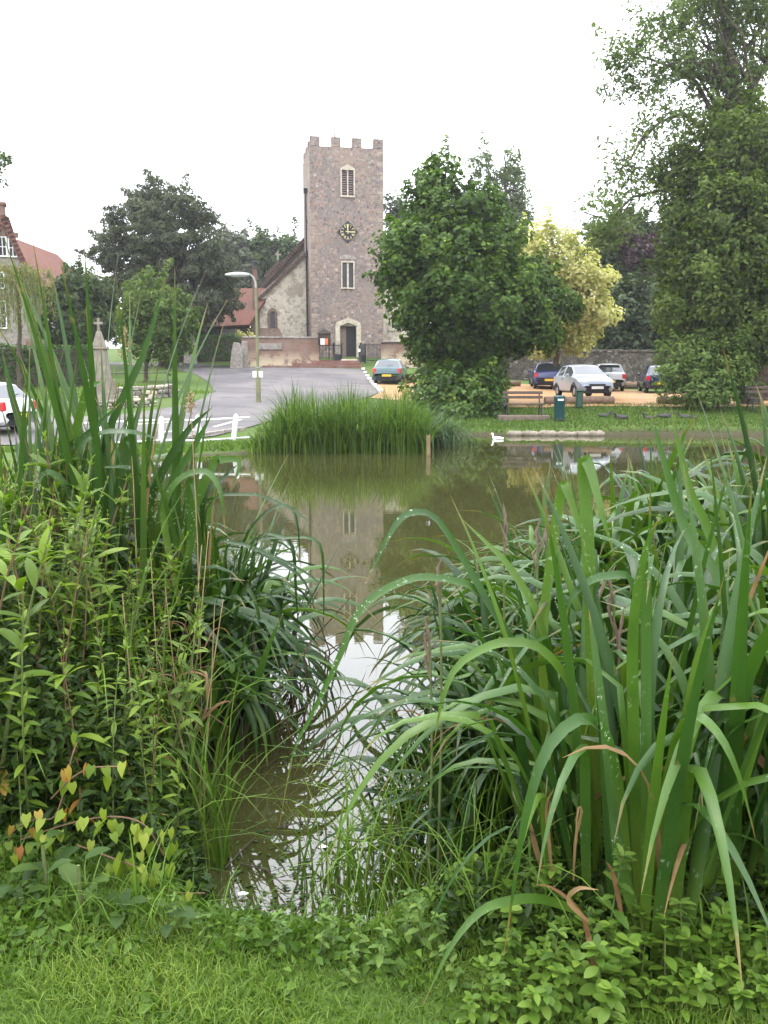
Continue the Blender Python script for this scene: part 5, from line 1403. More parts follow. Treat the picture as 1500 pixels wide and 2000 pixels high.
# old wooden stake in the pond
v = P(836, 884, 21.2); t = thing('wooden_stake', 'weathered wooden stake standing in the pond', 'post', (v.x, 21.2, -.4))
mb = MB(); mb.tube([(0, 0, 0), (.01, 0, .5), (.0, 0, .88)], [.055, .052, .05], 8); mb.build('post', M['post_wood'], t)
# black finger post near the shrub
v = P(817, 755, 44); t = thing('black_post', 'slim black post left of the shrub by the gravel', 'post', (v.x, 44, h(v.x, 44)))
MB().box((0, 0, .65), (.09, .09, 1.5)).build('post', M['black_iron'], t); MB().box((.33, 0, .95), (.5, .05, .45)).build('panel', M['lamp_grey'], t)
# white post-and-rail fence beside the pond
a, b = P(275, 868, 23.3), P(480, 855, 24.0)
fz = lambda p: h(p.x, p.y)
t = thing('white_fence', 'low white post and rail fence along the road beside the pond', 'fence', (a.x, a.y, fz(a)), math.atan2(b.y - a.y, b.x - a.x)); L = (b - a).to_2d().length
rz = fz(b) - fz(a)
pm = MB(); pm.box((0, 0, .23), (.13, .13, .86)); pm.add([(-.065, -.065, .661), (.065, -.065, .661), (.065, .065, .661), (-.065, .065, .661), (0, 0, .74)], [(0, 1, 4), (1, 2, 4), (2, 3, 4), (3, 0, 4)])
pme = pm.mesh('post', bevel=.015)
for i, f in enumerate((-.35, -.10, .19, .55, .88)):
    link('post', pme, M['white_paint'], t, (L * f, 0, rz * f), (0, math.radians((0, 0, 2, -2, 7)[i]), 0))
for z_ in (.60, .05):
    MB().tube([(-.55 * L, -.0, z_ - .55 * rz), (.22 * L, 0, z_ + .22 * rz + .015), (.53 * L, 0, z_ + .53 * rz - .03), (1.04 * L, 0, z_ + rz)], .028, 8).build('rail', M['white_paint'], t, smooth=True)
# street lamp
v = P(505, 787, 34); t = thing('street_lamp', 'tall olive street lamp with a curved arm beside the lane', 'street lamp', (v.x, 34, h(v.x, 34)))
zt = P(505, 562, 34).z - t.location.z; zl = P(465, 537, 34).z - t.location.z; xl = P(465, 537, 34).x - v.x
MB().lathe([(.10, -.1), (.10, .05), (.095, 1.25), (.085, 1.3), (.06, 1.34)], 12).build('base', M['lamp_green'], t, smooth=True)
MB().tube([(0, 0, 1.3), (0, 0, zt * .6), (-.01, 0, zt)], [.058, .052, .045], 10).build('pole', M['lamp_green'], t, smooth=True)
MB().tube([(-.01, 0, zt), (-.02, 0, zt + .2), (-.09, 0, zt + .38), (-.25, 0, zl + .04), (xl + .35, 0, zl)], [.042, .038, .034, .032, .032], 8).build('arm', M['lamp_grey'], t, smooth=True)
lm = MB(); ln = MB(); n = 12
for mb, z0, z1 in ((lm, 0, .11), (ln, -.07, 0)):
    rows = []
    for i in range(n + 1):
        f = i / n; w = .17 * math.sin(math.pi * min(1, .12 + f * .8)) ** .6; x_ = xl + .42 - f * .9
        zz = zl + (z1 if mb is lm else z0) * math.sin(math.pi * min(.97, .1 + f * .85)) ** .5
        rows.append([(x_, -w, zl), (x_, -w * .6, zl + (zz - zl) * .8), (x_, 0, zz), (x_, w * .6, zl + (zz - zl) * .8), (x_, w, zl)])
    V = [p for r in rows for p in r]; Fq = [(i * 5 + j, i * 5 + j + 1, (i + 1) * 5 + j + 1, (i + 1) * 5 + j) for i in range(n) for j in range(4)] + [(0, 1, 2, 3, 4), tuple(n * 5 + j for j in range(4, -1, -1))]
    mb.add(V, Fq)
lh = lm.build('lantern', M['lamp_grey'], t, smooth=True); ln.build('lamp_lens', M['lens'], lh, smooth=True)
zs = P(505, 731, 34).z - t.location.z
for s_, dz in ((-1, 0), (1, .0)):
    MB().box((s_ * .12, .07 * -1, zs + dz), (.16, .012, .24), rz=math.radians(s_ * 12)).build('sign_plate', M['white_paint'], t, bevel=.004)
MB().box((0, -.03, zs + .26), (.15, .14, .05)).build('clip', M['lamp_grey'], t)
# war memorial
v = G(200, 792); t = thing('war_memorial', 'pale stone memorial obelisk topped by a small cross behind the left reeds', 'memorial', v)
s = 1 / ppm(v.y); H0 = P(195, 640, v.y).z - v.z
for i, (w, z0, z1) in enumerate([(1.5, -.2, .18), (1.15, .18, .38), (.86, .38, .95)]):
    MB().box((0, 0, (z0 + z1) / 2), (w, w, z1 - z0), taper=.96).build('step' if i < 2 else 'plinth', M['memorial_stone'], t, bevel=.02)
MB().box((0, 0, .95 + (H0 * .72 - .95) / 2), (.62, .62, H0 * .72 - .95), taper=.72).build('shaft', M['memorial_stone'], t, bevel=.02)
MB().box((0, 0, H0 * .72 + .05), (.56, .56, .1)).build('cornice', M['memorial_stone'], t, bevel=.02)
MB().box((0, 0, H0 * .72 + .1 + H0 * .1), (.42, .42, H0 * .2), taper=.35).build('spirelet', M['memorial_stone'], t, bevel=.02)
cr = MB(); zc_ = H0 * .92 + .1; cr.box((0, 0, zc_ + .22), (.09, .09, .5)); cr.box((0, 0, zc_ + .28), (.34, .088, .09)); cr.build('cross', M['memorial_stone'], t, bevel=.015)
# low rubble walls round the memorial grass, stone by stone
def rubble(label, p0, p1, Y0, Y1, hgt, seed, n):
    a, b = P(p0[0], p0[1], Y0), P(p1[0], p1[1], Y1); a.z = h(a.x, a.y); b.z = h(b.x, b.y)
    t = thing('rubble_wall', label, 'wall', a, math.atan2(b.y - a.y, b.x - a.x)); L = (b - a).to_2d().length; r = random.Random(seed)
    for row in range(3):
        for i in range(n):
            l_ = L / n
            x_ = (i + .5 + (row % 2) * .4) * l_; z_ = hgt * (row + .5) / 3 + (b.z - a.z) * x_ / L
            MB().box((x_, r.uniform(-.05, .05), z_ - .03), (l_ * r.uniform(.75, .98), .4, hgt / 3 * r.uniform(.8, 1.0)), rz=r.uniform(-.1, .1)).build('stone', M['grey_stone' if r.random() < .7 else 'pale_stone'], t, bevel=.035, jitter=.03, seed=seed * 100 + row * 20 + i)
rubble('low broken rubble wall at the right of the memorial', (205, 800), (342, 790), 34, 36.5, .55, 3, 9)
rubble('low line of kerb stones in front of the memorial grass', (135, 822), (300, 812), 30.5, 32.5, .32, 4, 11)
# thin black hoop rail on the grass
a, b = P(170, 783, 35), P(330, 790, 36)
t = thing('hoop_rail', 'thin black iron rail on the grass by the memorial', 'railing', (a.x, a.y, h(a.x, a.y))); q = b - a; dz = h(b.x, b.y) - t.location.z
zr = P(328, 728, 36).z - h(b.x, b.y)
MB().tube([(0, 0, -.1), (0, 0, zr - .04), (.05, 0, zr)], .02, 6).build('post', M['black_iron'], t); MB().tube([(.05, 0, zr), (q.x / 2, q.y / 2, zr + dz / 2), (q.x - .05, q.y, zr + dz)], .02, 6).build('rail', M['black_iron'], t)
MB().tube([(q.x - .05, q.y, zr + dz), (q.x, q.y, zr + dz - .04), (q.x, q.y, dz - .1)], .02, 6).build('post', M['black_iron'], t)
# pale sandbags along the far waterline
r = random.Random(4)
xs_ = [(990, 1018), (1016, 1052), (1048, 1090), (1086, 1126), (1122, 1152), (1148, 1180)]
for i, (u0, u1) in enumerate(xs_):
    p0, p1 = P(u0, 852, 28.25), P(u1, 852, 28.25); l_ = p1.x - p0.x
    t = thing('sandbag', 'pale lumpy sandbag in the row along the far waterline', 'sandbag', ((p0.x + p1.x) / 2, 28.22 + r.uniform(-.04, .04), .05), r.uniform(-.06, .06), 'sandbags along the far bank')
    mb = MB(); n = 8
    mb.tube([(-l_ / 2 * 1.02 + l_ * 1.04 * k / n, r.uniform(-.02, .02), r.uniform(-.015, .015)) for k in range(n + 1)], [.03] + [.11 * r.uniform(.75, 1.2) for _ in range(n - 1)] + [.03], 10)
    mb.build('sack', M['sack'], t, smooth=True, ang=80); MB().tube([(l_ * .47, 0, 0), (l_ * .53, 0, .03)], [.022, .045], 7).build('tied_neck', M['sack'], t)

# ------------------------------------------------------------------ ducks
def duck(name, label, loc, rotz, mat, scale=1.0, sit=0.0, group=None, swim=False, head=1.0):
    t = thing(name, label, 'duck', loc, rotz, group, scale)
    swimming = mat is M['duck_white']
    sp = [(-.27, .115, .006), (-.235, .105, .03), (-.19, .085, .062), (-.12, .065, .092), (-.03, .055, .108), (.06, .06, .106), (.13, .08, .088), (.175, .115, .06), (.195, .16, .040), (.203, .205, .034), (.208, .245, .036), (.222, .278, .045), (.245, .285, .043), (.268, .272, .028)]
    if head < 1: sp = [(x, z if x < .17 else .115 + (z - .115) * head, r) for x, z, r in sp]
    mb = MB(); mb.tube([(x, 0, z + .02 - sit) for x, z, r in sp], [r for x, z, r in sp], 14)
    me = mb.mesh('body', True, ang=179)
    b = link('body', me, mat, t)
    hx, hz = sp[-1][0], sp[-1][1] + .015 - sit
    bm_ = MB(); bm_.box((hx + .035, 0, hz - .004), (.075, .04, .018), taper=.7); bm_.build('bill', M['bill'] if swimming else M['black_trim'], t, bevel=.006)
    for s_ in (-1, 1):
        w = MB(); w.tube([(.08, s_ * .085, .10 - sit), (-.02, s_ * .105, .10 - sit), (-.13, s_ * .085, .11 - sit), (-.22, s_ * .03, .125 - sit)], [.03, .048, .036, .008], 8)
        w.build('wing', mat, t, smooth=True, ang=179)
        MB().lathe([(.002, -.006), (.007, 0), (.002, .006)], 6, (.25, s_ * .036, hz + .022)).build('eye', M['black_face'], t)
    return t
v = P(972, 856, 26.6)
duck('white_duck', 'white duck swimming in front of the sandbags', (v.x, 26.6, -.05), math.radians(165), M['duck_white'], .72)
for i, (px, py, Y, rz, sc_, hd_) in enumerate([(1180, 812, 31, 20, 1.0, .55), (1213, 817, 30.4, 200, 1.15, .5), (1268, 818, 30.3, 170, .9, .8), (1298, 815, 30.6, 10, 1.1, .45), (1338, 815, 30.6, 160, 1.0, .6), (1357, 816, 30.5, 60, .8, .3), (1372, 787, 34.0, 180, 1.1, .9)]):
    a = at(px, py, Y); lb = 'dark duck resting on the far lawn beyond the sandbags' if i != 6 else 'dark and white duck beside the log under the bush'
    duck('dark_duck', lb, (a[0], a[1], a[2] - .07), math.radians(rz), M['duck_dark'], sc_, .02, 'dark ducks on the far lawn', head=hd_)
# ------------------------------------------------------------------ reed beds across the pond
def reedbed(name, label, cat, pts_fn, n, mat, seed, L, W, lean, seg=4):
    rs = np.random.RandomState(seed); x, y, hf = pts_fn(rs, n)
    n = len(x); t = thing(name, label, cat, (float(np.mean(x)), float(np.mean(y)), 0))
    Lx = L * hf * rs.uniform(.6, 1.1, n)
    V, F, T = blades(x - t.location.x, y - t.location.y, np.full(n, -.12), Lx, W * rs.uniform(.6, 1.3, n), rs.uniform(*lean, n) ** 1.5, rs, np.clip(.22 + rs.uniform(-.22, .62, n), 0, 1), seg)
    o = link('blades', mesh_from('blades', V, F, T), M[mat], t); o['kind'] = 'stuff'; return t
def bed1(rs, n):
    x = rs.uniform(-3.35, 1.15, n); y = 21.6 + rs.uniform(0, 1, n) * 2.3
    e = np.clip((x + 3.45) / .9, .15, 1) ** .6 * np.clip((1.6 - x) / .9, .3, 1) ** .4
    return x, y, e * (1 + .08 * np.sin(x * 5) + .07 * np.sin(x * 13 + 1) + .05 * np.sin(x * 29))
reedbed('iris_bed', 'wide bright green bed of upright iris blades across the pond', 'reeds', bed1, 4600, 'reedbed', 110, 1.66, .036, (.02, 1.15))
def bed2(rs, n):
    x = rs.uniform(.75, 1.95, n); y = rs.uniform(23.6, 25.6, n); return x, y, .75 + .4 * np.clip(1 - np.abs(x - 1.25) / .8, 0, 1)
reedbed('sedge_clump', 'darker drooping sedge clump at the right end of the iris bed', 'reeds', bed2, 900, 'reed_dark', 111, 1.35, .035, (.5, 2.2), 5)

# ------------------------------------------------------------------ leaf pieces
def strip_mesh(name, spine, width, side, fold=.18, wprof=None):
    """ribbon leaf along spine points; folded along its midrib; UV.x across, UV.y along"""
    sp = [Vector(p) for p in spine]; n = len(sp) - 1; V = []; UV = []
    for i, p in enumerate(sp):
        f = i / n
        w = width * (wprof(f) if wprof else (min(1, .55 + f * 2.2) * (1 - max(0, (f - .45) / .55) ** 1.7)) ** 1.0) / 2
        t = (sp[min(i + 1, n)] - sp[max(i - 1, 0)]).normalized()
        s = side(f, t) if callable(side) else Vector(side); s = s - t * s.dot(t); s = s.normalized() if s.length > 1e-5 else t.orthogonal().normalized()
        nn = s.cross(t)
        w = max(w, .0004)
        V += [p - s * w, p - nn * w * fold * 2, p + s * w]; UV += [(0, f), (.5, f), (1, f)]
    F = []
    for i in range(n):
        a = i * 3; F += [(a, a + 1, a + 4, a + 3), (a + 1, a + 2, a + 5, a + 4)]
    return mesh_from(name, np.array([tuple(v) for v in V]), F, uv=UV, smooth=True)

def catmull(pts, n):
    P_ = [Vector(p) for p in pts]; P_ = [P_[0] * 2 - P_[1]] + P_ + [P_[-1] * 2 - P_[-2]]; out = []
    segs = len(P_) - 3
    for i in range(n + 1):
        u = i / n * segs; k = min(int(u), segs - 1); t = u - k
        a, b, c, d = P_[k:k + 4]
        out.append(.5 * ((2 * b) + (c - a) * t + (2 * a - 5 * b + 4 * c - d) * t * t + (3 * b - 3 * c + d - a) * t ** 3))
    return out

rv = random.Random(77)
def bend_spine(kind, n=12):
    """unit-length leaf in the x-z plane"""
    x = z = 0.0; pts = [(0, 0, 0)]; ang = math.radians(rv.uniform(1, 9))
    if kind == 'upright': total = math.radians(rv.uniform(4, 26)); s0 = .3; pw = 1.5
    elif kind == 'arch': total = math.radians(rv.uniform(85, 150)); s0 = rv.uniform(.3, .5); pw = 1.2
    elif kind == 'droop': total = math.radians(rv.uniform(130, 172)); s0 = rv.uniform(.2, .4); pw = .8
    else: total = math.radians(rv.uniform(110, 150)); s0 = rv.uniform(.5, .7); pw = .28
    yk = rv.uniform(-.08, .08)
    for i in range(1, n + 1):
        f = (i - .5) / n; a = ang + total * max(0, (f - s0) / (1 - s0)) ** pw
        x += math.sin(a) / n; z += math.cos(a) / n; pts.append((x, yk * f * f, z))
    return pts
VAR = {}
for kind, m in (('upright', 9), ('arch', 12), ('droop', 9), ('kink', 8)):
    VAR[kind] = []
    for i in range(m):
        tw = rv.uniform(-.9, .9)
        VAR[kind].append([bend_spine(kind), tw])
LEAFCACHE = {}
def ribbon(kind, i, mat, ratio):
    key = (kind, i, mat, ratio)
    if key not in LEAFCACHE:
        sp, tw = VAR[kind][i]
        me = strip_mesh('leaf', sp, ratio, lambda f, t: Matrix.Rotation(tw * f, 3, t) @ Vector((0, 1, 0)))
        me.materials.append(M[mat]); LEAFCACHE[key] = me
    return LEAFCACHE[key]

def ribbon_clump(name, label, cat, x, y, n, L, mix, mat, seed, spread=.14, ratio=.030, az=None, azs=3.2, group=None, z=None, dead=0.035, tilt=(.02, .22)):
    r = random.Random(seed); zz = (max(h(x, y), -.12) if z is None else z) - .03
    t = thing(name, label, cat, (x, y, zz), 0, group)
    kinds = [k for k, w in mix for _ in range(w)]
    for i in range(n):
        k = r.choice(kinds); a = r.uniform(0, 6.283) if az is None else az + r.gauss(0, azs); q = r.uniform(0, 1) ** .5 * spread; b = r.uniform(0, 6.283)
        m = mat if r.random() > dead else 'dead'
        if m == 'iris' and r.random() < .28: m = 'iris_fresh'
        if m == 'iris' and r.random() < .18: m = 'iris_dark'
        s = L * r.uniform(.62, 1.08) * (.8 if m == 'dead' else 1)
        me = ribbon(k, r.randrange(len(VAR[k])), m, ratio)
        o = link('leaf', me, None, t, (q * math.cos(b), q * math.sin(b), 0), (0, r.uniform(*tilt), a), s)
    return t

# ------------------------------------------------------------------ right-hand iris stand
IG = 'iris plants on the right bank'
ROWS = [(2.75, 'front row'), (3.1, 'second row'), (3.5, 'third row'), (4.1, 'fourth row'), (4.7, 'fifth row'), (5.8, 'sixth row'), (6.9, 'seventh row'), (7.6, 'eighth row'), (99, 'farthest row')]
IR = [(.78, 2.30, 17, 1.50, 0), (.60, 2.52, 16, 1.30, 1), (1.02, 2.48, 19, 1.45, 0), (.92, 2.82, 22, 1.45, 0), (.66, 2.98, 20, 1.30, 1), (1.28, 2.72, 20, 1.45, 0), (.62, 3.45, 24, 1.25, 1), (1.05, 3.3, 24, 1.40, 0), (1.5, 3.15, 22, 1.40, 0),
      (.85, 3.95, 24, 1.30, 1), (1.3, 3.8, 24, 1.35, 0), (1.75, 3.7, 22, 1.4, 0), (1.15, 4.6, 24, 1.3, 1), (1.65, 4.4, 24, 1.35, 0), (2.15, 4.4, 22, 1.4, 0), (1.55, 5.4, 24, 1.25, 1), (2.1, 5.3, 24, 1.3, 0), (2.7, 5.4, 22, 1.35, 0), (2.2, 6.5, 24, 1.2, 1), (2.9, 6.6, 24, 1.25, 0), (3.5, 7.0, 22, 1.25, 1), (.45, 3.35, 14, 1.0, 1)]
IR += [(3.2, 5.6, 22, 1.35, 0), (2.6, 4.6, 22, 1.35, 0), (3.9, 6.3, 22, 1.35, 0), (2.9, 7.6, 24, 1.25, 1), (3.6, 8.0, 24, 1.3, 0), (4.4, 7.6, 24, 1.35, 0), (4.2, 9.2, 24, 1.3, 1), (5.0, 8.8, 24, 1.35, 0), (2.05, 3.6, 20, 1.3, 0), (.27, 3.4, 15, .95, 1), (.30, 3.0, 12, .8, 1), (.30, 3.95, 15, 1.0, 1), (.5, 4.4, 16, 1.1, 1), (.62, 5.0, 22, 1.35, 1), (.85, 5.6, 24, 1.35, 1), (1.2, 6.4, 24, 1.35, 1), (.72, 4.7, 22, 1.35, 1), (.98, 5.05, 24, 1.4, 0), (1.35, 5.0, 24, 1.45, 0), (1.9, 6.0, 24, 1.4, 0), (1.75, 7.2, 24, 1.35, 1), (1.25, 2.35, 16, 1.35, 0), (1.5, 2.75, 18, 1.4, 0), (.48, 3.7, 20, 1.15, 1), (2.25, 4.0, 22, 1.85, 2), (2.75, 4.9, 24, 1.85, 2), (2.3, 4.9, 24, 1.75, 2), (3.2, 6.2, 24, 1.8, 2), (1.85, 4.0, 22, 1.7, 2), (.12, 3.45, 12, .75, 1), (.18, 3.15, 10, .65, 1)]
def row_of(y): return next(k for k, (a, b) in enumerate(ROWS) if y < a)
ORD = ['first', 'second', 'third', 'fourth', 'fifth', 'sixth', 'seventh', 'eighth', 'ninth', 'tenth', 'eleventh', 'twelfth']
IRL = []
for x, y, n, L, dr in IR:
    k = row_of(y); o_ = sorted(q[0] for q in IR if row_of(q[1]) == k).index(x)
    IRL.append(f'{"arching" if dr == 1 else "upright"} iris plant on the right bank, {ROWS[k][1]}, {ORD[o_]} from the water')
for i, (x, y, n, L, dr) in enumerate(IR):
    mix = [('upright', 3 if y > 2.6 else 5), ('arch', 5), ('kink', 4), ('droop', 1)] if not dr else [('upright', 1), ('arch', 5), ('kink', 3), ('droop', 3)]
    if dr == 2: mix = [('upright', 6), ('kink', 4), ('arch', 2)]; dr = 0
    n = int(n * 1.25)
    lab = IRL[i]
    ribbon_clump('iris_plant', lab, 'iris', x, y, n, L, mix, 'iris_dark' if (i % 7 == 0 and i) or (dr and x < .55) else 'iris', 200 + i, .10 + .03 * (y > 3), .030 if y < 3.2 else (.036 if y < 4.2 else .044), az=None if not dr else math.radians(185), azs=.9, group=IG, tilt=(.02, .16 if not dr else .35))
# long single leaves that stand out in the photo, each on the plant it grows from
hero = thing('iris_plant', 'foremost iris plant with long pale leaves arching towards the lawn', 'iris', (.76, 2.27, h(.76, 2.27)))
def hero_leaf(pts, width, mat='iris', n=18, nrm=(.12, -.75, .65), root=hero, fold=.16, name='leaf', wprof=None):
    W = [P(px, py, Y) - root.location for px, py, Y in pts]
    sp = catmull(W, n); N0 = Vector(nrm)
    me = strip_mesh('leaf', sp, width * (.8 if mat != 'dead' else .9), lambda f, t: t.cross(N0), fold, wprof)
    return link(name, me, M[mat], root)
hero_leaf([(1231, 1815, 2.27), (1222, 1640, 2.27), (1205, 1510, 2.2), (1180, 1425, 2.12), (1130, 1404, 2.05), (1067, 1465, 1.98), (1030, 1580, 1.95), (1010, 1690, 1.95), (984, 1868, 1.97)], .040, 'iris')
hero_leaf([(1165, 1800, 2.35), (1110, 1772, 2.25), (1049, 1755, 2.15), (993, 1760, 2.08), (937, 1781, 2.03), (880, 1850, 1.98), (825, 1965, 1.93)], .032, 'iris_fresh')
hero_leaf([(1277, 1760, 2.3), (1290, 1600, 2.26), (1322, 1443, 2.2), (1348, 1404, 2.14), (1372, 1402, 2.1), (1413, 1448, 2.05), (1448, 1530, 2.04), (1476, 1640, 2.05)], .040, 'iris_fresh')
hero_leaf([(1250, 1850, 2.28), (1244, 1640, 2.28), (1238, 1440, 2.28), (1236, 1240, 2.26), (1257, 1088, 2.24), (1290, 1005, 2.22)], .042, 'iris_fresh', nrm=(0, -1, .1))
hero_leaf([(1275, 1850, 2.3), (1290, 1600, 2.34), (1340, 1392, 2.4), (1361, 1283, 2.42), (1398, 1175, 2.44)], .036, 'iris_fresh', nrm=(.3, -1, .1))
hero_leaf([(1290, 1860, 2.26), (1380, 1500, 2.3), (1450, 1330, 2.34), (1510, 1200, 2.36)], .035, 'iris', nrm=(.3, -1, .3))
hero_leaf([(1268, 1860, 2.25), (1215, 1700, 2.25), (1190, 1520, 2.3), (1165, 1300, 2.36), (1150, 1190, 2.4)], .045, 'iris', nrm=(-.1, -1, .1))
hero_leaf([(1255, 1840, 2.25), (1262, 1600, 2.25), (1262, 1300, 2.3), (1262, 1120, 2.3), (1272, 1085, 2.25), (1262, 1180, 2.2)], .036, 'iris', nrm=(-.1, -1, .2), n=22)
second = thing('iris_plant', 'iris plant whose long bright leaf arches left across the water', 'iris', (.52, 2.75, h(.52, 2.75)))
S2 = dict(root=second)
hero_leaf([(1170, 1760, 2.6), (1150, 1500, 2.6), (1120, 1350, 2.55), (1058, 1268, 2.5), (1002, 1254, 2.45), (954, 1262, 2.4), (893, 1301, 2.36), (863, 1370, 2.34), (848, 1450, 2.34)], .038, 'iris_fresh', **S2)
hero_leaf([(1110, 1720, 2.75), (1062, 1440, 2.8), (1030, 1300, 2.8), (967, 1200, 2.8), (906, 1093, 2.8), (850, 1010, 2.75), (800, 1002, 2.7), (767, 1033, 2.65), (733, 1100, 2.62), (713, 1142, 2.6)], .036, 'iris', n=22, nrm=(.3, -.7, .6), **S2)
hero_leaf([(1110, 1740, 2.8), (1090, 1450, 2.8), (1058, 1225, 2.82), (997, 1110, 2.84), (950, 1060, 2.86), (900, 1012, 2.88)], .034, 'iris_fresh', nrm=(.4, -1, .2), **S2)
hero_leaf([(1060, 1700, 2.9), (1030, 1420, 2.9), (990, 1240, 2.85), (930, 1150, 2.8), (843, 1127, 2.75), (790, 1134, 2.7), (733, 1163, 2.66), (693, 1207, 2.64), (660, 1290, 2.62), (607, 1400, 2.62), (573, 1470, 2.62), (545, 1615, 2.62)], .034, 'iris', n=24, **S2)
hero_leaf([(1170, 1700, 2.6), (1160, 1400, 2.6), (1150, 1100, 2.6), (1140, 912, 2.62), (1152, 915, 2.6), (1175, 1000, 2.55), (1200, 1085, 2.55)], .05, 'iris_fresh', n=26, nrm=(0, -1, .1), **S2)
hero_leaf([(1090, 1650, 2.8), (1060, 1300, 2.82), (1075, 1100, 2.84), (1098, 955, 2.84), (1108, 960, 2.82), (1140, 1050, 2.8), (1165, 1140, 2.8)], .042, 'iris_fresh', n=26, nrm=(0, -1, .1), **S2)
hero_leaf([(1236, 1600, 2.7), (1250, 1300, 2.7), (1236, 1140, 2.66), (1192, 1124, 2.6), (1149, 1136, 2.56), (1114, 1171, 2.54), (1104, 1225, 2.54)], .036, 'iris', **S2)
hero_leaf([(1400, 1700, 2.7), (1420, 1200, 2.9), (1340, 1036, 3.0), (1301, 915, 3.0), (1265, 785, 3.0)], .05, 'iris', nrm=(.2, -1, .1), **S2)
hero_leaf([(1440, 1500, 3.2), (1400, 1100, 3.3), (1345, 950, 3.3), (1310, 795, 3.3)], .05, 'iris_fresh', nrm=(.2, -1, .1), **S2)
hero_leaf([(1500, 1500, 2.6), (1457, 1450, 2.55), (1425, 1385, 2.5), (1396, 1318, 2.5)], .03, 'dead', nrm=(0, -1, .2), wprof=lambda f: 1, **S2)
hero_leaf([(1560, 1450, 2.5), (1520, 1320, 2.5), (1495, 1255, 2.5), (1474, 1218, 2.5)], .03, 'dead', nrm=(0, -1, .2), **S2)
D = [([(1215, 1790, 2.2), (1205, 1740, 2.2), (1195, 1700, 2.2), (1184, 1683, 2.2)], .016), ([(1155, 1900, 2.15), (1150, 1850, 2.14), (1142, 1800, 2.14), (1115, 1760, 2.15), (1075, 1732, 2.16), (1047, 1728, 2.17)], .013),
     ([(1120, 1720, 2.3), (1124, 1640, 2.3), (1136, 1585, 2.28), (1128, 1585, 2.26), (1122, 1680, 2.25)], .010), ([(1080, 1720, 2.35), (1070, 1620, 2.35), (1068, 1570, 2.33), (1082, 1540, 2.31)], .012), ([(1150, 1800, 2.1), (1110, 1760, 2.08), (1130, 1735, 2.06), (1170, 1738, 2.05)], .015), ([(1160, 1890, 2.12), (1158, 1870, 2.12), (1145, 1810, 2.15), (1140, 1785, 2.16)], .018),
     ([(1060, 1700, 2.4), (1042, 1640, 2.4), (1035, 1600, 2.4)], .02)]
for pts, w in D: hero_leaf(pts, w, 'dead', n=10, **S2)
# seed heads of the irises
r = random.Random(12)
for px, py, Y in [(860, 1140, 2.9), (1165, 1170, 2.8), (1200, 1160, 2.9), (840, 1260, 2.9), (985, 1030, 3.6), (1050, 1060, 3.6), (1070, 1030, 3.9), (1210, 1240, 2.8)]:
    v = P(px, py, Y); z0 = h(v.x, v.y)
    t = thing('iris_stalk', 'withered brown iris flower stalk among the right-hand leaves', 'seed head', (v.x, v.y, max(z0, -.1)), 0, 'withered iris stalks')
    L = v.z - t.location.z
    MB().tube([(0, 0, 0), (.01, 0, L * .6), (0, 0, L)], [.006, .005, .004], 6).build('stalk', M['stem'], t)
    pod = MB()
    for k in range(3): pod.tube([(0, 0, L - .12 + .05 * k), (r.uniform(-.02, .02), r.uniform(-.02, .02), L - .05 + .05 * k), (r.uniform(-.03, .03), 0, L + .02 + .04 * k)], [.003, .006, .0015], 6)
    pod.build('pod', M['brown_stone'], t, smooth=True)

# ------------------------------------------------------------------ left bank: tall reeds and drooping irises
TR = [(-1.50, 4.5, 15, 2.2), (-1.27, 4.65, 15, 2.3), (-1.72, 4.4, 14, 2.0), (-2.0, 4.7, 14, 1.75), (-1.40, 4.3, 12, 1.85), (-2.15, 5.1, 18, 1.7), (-1.75, 5.2, 18, 2.0), (-1.15, 4.9, 14, 1.5), (-1.55, 5.0, 18, 2.25), (-1.05, 4.5, 10, 1.7), (-1.85, 4.1, 14, 1.7)]
TRL = ['third row tall clump', 'tallest, at the right', 'near the left edge', 'leftmost of the near ones', 'short one in the middle', 'leftmost, at the back', 'left back, before the hedge', 'right back, before the lane', 'behind the tallest', 'rightmost and low, by the water', 'low one at the front']
for i, (x, y, n, L) in enumerate(TR):
    ribbon_clump('tall_reed', f'tall upright reed clump above the left thicket, {TRL[i]}', 'reed', x, y, n, L, [('upright', 1)], 'tall_reed', 300 + i, .18, .020, group='tall reeds on the left bank', dead=.06, tilt=(.0, .10))
LI = [(-1.00, 4.95, 34, 1.40), (-1.30, 5.1, 30, 1.45), (-.95, 4.55, 34, 1.25), (-1.25, 4.5, 24, 1.3), (-.95, 5.35, 32, 1.4), (-1.5, 5.7, 30, 1.5), (-1.9, 5.3, 26, 1.5), (-2.35, 5.5, 26, 1.5), (-1.75, 4.8, 24, 1.3), (-1.95, 6.3, 28, 1.5), (-.88, 4.2, 22, 1.05),
      (-1.2, 5.7, 30, 1.4), (-2.45, 6.4, 26, 1.5), (-.84, 4.85, 26, 1.2), (-1.5, 6.3, 26, 1.45), (-1.1, 4.75, 26, 1.35)]
LIL = [f'drooping iris on the left bank, {ORD2} {WH}' for ORD2, WH in [('in the middle', 'of the dark mass'), ('behind the dark mass', 'under the tall reeds'), ('low and dark', 'nearest the loosestrife at the waterline'), ('half buried', 'in the loosestrife tops'), ('dark', 'at the far waterside corner'),
      ('broad-leaved', 'behind the tall reeds'), ('pale-topped', 'left behind the tall reeds'), ('leftmost', 'in front of the lane'), ('short', 'among the feet of the tall reeds'), ('far', 'beyond the tall reeds, before the fence'), ('smallest', 'at the foot of the loosestrife by the water'),
      ('tall', 'at the back of the waterside mass'), ('farthest left', 'beyond the thicket'), ('outermost', 'standing in the water'), ('farthest', 'by the open water beyond the reeds'), ('dense', 'between the loosestrife and the waterside mass')]]
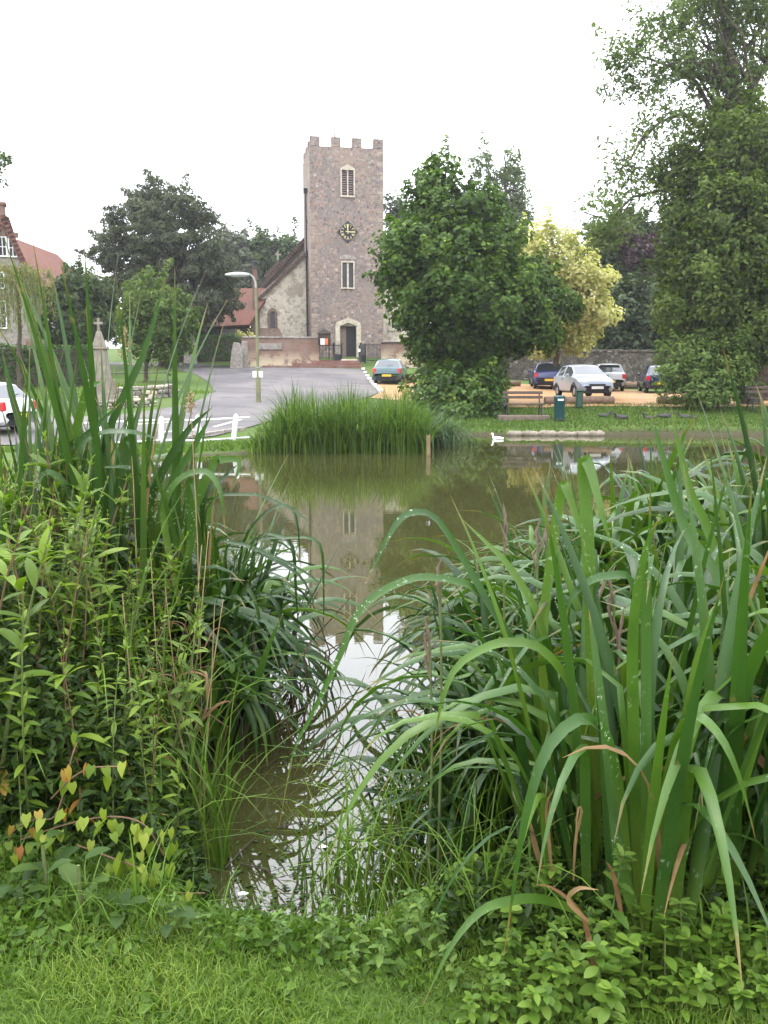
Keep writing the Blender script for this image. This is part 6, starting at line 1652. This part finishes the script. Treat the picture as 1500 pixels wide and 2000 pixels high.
for i, (x, y, n, L) in enumerate(LI):
    ribbon_clump('drooping_iris', LIL[i], 'iris', x, y, n, L, [('arch', 4), ('droop', 4), ('kink', 2), ('upright', 2 if i % 3 == 0 else 1)], 'iris_dark' if i % 2 else 'iris', 320 + i, .15, .044, az=math.radians(-15), azs=1.0, group='drooping irises on the left bank', tilt=(.05, .4))
UL = [(-1.15, 5.3, 22, 1.45, 'rightmost, by the water'), (-1.45, 5.2, 24, 1.5, 'second from the water'), (-1.75, 5.0, 24, 1.5, 'third from the water'), (-2.05, 4.9, 22, 1.45, 'at the left among the reeds'), (-1.3, 5.65, 24, 1.55, 'farther back by the water'), (-2.3, 5.25, 22, 1.5, 'leftmost'), (-1.0, 4.9, 18, 1.3, 'nearest, over the dark mass'), (-1.6, 4.55, 18, 1.35, 'just above the loosestrife')]
for i, (x, y, n, L, wh) in enumerate(UL):
    ribbon_clump('broad_iris', f'broad-bladed iris standing behind the left thicket, {wh}', 'iris', x, y, n, L, [('upright', 3), ('kink', 3), ('arch', 3)], 'iris_dark' if i % 2 else 'iris', 360 + i, .16, .038, group='broad irises behind the left thicket', dead=.06, tilt=(.02, .35))
# long leaves trailing into the water
lh_ = thing('drooping_iris', 'dark iris with leaves hanging straight to the water, furthest from the left bank', 'iris', (-.88, 4.85, -.05))
for pts, w in [([(470, 1260, 5.0), (480, 1080, 4.9), (530, 1050, 4.8), (570, 1065, 4.7), (578, 1160, 4.7), (583, 1230, 4.7)], .03), ([(480, 1260, 5.0), (500, 1060, 4.8), (560, 1050, 4.7), (622, 1060, 4.6), (632, 1150, 4.6), (630, 1290, 4.6)], .026),
               ([(470, 1250, 5.0), (470, 1080, 4.8), (520, 1000, 4.7), (575, 1000, 4.6), (588, 1130, 4.6)], .03), ([(460, 1280, 5), (440, 1100, 4.8), (460, 1060, 4.7), (530, 1090, 4.6), (590, 1130, 4.55), (620, 1200, 4.5)], .034), ([(450, 1280, 5), (420, 1080, 4.6), (460, 1060, 4.5), (530, 1085, 4.4), (600, 1120, 4.4), (640, 1155, 4.4)], .03),
               ([(430, 1280, 5), (400, 1010, 4.6), (480, 965, 4.5), (560, 990, 4.45), (620, 1030, 4.4)], .026), ([(440, 1260, 5), (395, 1000, 4.8), (440, 930, 4.8), (468, 905, 4.8)], .05), ([(450, 1300, 4.8), (490, 1170, 4.6), (540, 1180, 4.5), (560, 1290, 4.5), (575, 1400, 4.5)], .03), ([(450, 1300, 4.6), (510, 1210, 4.5), (540, 1260, 4.45), (548, 1370, 4.45)], .028), ([(440, 1330, 4.5), (470, 1160, 4.4), (500, 1180, 4.35), (520, 1300, 4.35)], .03)]:
    hero_leaf(pts, w, 'iris_dark', root=lh_, nrm=(-.2, -.6, .7))
lk = thing('broad_iris', 'broad iris with kinked and pale-topped leaves leaning right in front of the lane', 'iris', (-1.25, 4.55, h(-1.25, 4.55)))
for pts, w, m_, nr in [([(330, 1150, 4.5), (377, 1000, 4.4), (418, 905, 4.4), (432, 898, 4.4), (468, 903, 4.38), (448, 965, 4.36)], .055, 'iris_fresh', (0, -1, .3)), ([(300, 1130, 4.5), (292, 990, 4.45), (277, 930, 4.4), (247, 912, 4.35), (177, 914, 4.3)], .05, 'iris', (0, -.7, .7)),
                   ([(250, 1120, 4.6), (300, 960, 4.6), (360, 850, 4.6), (417, 793, 4.6)], .055, 'iris_dark', (.2, -1, .2)), ([(280, 1120, 4.5), (330, 960, 4.5), (380, 870, 4.5), (416, 806, 4.5)], .05, 'iris', (.2, -1, .2)), ([(60, 1080, 4.4), (110, 905, 4.4), (170, 850, 4.35), (236, 786, 4.35)], .06, 'iris', (.1, -1, .3)),
                   ([(110, 1050, 4.4), (150, 890, 4.3), (190, 848, 4.25), (240, 842, 4.2), (280, 848, 4.2), (308, 858, 4.2)], .05, 'iris', (0, -.6, .8)), ([(110, 1060, 4.4), (140, 880, 4.4), (170, 762, 4.35), (182, 752, 4.3), (204, 742, 4.3)], .055, 'iris_fresh', (.1, -1, .4)), ([(170, 1050, 4.6), (210, 850, 4.6), (280, 690, 4.6), (324, 541, 4.6)], .05, 'tall_reed', (.2, -1, .1)),
                   ([(230, 1100, 4.4), (240, 960, 4.4), (246, 870, 4.4), (255, 868, 4.38), (280, 960, 4.35)], .06, 'iris_dark', (0, -1, .1)), ([(340, 1150, 4.4), (372, 1060, 4.35), (368, 960, 4.3), (376, 945, 4.28), (392, 1030, 4.25)], .055, 'iris', (0, -1, .2)), ([(200, 1100, 4.3), (150, 980, 4.25), (110, 930, 4.2), (85, 925, 4.18), (70, 965, 4.16)], .05, 'iris', (0, -.7, .7)),
                   ([(350, 1180, 4.3), (320, 1010, 4.3), (345, 940, 4.28), (400, 920, 4.25), (430, 960, 4.2), (440, 1040, 4.2)], .05, 'iris_fresh', (0, -.7, .7)), ([(20, 1050, 4.4), (50, 900, 4.4), (20, 760, 4.4), (5, 690, 4.4)], .05, 'tall_reed', (0, -1, .1))]:
    hero_leaf(pts, w, m_, root=lk, nrm=nr)
for x, y, n_, L_ in [(-.62, 4.7, 9, .8), (-.72, 4.3, 8, .7), (-.55, 5.1, 7, .7)]:
    rr_ = random.Random(int(x * -1000)); t = thing('dead_stalk', 'thin dead stalk leaning out of the water below the left irises', 'stalk', (x, y, -.1), 0, 'dead stalks in the water')
    for k in range(n_):
        b = rr_.uniform(-.3, .3), rr_.uniform(-.4, .4)
        MB().tube([(b[0], b[1], 0), (b[0] + rr_.uniform(-.1, .15), b[1], L_ * .5), (b[0] + rr_.uniform(-.25, .3), b[1] + rr_.uniform(-.1, .1), L_ * rr_.uniform(.6, 1.1))], [.006, .005, .003], 5).build('stalk', M['stem_red' if k % 2 else 'dark_wood'], t)

# ------------------------------------------------------------------ leafy plants
def leaf_mesh(name, L, W, fold=.3, droop=.35, n=5, serr=0.0, heart=False, mat=None):
    V = []; UV = []
    for i in range(n + 1):
        f = i / n
        if heart: w = (1.0 if i == 0 else (1 - f) ** .75 * (1 + .25 * (1 - f))) ; w = [.72, 1.0, .86, .62, .34, 0.0][i] if n == 5 else w
        else: w = math.sin(math.pi * min(1, f * .9 + .06)) ** .9 if i < n else 0
        if serr and 0 < i < n: w *= 1 + (serr if i % 2 else -serr)
        w *= W / 2
        x = L * f; z = -droop * L * f * f * .6 + .02 * L * math.sin(f * 3)
        if heart and i == 0:
            V += [(-.16 * L, -w, z + w * fold), (0, 0, z), (-.16 * L, w, z + w * fold)]
        else: V += [(x, -w, z + w * fold), (x, 0, z), (x, w, z + w * fold)]
        UV += [(0, f), (.5, f), (1, f)]
    F = []
    for i in range(n): a = i * 3; F += [(a, a + 1, a + 4, a + 3), (a + 1, a + 2, a + 5, a + 4)]
    me = mesh_from(name, np.array(V), F, uv=UV, smooth=True)
    if mat: me.materials.append(M[mat])
    return me
def stem_mesh(hh, r0, bend, n=5, mat='stem'):
    mb = MB(); mb.tube([(bend * (i / n) ** 2 * hh, 0, hh * i / n) for i in range(n + 1)], [r0 * (1 - .6 * i / n) for i in range(n + 1)], 5, cap=False)
    me = mb.mesh('stem', True); me.materials.append(M[mat]); return me
def proto(hh, nodes, bend, lm_fn, seed, per=2, z0=.12, up=.4, twist=1.57):
    """list of (mesh, loc, rot, scale) of one leafy stem"""
    r = random.Random(seed); out = []
    for i in range(nodes):
        f = z0 + (1 - z0) * i / (nodes - 1); z = hh * f; x = bend * f * f * hh
        for k in range(per):
            a = i * twist + k * 2 * math.pi / per + r.uniform(-.35, .35)
            me, s, el = lm_fn(f, r)
            out.append((me, (x, 0, z), (0, -(el + r.uniform(-.25, .2)), a), s * r.uniform(.8, 1.15)))
    return out
LSM = [leaf_mesh('leaf', 1, .30, .35, .55, 5, mat='loose'), leaf_mesh('leaf', 1, .26, .25, .35, 5, mat='loose'), leaf_mesh('leaf', 1, .34, .4, .75, 5, mat='loose')]
LSY = [leaf_mesh('leaf', 1, .30, .5, .1, 4, mat='loose_tip')]
LSO = [leaf_mesh('leaf', 1, .30, .4, .6, 5, mat='autumn')]
def loose_fn(f, r):
    if f > .90: return LSY[0], .055 * LSZ ** .5 * (1.3 - f), 1.2 if f > .95 else .9
    if f < .30 and r.random() < .22: return LSO[0], .05, -.2
    return LSM[r.randrange(3)], .095 * LSZ * (1.15 - .55 * f) * r.uniform(.7, 1.15), .35 + .35 * f + r.uniform(-.3, .3)
PLS = []
for i, (hh, nd) in enumerate([(1.0, 15), (.85, 13), (.7, 12), (.95, 17), (.55, 10), (1.0, 12), (.8, 17), (.6, 9), (.9, 20)]):
    b = random.Random(i).uniform(-.25, .25); LSZ = (1, 1.25, .85, .65, 1.0, 1.35, .6, 1.2, .5)[i]
    PLS.append((hh, stem_mesh(hh, .0042, b, mat='stem_red' if i % 2 else 'stem'), proto(hh, nd, b, loose_fn, 400 + i, 2, .15) + [x for x in proto(hh * .98, 3, b, loose_fn, 450 + i, 3, .9)]))
def put(name, label, cat, group, x, y, pr, scale, rotz, tilt=(0, 0), z=None):
    t = bpy.data.objects.new(name, None); COL.objects.link(t); t.empty_display_size = .1
    t.location = (x, y, (h(x, y) if z is None else z) - .02); t.rotation_euler = (tilt[0], tilt[1], rotz); t.scale = (scale,) * 3
    tag(t, label, cat, group)
    s = bpy.data.objects.new('stem', pr[1]); COL.objects.link(s); s.parent = t
    for me, lc, rt, sc in pr[2]:
        o = bpy.data.objects.new('leaf', me); COL.objects.link(o); o.parent = t
        o.location = lc; o.rotation_euler = rt; o.scale = (sc,) * 3
    return t
r = random.Random(500)
def scatter(n, fn, mind, tries=6000):
    out = []
    for _ in range(tries):
        if len(out) >= n: break
        p = fn()
        if p is None: continue
        if all((p[0] - q[0]) ** 2 + (p[1] - q[1]) ** 2 > mind * mind for q in out): out.append(p)
    return out
def lsp():
    x = r.uniform(-2.1, -.66); y = r.uniform(2.85, 4.6)
    if x < -.4 - .47 * y - .15: return None
    if pond_sd(np.array([x]), np.array([y]))[0] < .12: return None
    return x, y
for x, y in scatter(150, lsp, .075):
    edge = min(1, max(0, (-.70 - x) / .75)); hh = .50 + .72 * edge ** .8 - .22 * max(0, 3.3 - y)
    pr = PLS[r.randrange(9)]
    put('loosestrife', 'leafy green loosestrife stem with paired narrow leaves in the left-bank thicket', 'plant', 'loosestrife stems of the left thicket', x, y, pr, max(.35, hh * r.uniform(.85, 1.1)) / pr[0], r.uniform(0, 6.28), (r.gauss(0, .14), r.gauss(0, .14)))
# dense low filling foliage under the thickets
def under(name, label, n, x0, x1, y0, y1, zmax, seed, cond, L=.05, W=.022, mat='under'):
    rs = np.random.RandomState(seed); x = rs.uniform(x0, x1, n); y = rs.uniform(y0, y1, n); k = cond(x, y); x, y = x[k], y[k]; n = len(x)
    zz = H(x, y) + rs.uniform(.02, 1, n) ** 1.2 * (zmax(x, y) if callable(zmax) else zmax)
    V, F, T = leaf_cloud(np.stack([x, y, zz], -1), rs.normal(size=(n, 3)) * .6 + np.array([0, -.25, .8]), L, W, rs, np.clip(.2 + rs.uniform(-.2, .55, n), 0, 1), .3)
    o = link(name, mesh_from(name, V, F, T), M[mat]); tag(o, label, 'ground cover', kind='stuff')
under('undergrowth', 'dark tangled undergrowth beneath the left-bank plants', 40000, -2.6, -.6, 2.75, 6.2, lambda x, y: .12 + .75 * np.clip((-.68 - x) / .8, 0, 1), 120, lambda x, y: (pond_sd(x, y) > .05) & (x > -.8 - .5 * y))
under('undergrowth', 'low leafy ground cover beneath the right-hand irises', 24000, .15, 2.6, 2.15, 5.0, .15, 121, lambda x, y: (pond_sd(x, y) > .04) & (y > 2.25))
under('bank_weeds', 'mixed small weeds where the lawn meets the pond bank', 5200, -1.6, .6, 2.22, 2.95, .05, 122, lambda x, y: (pond_sd(x, y) > .06) & (np.sin(x * 9 + y * 7) + np.sin(x * 23) * .6 > -.5), .038, .022, 'sward')
under('lawn_weeds', 'scattered low broad-leaved weeds in the lawn grass', 3000, -1.3, .9, 1.9, 2.6, .035, 123, lambda x, y: (pond_sd(x, y) > .1) & (np.sin(x * 7 + 2) * np.cos(y * 11) + np.sin(x * 17 + y * 9) * .5 > .25), .034, .022, 'mint_cloud')
# mint carpet at the lower right
MTM = [leaf_mesh('leaf', 1, .56, .2, .3, 5, mat='mint'), leaf_mesh('leaf', 1, .50, .3, .5, 5, mat='mint'), leaf_mesh('leaf', 1, .62, .15, .15, 5, mat='mint')]
def mint_fn(f, r): return MTM[r.randrange(3)], .045 * (1.25 - .6 * f), .05 + .7 * max(0, f - .6)
PMT = []
for i, hh in enumerate((.12, .15, .10, .18)):
    PMT.append((hh, stem_mesh(hh, .0025, .05), proto(hh, 6, .05, mint_fn, 600 + i, 2, .25) + proto(hh, 2, .05, mint_fn, 620 + i, 3, .93)))
def mtp():
    x = r.uniform(.05, 1.55); y = r.uniform(1.98, 2.85)
    if x < .28 - (y - 2.0) * .35 + .15 * math.sin(y * 9): return None
    if x > .48 * y + .2 or pond_sd(np.array([x]), np.array([y]))[0] < .1: return None
    return x, y
for x, y in scatter(270, mtp, .04):
    pr = PMT[r.randrange(4)]
    put('mint_plant', 'small mint plant with rounded paired leaves in the lower right carpet', 'plant', 'mint plants of the lower right carpet', x, y, pr, r.uniform(.75, 1.25), r.uniform(0, 6.28), (r.gauss(0, .15), r.gauss(0, .15)))
# nettles
NTM = [leaf_mesh('leaf', 1, .48, .25, .5, 8, .14, mat='nettle'), leaf_mesh('leaf', 1, .42, .35, .35, 8, .14, mat='nettle')]
def net_fn(f, r): return NTM[r.randrange(2)], .085 * (1.2 - .65 * f), .25 + .5 * max(0, f - .6)
PNT = [(hh, stem_mesh(hh, .004, .06), proto(hh, nd, .06, net_fn, 640 + i, 2, .2) + proto(hh, 2, .06, net_fn, 660 + i, 4, .95)) for i, (hh, nd) in enumerate([(.42, 8), (.3, 6), (.6, 10)])]
NG = 'nettles at the water margin'
for (px, py, k, s) in [(1180, 1885, 0, .85), (1455, 1640, 2, 1.0), (1490, 1720, 2, 1.0), (1500, 1600, 2, 1.2), (650, 1860, 1, .55), (790, 1850, 1, .6), (700, 1880, 1, .5), (560, 1845, 1, .45), (470, 1860, 1, .4), (1430, 1780, 0, .9), (90, 1600, 0, 1.0), (130, 1560, 2, .8), (40, 1680, 0, 1.0), (350, 1840, 1, .5), (860, 1890, 1, .55), (980, 1900, 1, .5), (1330, 1920, 1, .8), (1080, 1950, 1, .7), (620, 1880, 1, .5), (740, 1905, 1, .55), (820, 1860, 1, .6), (900, 1940, 1, .5), (540, 1870, 1, .4), (680, 1925, 1, .4), (400, 1870, 1, .4)]:
    g = G(px, py)
    put('nettle', 'toothed-leaved nettle at the edge of the lawn and bank', 'plant', NG, g.x, g.y, PNT[k], s, r.uniform(0, 6.28), (r.gauss(0, .1), r.gauss(0, .1)))
# burdock-like big leaves at lower left
BUM = [leaf_mesh('leaf', 1, .62, .15, .45, 8, .07, mat='burdock'), leaf_mesh('leaf', 1, .55, .3, .6, 8, .07, mat='burdock')]
for i, (px, py) in enumerate([(95, 1735), (160, 1770), (40, 1755), (235, 1790), (330, 1800)]):
    g = G(px, py + 25); t = thing('dock_plant', 'dock plant with large dark crinkled leaves at the edge of the lawn, lower left', 'plant', (g.x, g.y, g.z - .02), r.uniform(0, 6), 'dock plants at the lower left')
    for k in range(7):
        a = k * .95; el = r.uniform(.2, .95) if k < 5 else -.1; L = r.uniform(.07, .12) * (1 if i < 2 else .75)
        link('leaf', BUM[k % 2], None, t, (.02 * math.cos(a), .02 * math.sin(a), .03 + .09 * (k % 3) * (1 if i < 2 else .4)), (0, -el, a), L)
    MB().tube([(0, 0, 0), (.01, 0, .2 if i < 2 else .06)], [.008, .005], 6).build('stem', M['stem'], t)
# bindweed with heart-shaped yellow-green leaves
BDM = leaf_mesh('leaf', 1, .78, .25, .25, 5, heart=True, mat='bind'); BDO = leaf_mesh('leaf', 1, .72, .25, .4, 5, heart=True, mat='autumn')
def vine(label, pts, n, seed, orange=.0, size=.042):
    rr_ = random.Random(seed); W = [P(*p) for p in pts]; t = thing('bindweed', label, 'vine', W[0]); sp = catmull([w - W[0] for w in W], 24)
    MB().tube(sp, .0028, 5).build('stem', M['stem_red'], t)
    for i in range(n):
        f = rr_.uniform(0, 1) * 23.9; k = int(f); q = sp[k] + (sp[k + 1] - sp[k]) * (f - k)
        q = q + Vector((rr_.gauss(0, .03), rr_.gauss(-.02, .02), rr_.gauss(.0, .03)))
        link('leaf', BDO if rr_.random() < orange else BDM, None, t, q, (rr_.gauss(0, .3), rr_.uniform(.5, 1.4), rr_.gauss(-1.57, .7)), size * rr_.uniform(.7, 1.2))
vine('yellow-green heart-leaved bindweed trailing over the lower left thicket', [(40, 1640, 2.72), (130, 1610, 2.68), (215, 1595, 2.66), (280, 1610, 2.66), (320, 1670, 2.68)], 38, 1)
vine('bindweed strand with orange and yellow leaves at the left edge', [(10, 1660, 2.75), (30, 1620, 2.73), (70, 1600, 2.72), (110, 1590, 2.72), (140, 1480, 2.76), (150, 1450, 2.8)], 14, 2, .5)
vine('lower bindweed strand with paler green leaves running to the water', [(150, 1650, 2.66), (230, 1680, 2.62), (280, 1700, 2.6), (330, 1740, 2.62), (400, 1745, 2.7)], 26, 3, size=.044)
vine('bindweed twig climbing a dry stick in the left thicket', [(100, 1560, 2.72), (140, 1520, 2.7), (180, 1500, 2.7), (236, 1497, 2.7)], 7, 4, .2, .05)
# slender bright grasses standing at the margin
def tuft(label, px, py, n, L, W, seed, group='tall grass tufts at the margin', lean=(.15, 1.5), z=None):
    g = G(px, py); rs = np.random.RandomState(seed); t = thing('grass_tuft', label, 'grass', (g.x, g.y, max(g.z, -.05)), 0, group)
    x = rs.normal(size=n) * .045; y = rs.normal(size=n) * .045
    V, F, T = blades(x, y, np.zeros(n) - .02, L * rs.uniform(.5, 1.1, n), W * rs.uniform(.7, 1.3, n), rs.uniform(*lean, n), rs, np.clip(rs.uniform(.2, 1, n), 0, 1), 6)
    link('blades', mesh_from('blades', V, F, T, smooth=True), M['sward'], t)['kind'] = 'stuff'
GL = 'tuft of slender bright grass at the water margin'
for i, (px, py, n, L, W) in enumerate([(405, 1700, 16, .75, .011), (440, 1690, 14, .65, .010), (380, 1640, 14, .7, .010), (420, 1600, 14, .75, .010), (450, 1560, 10, .6, .01), (690, 1800, 14, .62, .009), (640, 1810, 8, .5, .008), (740, 1800, 16, .7, .010), (790, 1790, 14, .62, .009), (830, 1780, 14, .6, .009), (870, 1760, 12, .65, .01), (900, 1800, 12, .4, .008), (950, 1790, 12, .5, .008), (1050, 1850, 10, .35, .007), (1400, 1880, 10, .4, .008), (1340, 1890, 8, .35, .008), (300, 1780, 14, .4, .007), (230, 1800, 12, .3, .006), (1000, 1760, 12, .55, .009),
                                       (330, 1560, 10, .9, .011), (270, 1520, 8, 1.0, .012), (60, 1560, 10, 1.1, .014), (150, 1530, 8, 1.0, .012), (200, 1500, 8, 1.1, .012), (20, 1600, 8, .9, .014), (340, 1480, 10, .95, .011), (390, 1500, 10, .8, .011), (960, 1700, 12, .8, .012), (920, 1720, 10, .7, .011), (100, 1500, 7, 1.25, .017), (180, 1450, 7, 1.3, .016), (250, 1480, 7, 1.25, .015), (310, 1500, 8, 1.1, .015), (350, 1520, 8, 1.0, .014), (40, 1480, 6, 1.3, .018), (380, 1560, 8, .9, .013), (610, 1770, 12, .6, .011), (665, 1770, 10, .65, .012), (715, 1760, 11, .7, .012), (765, 1740, 11, .75, .012), (810, 1730, 12, .8, .012), (850, 1700, 14, .85, .013)]):
    tuft(GL, px, py, n, L, W, 700 + i)
# dry stalks and grass seed heads on the left
r2 = random.Random(31)
for i, (px, pt, Y) in enumerate([(345, 900, 3.9), (330, 870, 4.0), (300, 960, 3.8), (322, 1010, 3.7), (372, 1050, 3.6), (395, 1080, 3.7), (310, 1130, 3.4), (385, 1170, 3.4)]):
    v = P(px, pt, Y); z0 = h(v.x, v.y); L = v.z - z0
    t = thing('dry_stalk', 'dry straw-coloured stalk standing at the edge of the left thicket', 'stalk', (v.x, v.y, z0), r2.uniform(0, 6), 'dry stalks of the left thicket')
    L *= r2.uniform(.7, .95); t.rotation_euler = (r2.gauss(0, .14), r2.gauss(0, .14), t.rotation_euler.z)
    MB().tube([(0, 0, 0), (r2.uniform(-.06, .06), r2.uniform(-.04, .04), L * .5), (r2.uniform(-.14, .14), r2.uniform(-.1, .1), L)], [.0035, .003, .002], 5).build('stem', M['straw'], t)
    me = ribbon('droop', i % 9, 'dead', .05); link('leaf', me, None, t, (0, 0, L * .55), (0, .3, r2.uniform(0, 6)), .26); link('leaf', ribbon('arch', i % 12, 'dead', .06), None, t, (0, 0, L * .35), (0, .4, r2.uniform(0, 6)), .22)
for px, pt, Y, lab in [(243, 640, 4.3, 'tall flowering grass with a pale branched seed head before the small tree'), (372, 770, 4.2, 'thin brown grass seed head before the lane')]:
    v = P(px, pt, Y); z0 = h(v.x, v.y); L = v.z - z0; t = thing('seed_grass', lab, 'grass', (v.x, v.y, z0))
    MB().tube([(0, 0, 0), (.01, 0, L * .6), (0, 0, L)], [.004, .003, .0015], 5).build('stem', M['straw'], t)
    rs = np.random.RandomState(int(px)); C, Nn, Tg = [], [], []
    hs = .2 if px < 300 else .1
    for k in range(34):
        f = k / 34; q = np.array([0, 0, L - hs * f]); a = rs.uniform(0, 6.28); ln = .012 + .05 * f * (k % 5 == 0) + .02 * f
        for j in range(5): C.append(q + np.array([math.cos(a), math.sin(a), .5]) * ln * (j + 1) / 5 + rs.normal(size=3) * .004); Nn.append(rs.normal(size=3)); Tg.append(np.array([math.cos(a), math.sin(a), 1.]))
    V, F, Ti = leaf_cloud(np.array(C), np.array(Nn), .016, .006, rs, np.ones(len(C)), .1, np.array(Tg)); link('seed_head', mesh_from('seed_head', V, F, Ti), M['straw'], t)
# floating scraps and the muddy rim
rs = np.random.RandomState(55); n = 420
x = rs.normal(-.33, .2, n); y = rs.uniform(2.78, 3.6, n); k = (pond_sd(x, y) < -.0) & (rs.uniform(0, 1, n) < np.exp(-(y - 2.8) * 2.2) + .12); x, y = x[k], y[k]
V, F, T = leaf_cloud(np.stack([x, y, np.full(len(x), .004)], -1), np.tile([0, 0, 1.], (len(x), 1)) + rs.normal(size=(len(x), 3)) * .05, .03, .016, rs, rs.uniform(0, .7, len(x)), .0)
tag(link('floating_leaves', mesh_from('floating_leaves', V, F, T), M['under']), 'small floating leaves and scraps at the muddy near edge of the pond', 'floating leaves', kind='stuff')
for i, (px, py, ex, ey) in enumerate([(470, 1690, 560, 1740), (540, 1620, 640, 1615), (440, 1700, 500, 1640)]):
    a, b = P(px, py, 3.2), P(ex, ey, 3.2)
    k = ZC / (ZC - a.z); a = Vector((a.x * k, a.y * k, .008)); k = ZC / (ZC - b.z); b = Vector((b.x * k, b.y * k, .012))
    t = thing('twig', 'thin dark twig floating by the near edge of the pond', 'twig', a, 0, 'twigs floating in the pond'); MB().tube([(0, 0, 0), tuple((b - a) / 2 + Vector((.01, .02, .01))), tuple(b - a)], [.0035, .003, .002], 5).build('stick', M['dark_wood'], t)
for px, py, lab in [(475, 1752, 'scrap of white litter at the muddy left edge of the water'), (632, 1660, 'white feather floating in the middle of the near water')]:
    d = ray(px, py); k = ZC / -d.z; v = Vector((0, 0, ZC)) + d * k; v.z = .012
    mb = MB(); mb.add([(-.018, -.008, 0), (.0, -.011, .004), (.02, -.003, .002), (.018, .009, .0), (-.003, .011, .005), (-.02, .006, .002)], [(0, 1, 4, 5), (1, 2, 3, 4)])
    o = mb.build('litter_scrap' if px < 500 else 'feather', M['duck_white'], None, loc=v); tag(o, lab, 'litter' if px < 500 else 'feather')
# ------------------------------------------------------------------ added haze imitating lens veil
hz = MB().box((0, 100, 12.2), (1500, 1700, 27.6)).build('haze', None)
hz['kind'] = 'stuff'; hz['label'] = 'thin added haze imitating lens veil over the whole scene'; hz['category'] = 'haze'
hm = bpy.data.materials.new('lens_veil_haze'); hm.use_nodes = True; hm.node_tree.nodes.clear()
ho = hm.node_tree.nodes.new('ShaderNodeOutputMaterial'); hv = hm.node_tree.nodes.new('ShaderNodeVolumePrincipled')
hv.inputs['Color'].default_value = (0.95, 0.97, 1.0, 1); hv.inputs['Density'].default_value = 0.00042; hv.inputs['Anisotropy'].default_value = 0.3
hm.node_tree.links.new(hv.outputs[0], ho.inputs['Volume']); hz.data.materials.append(hm)
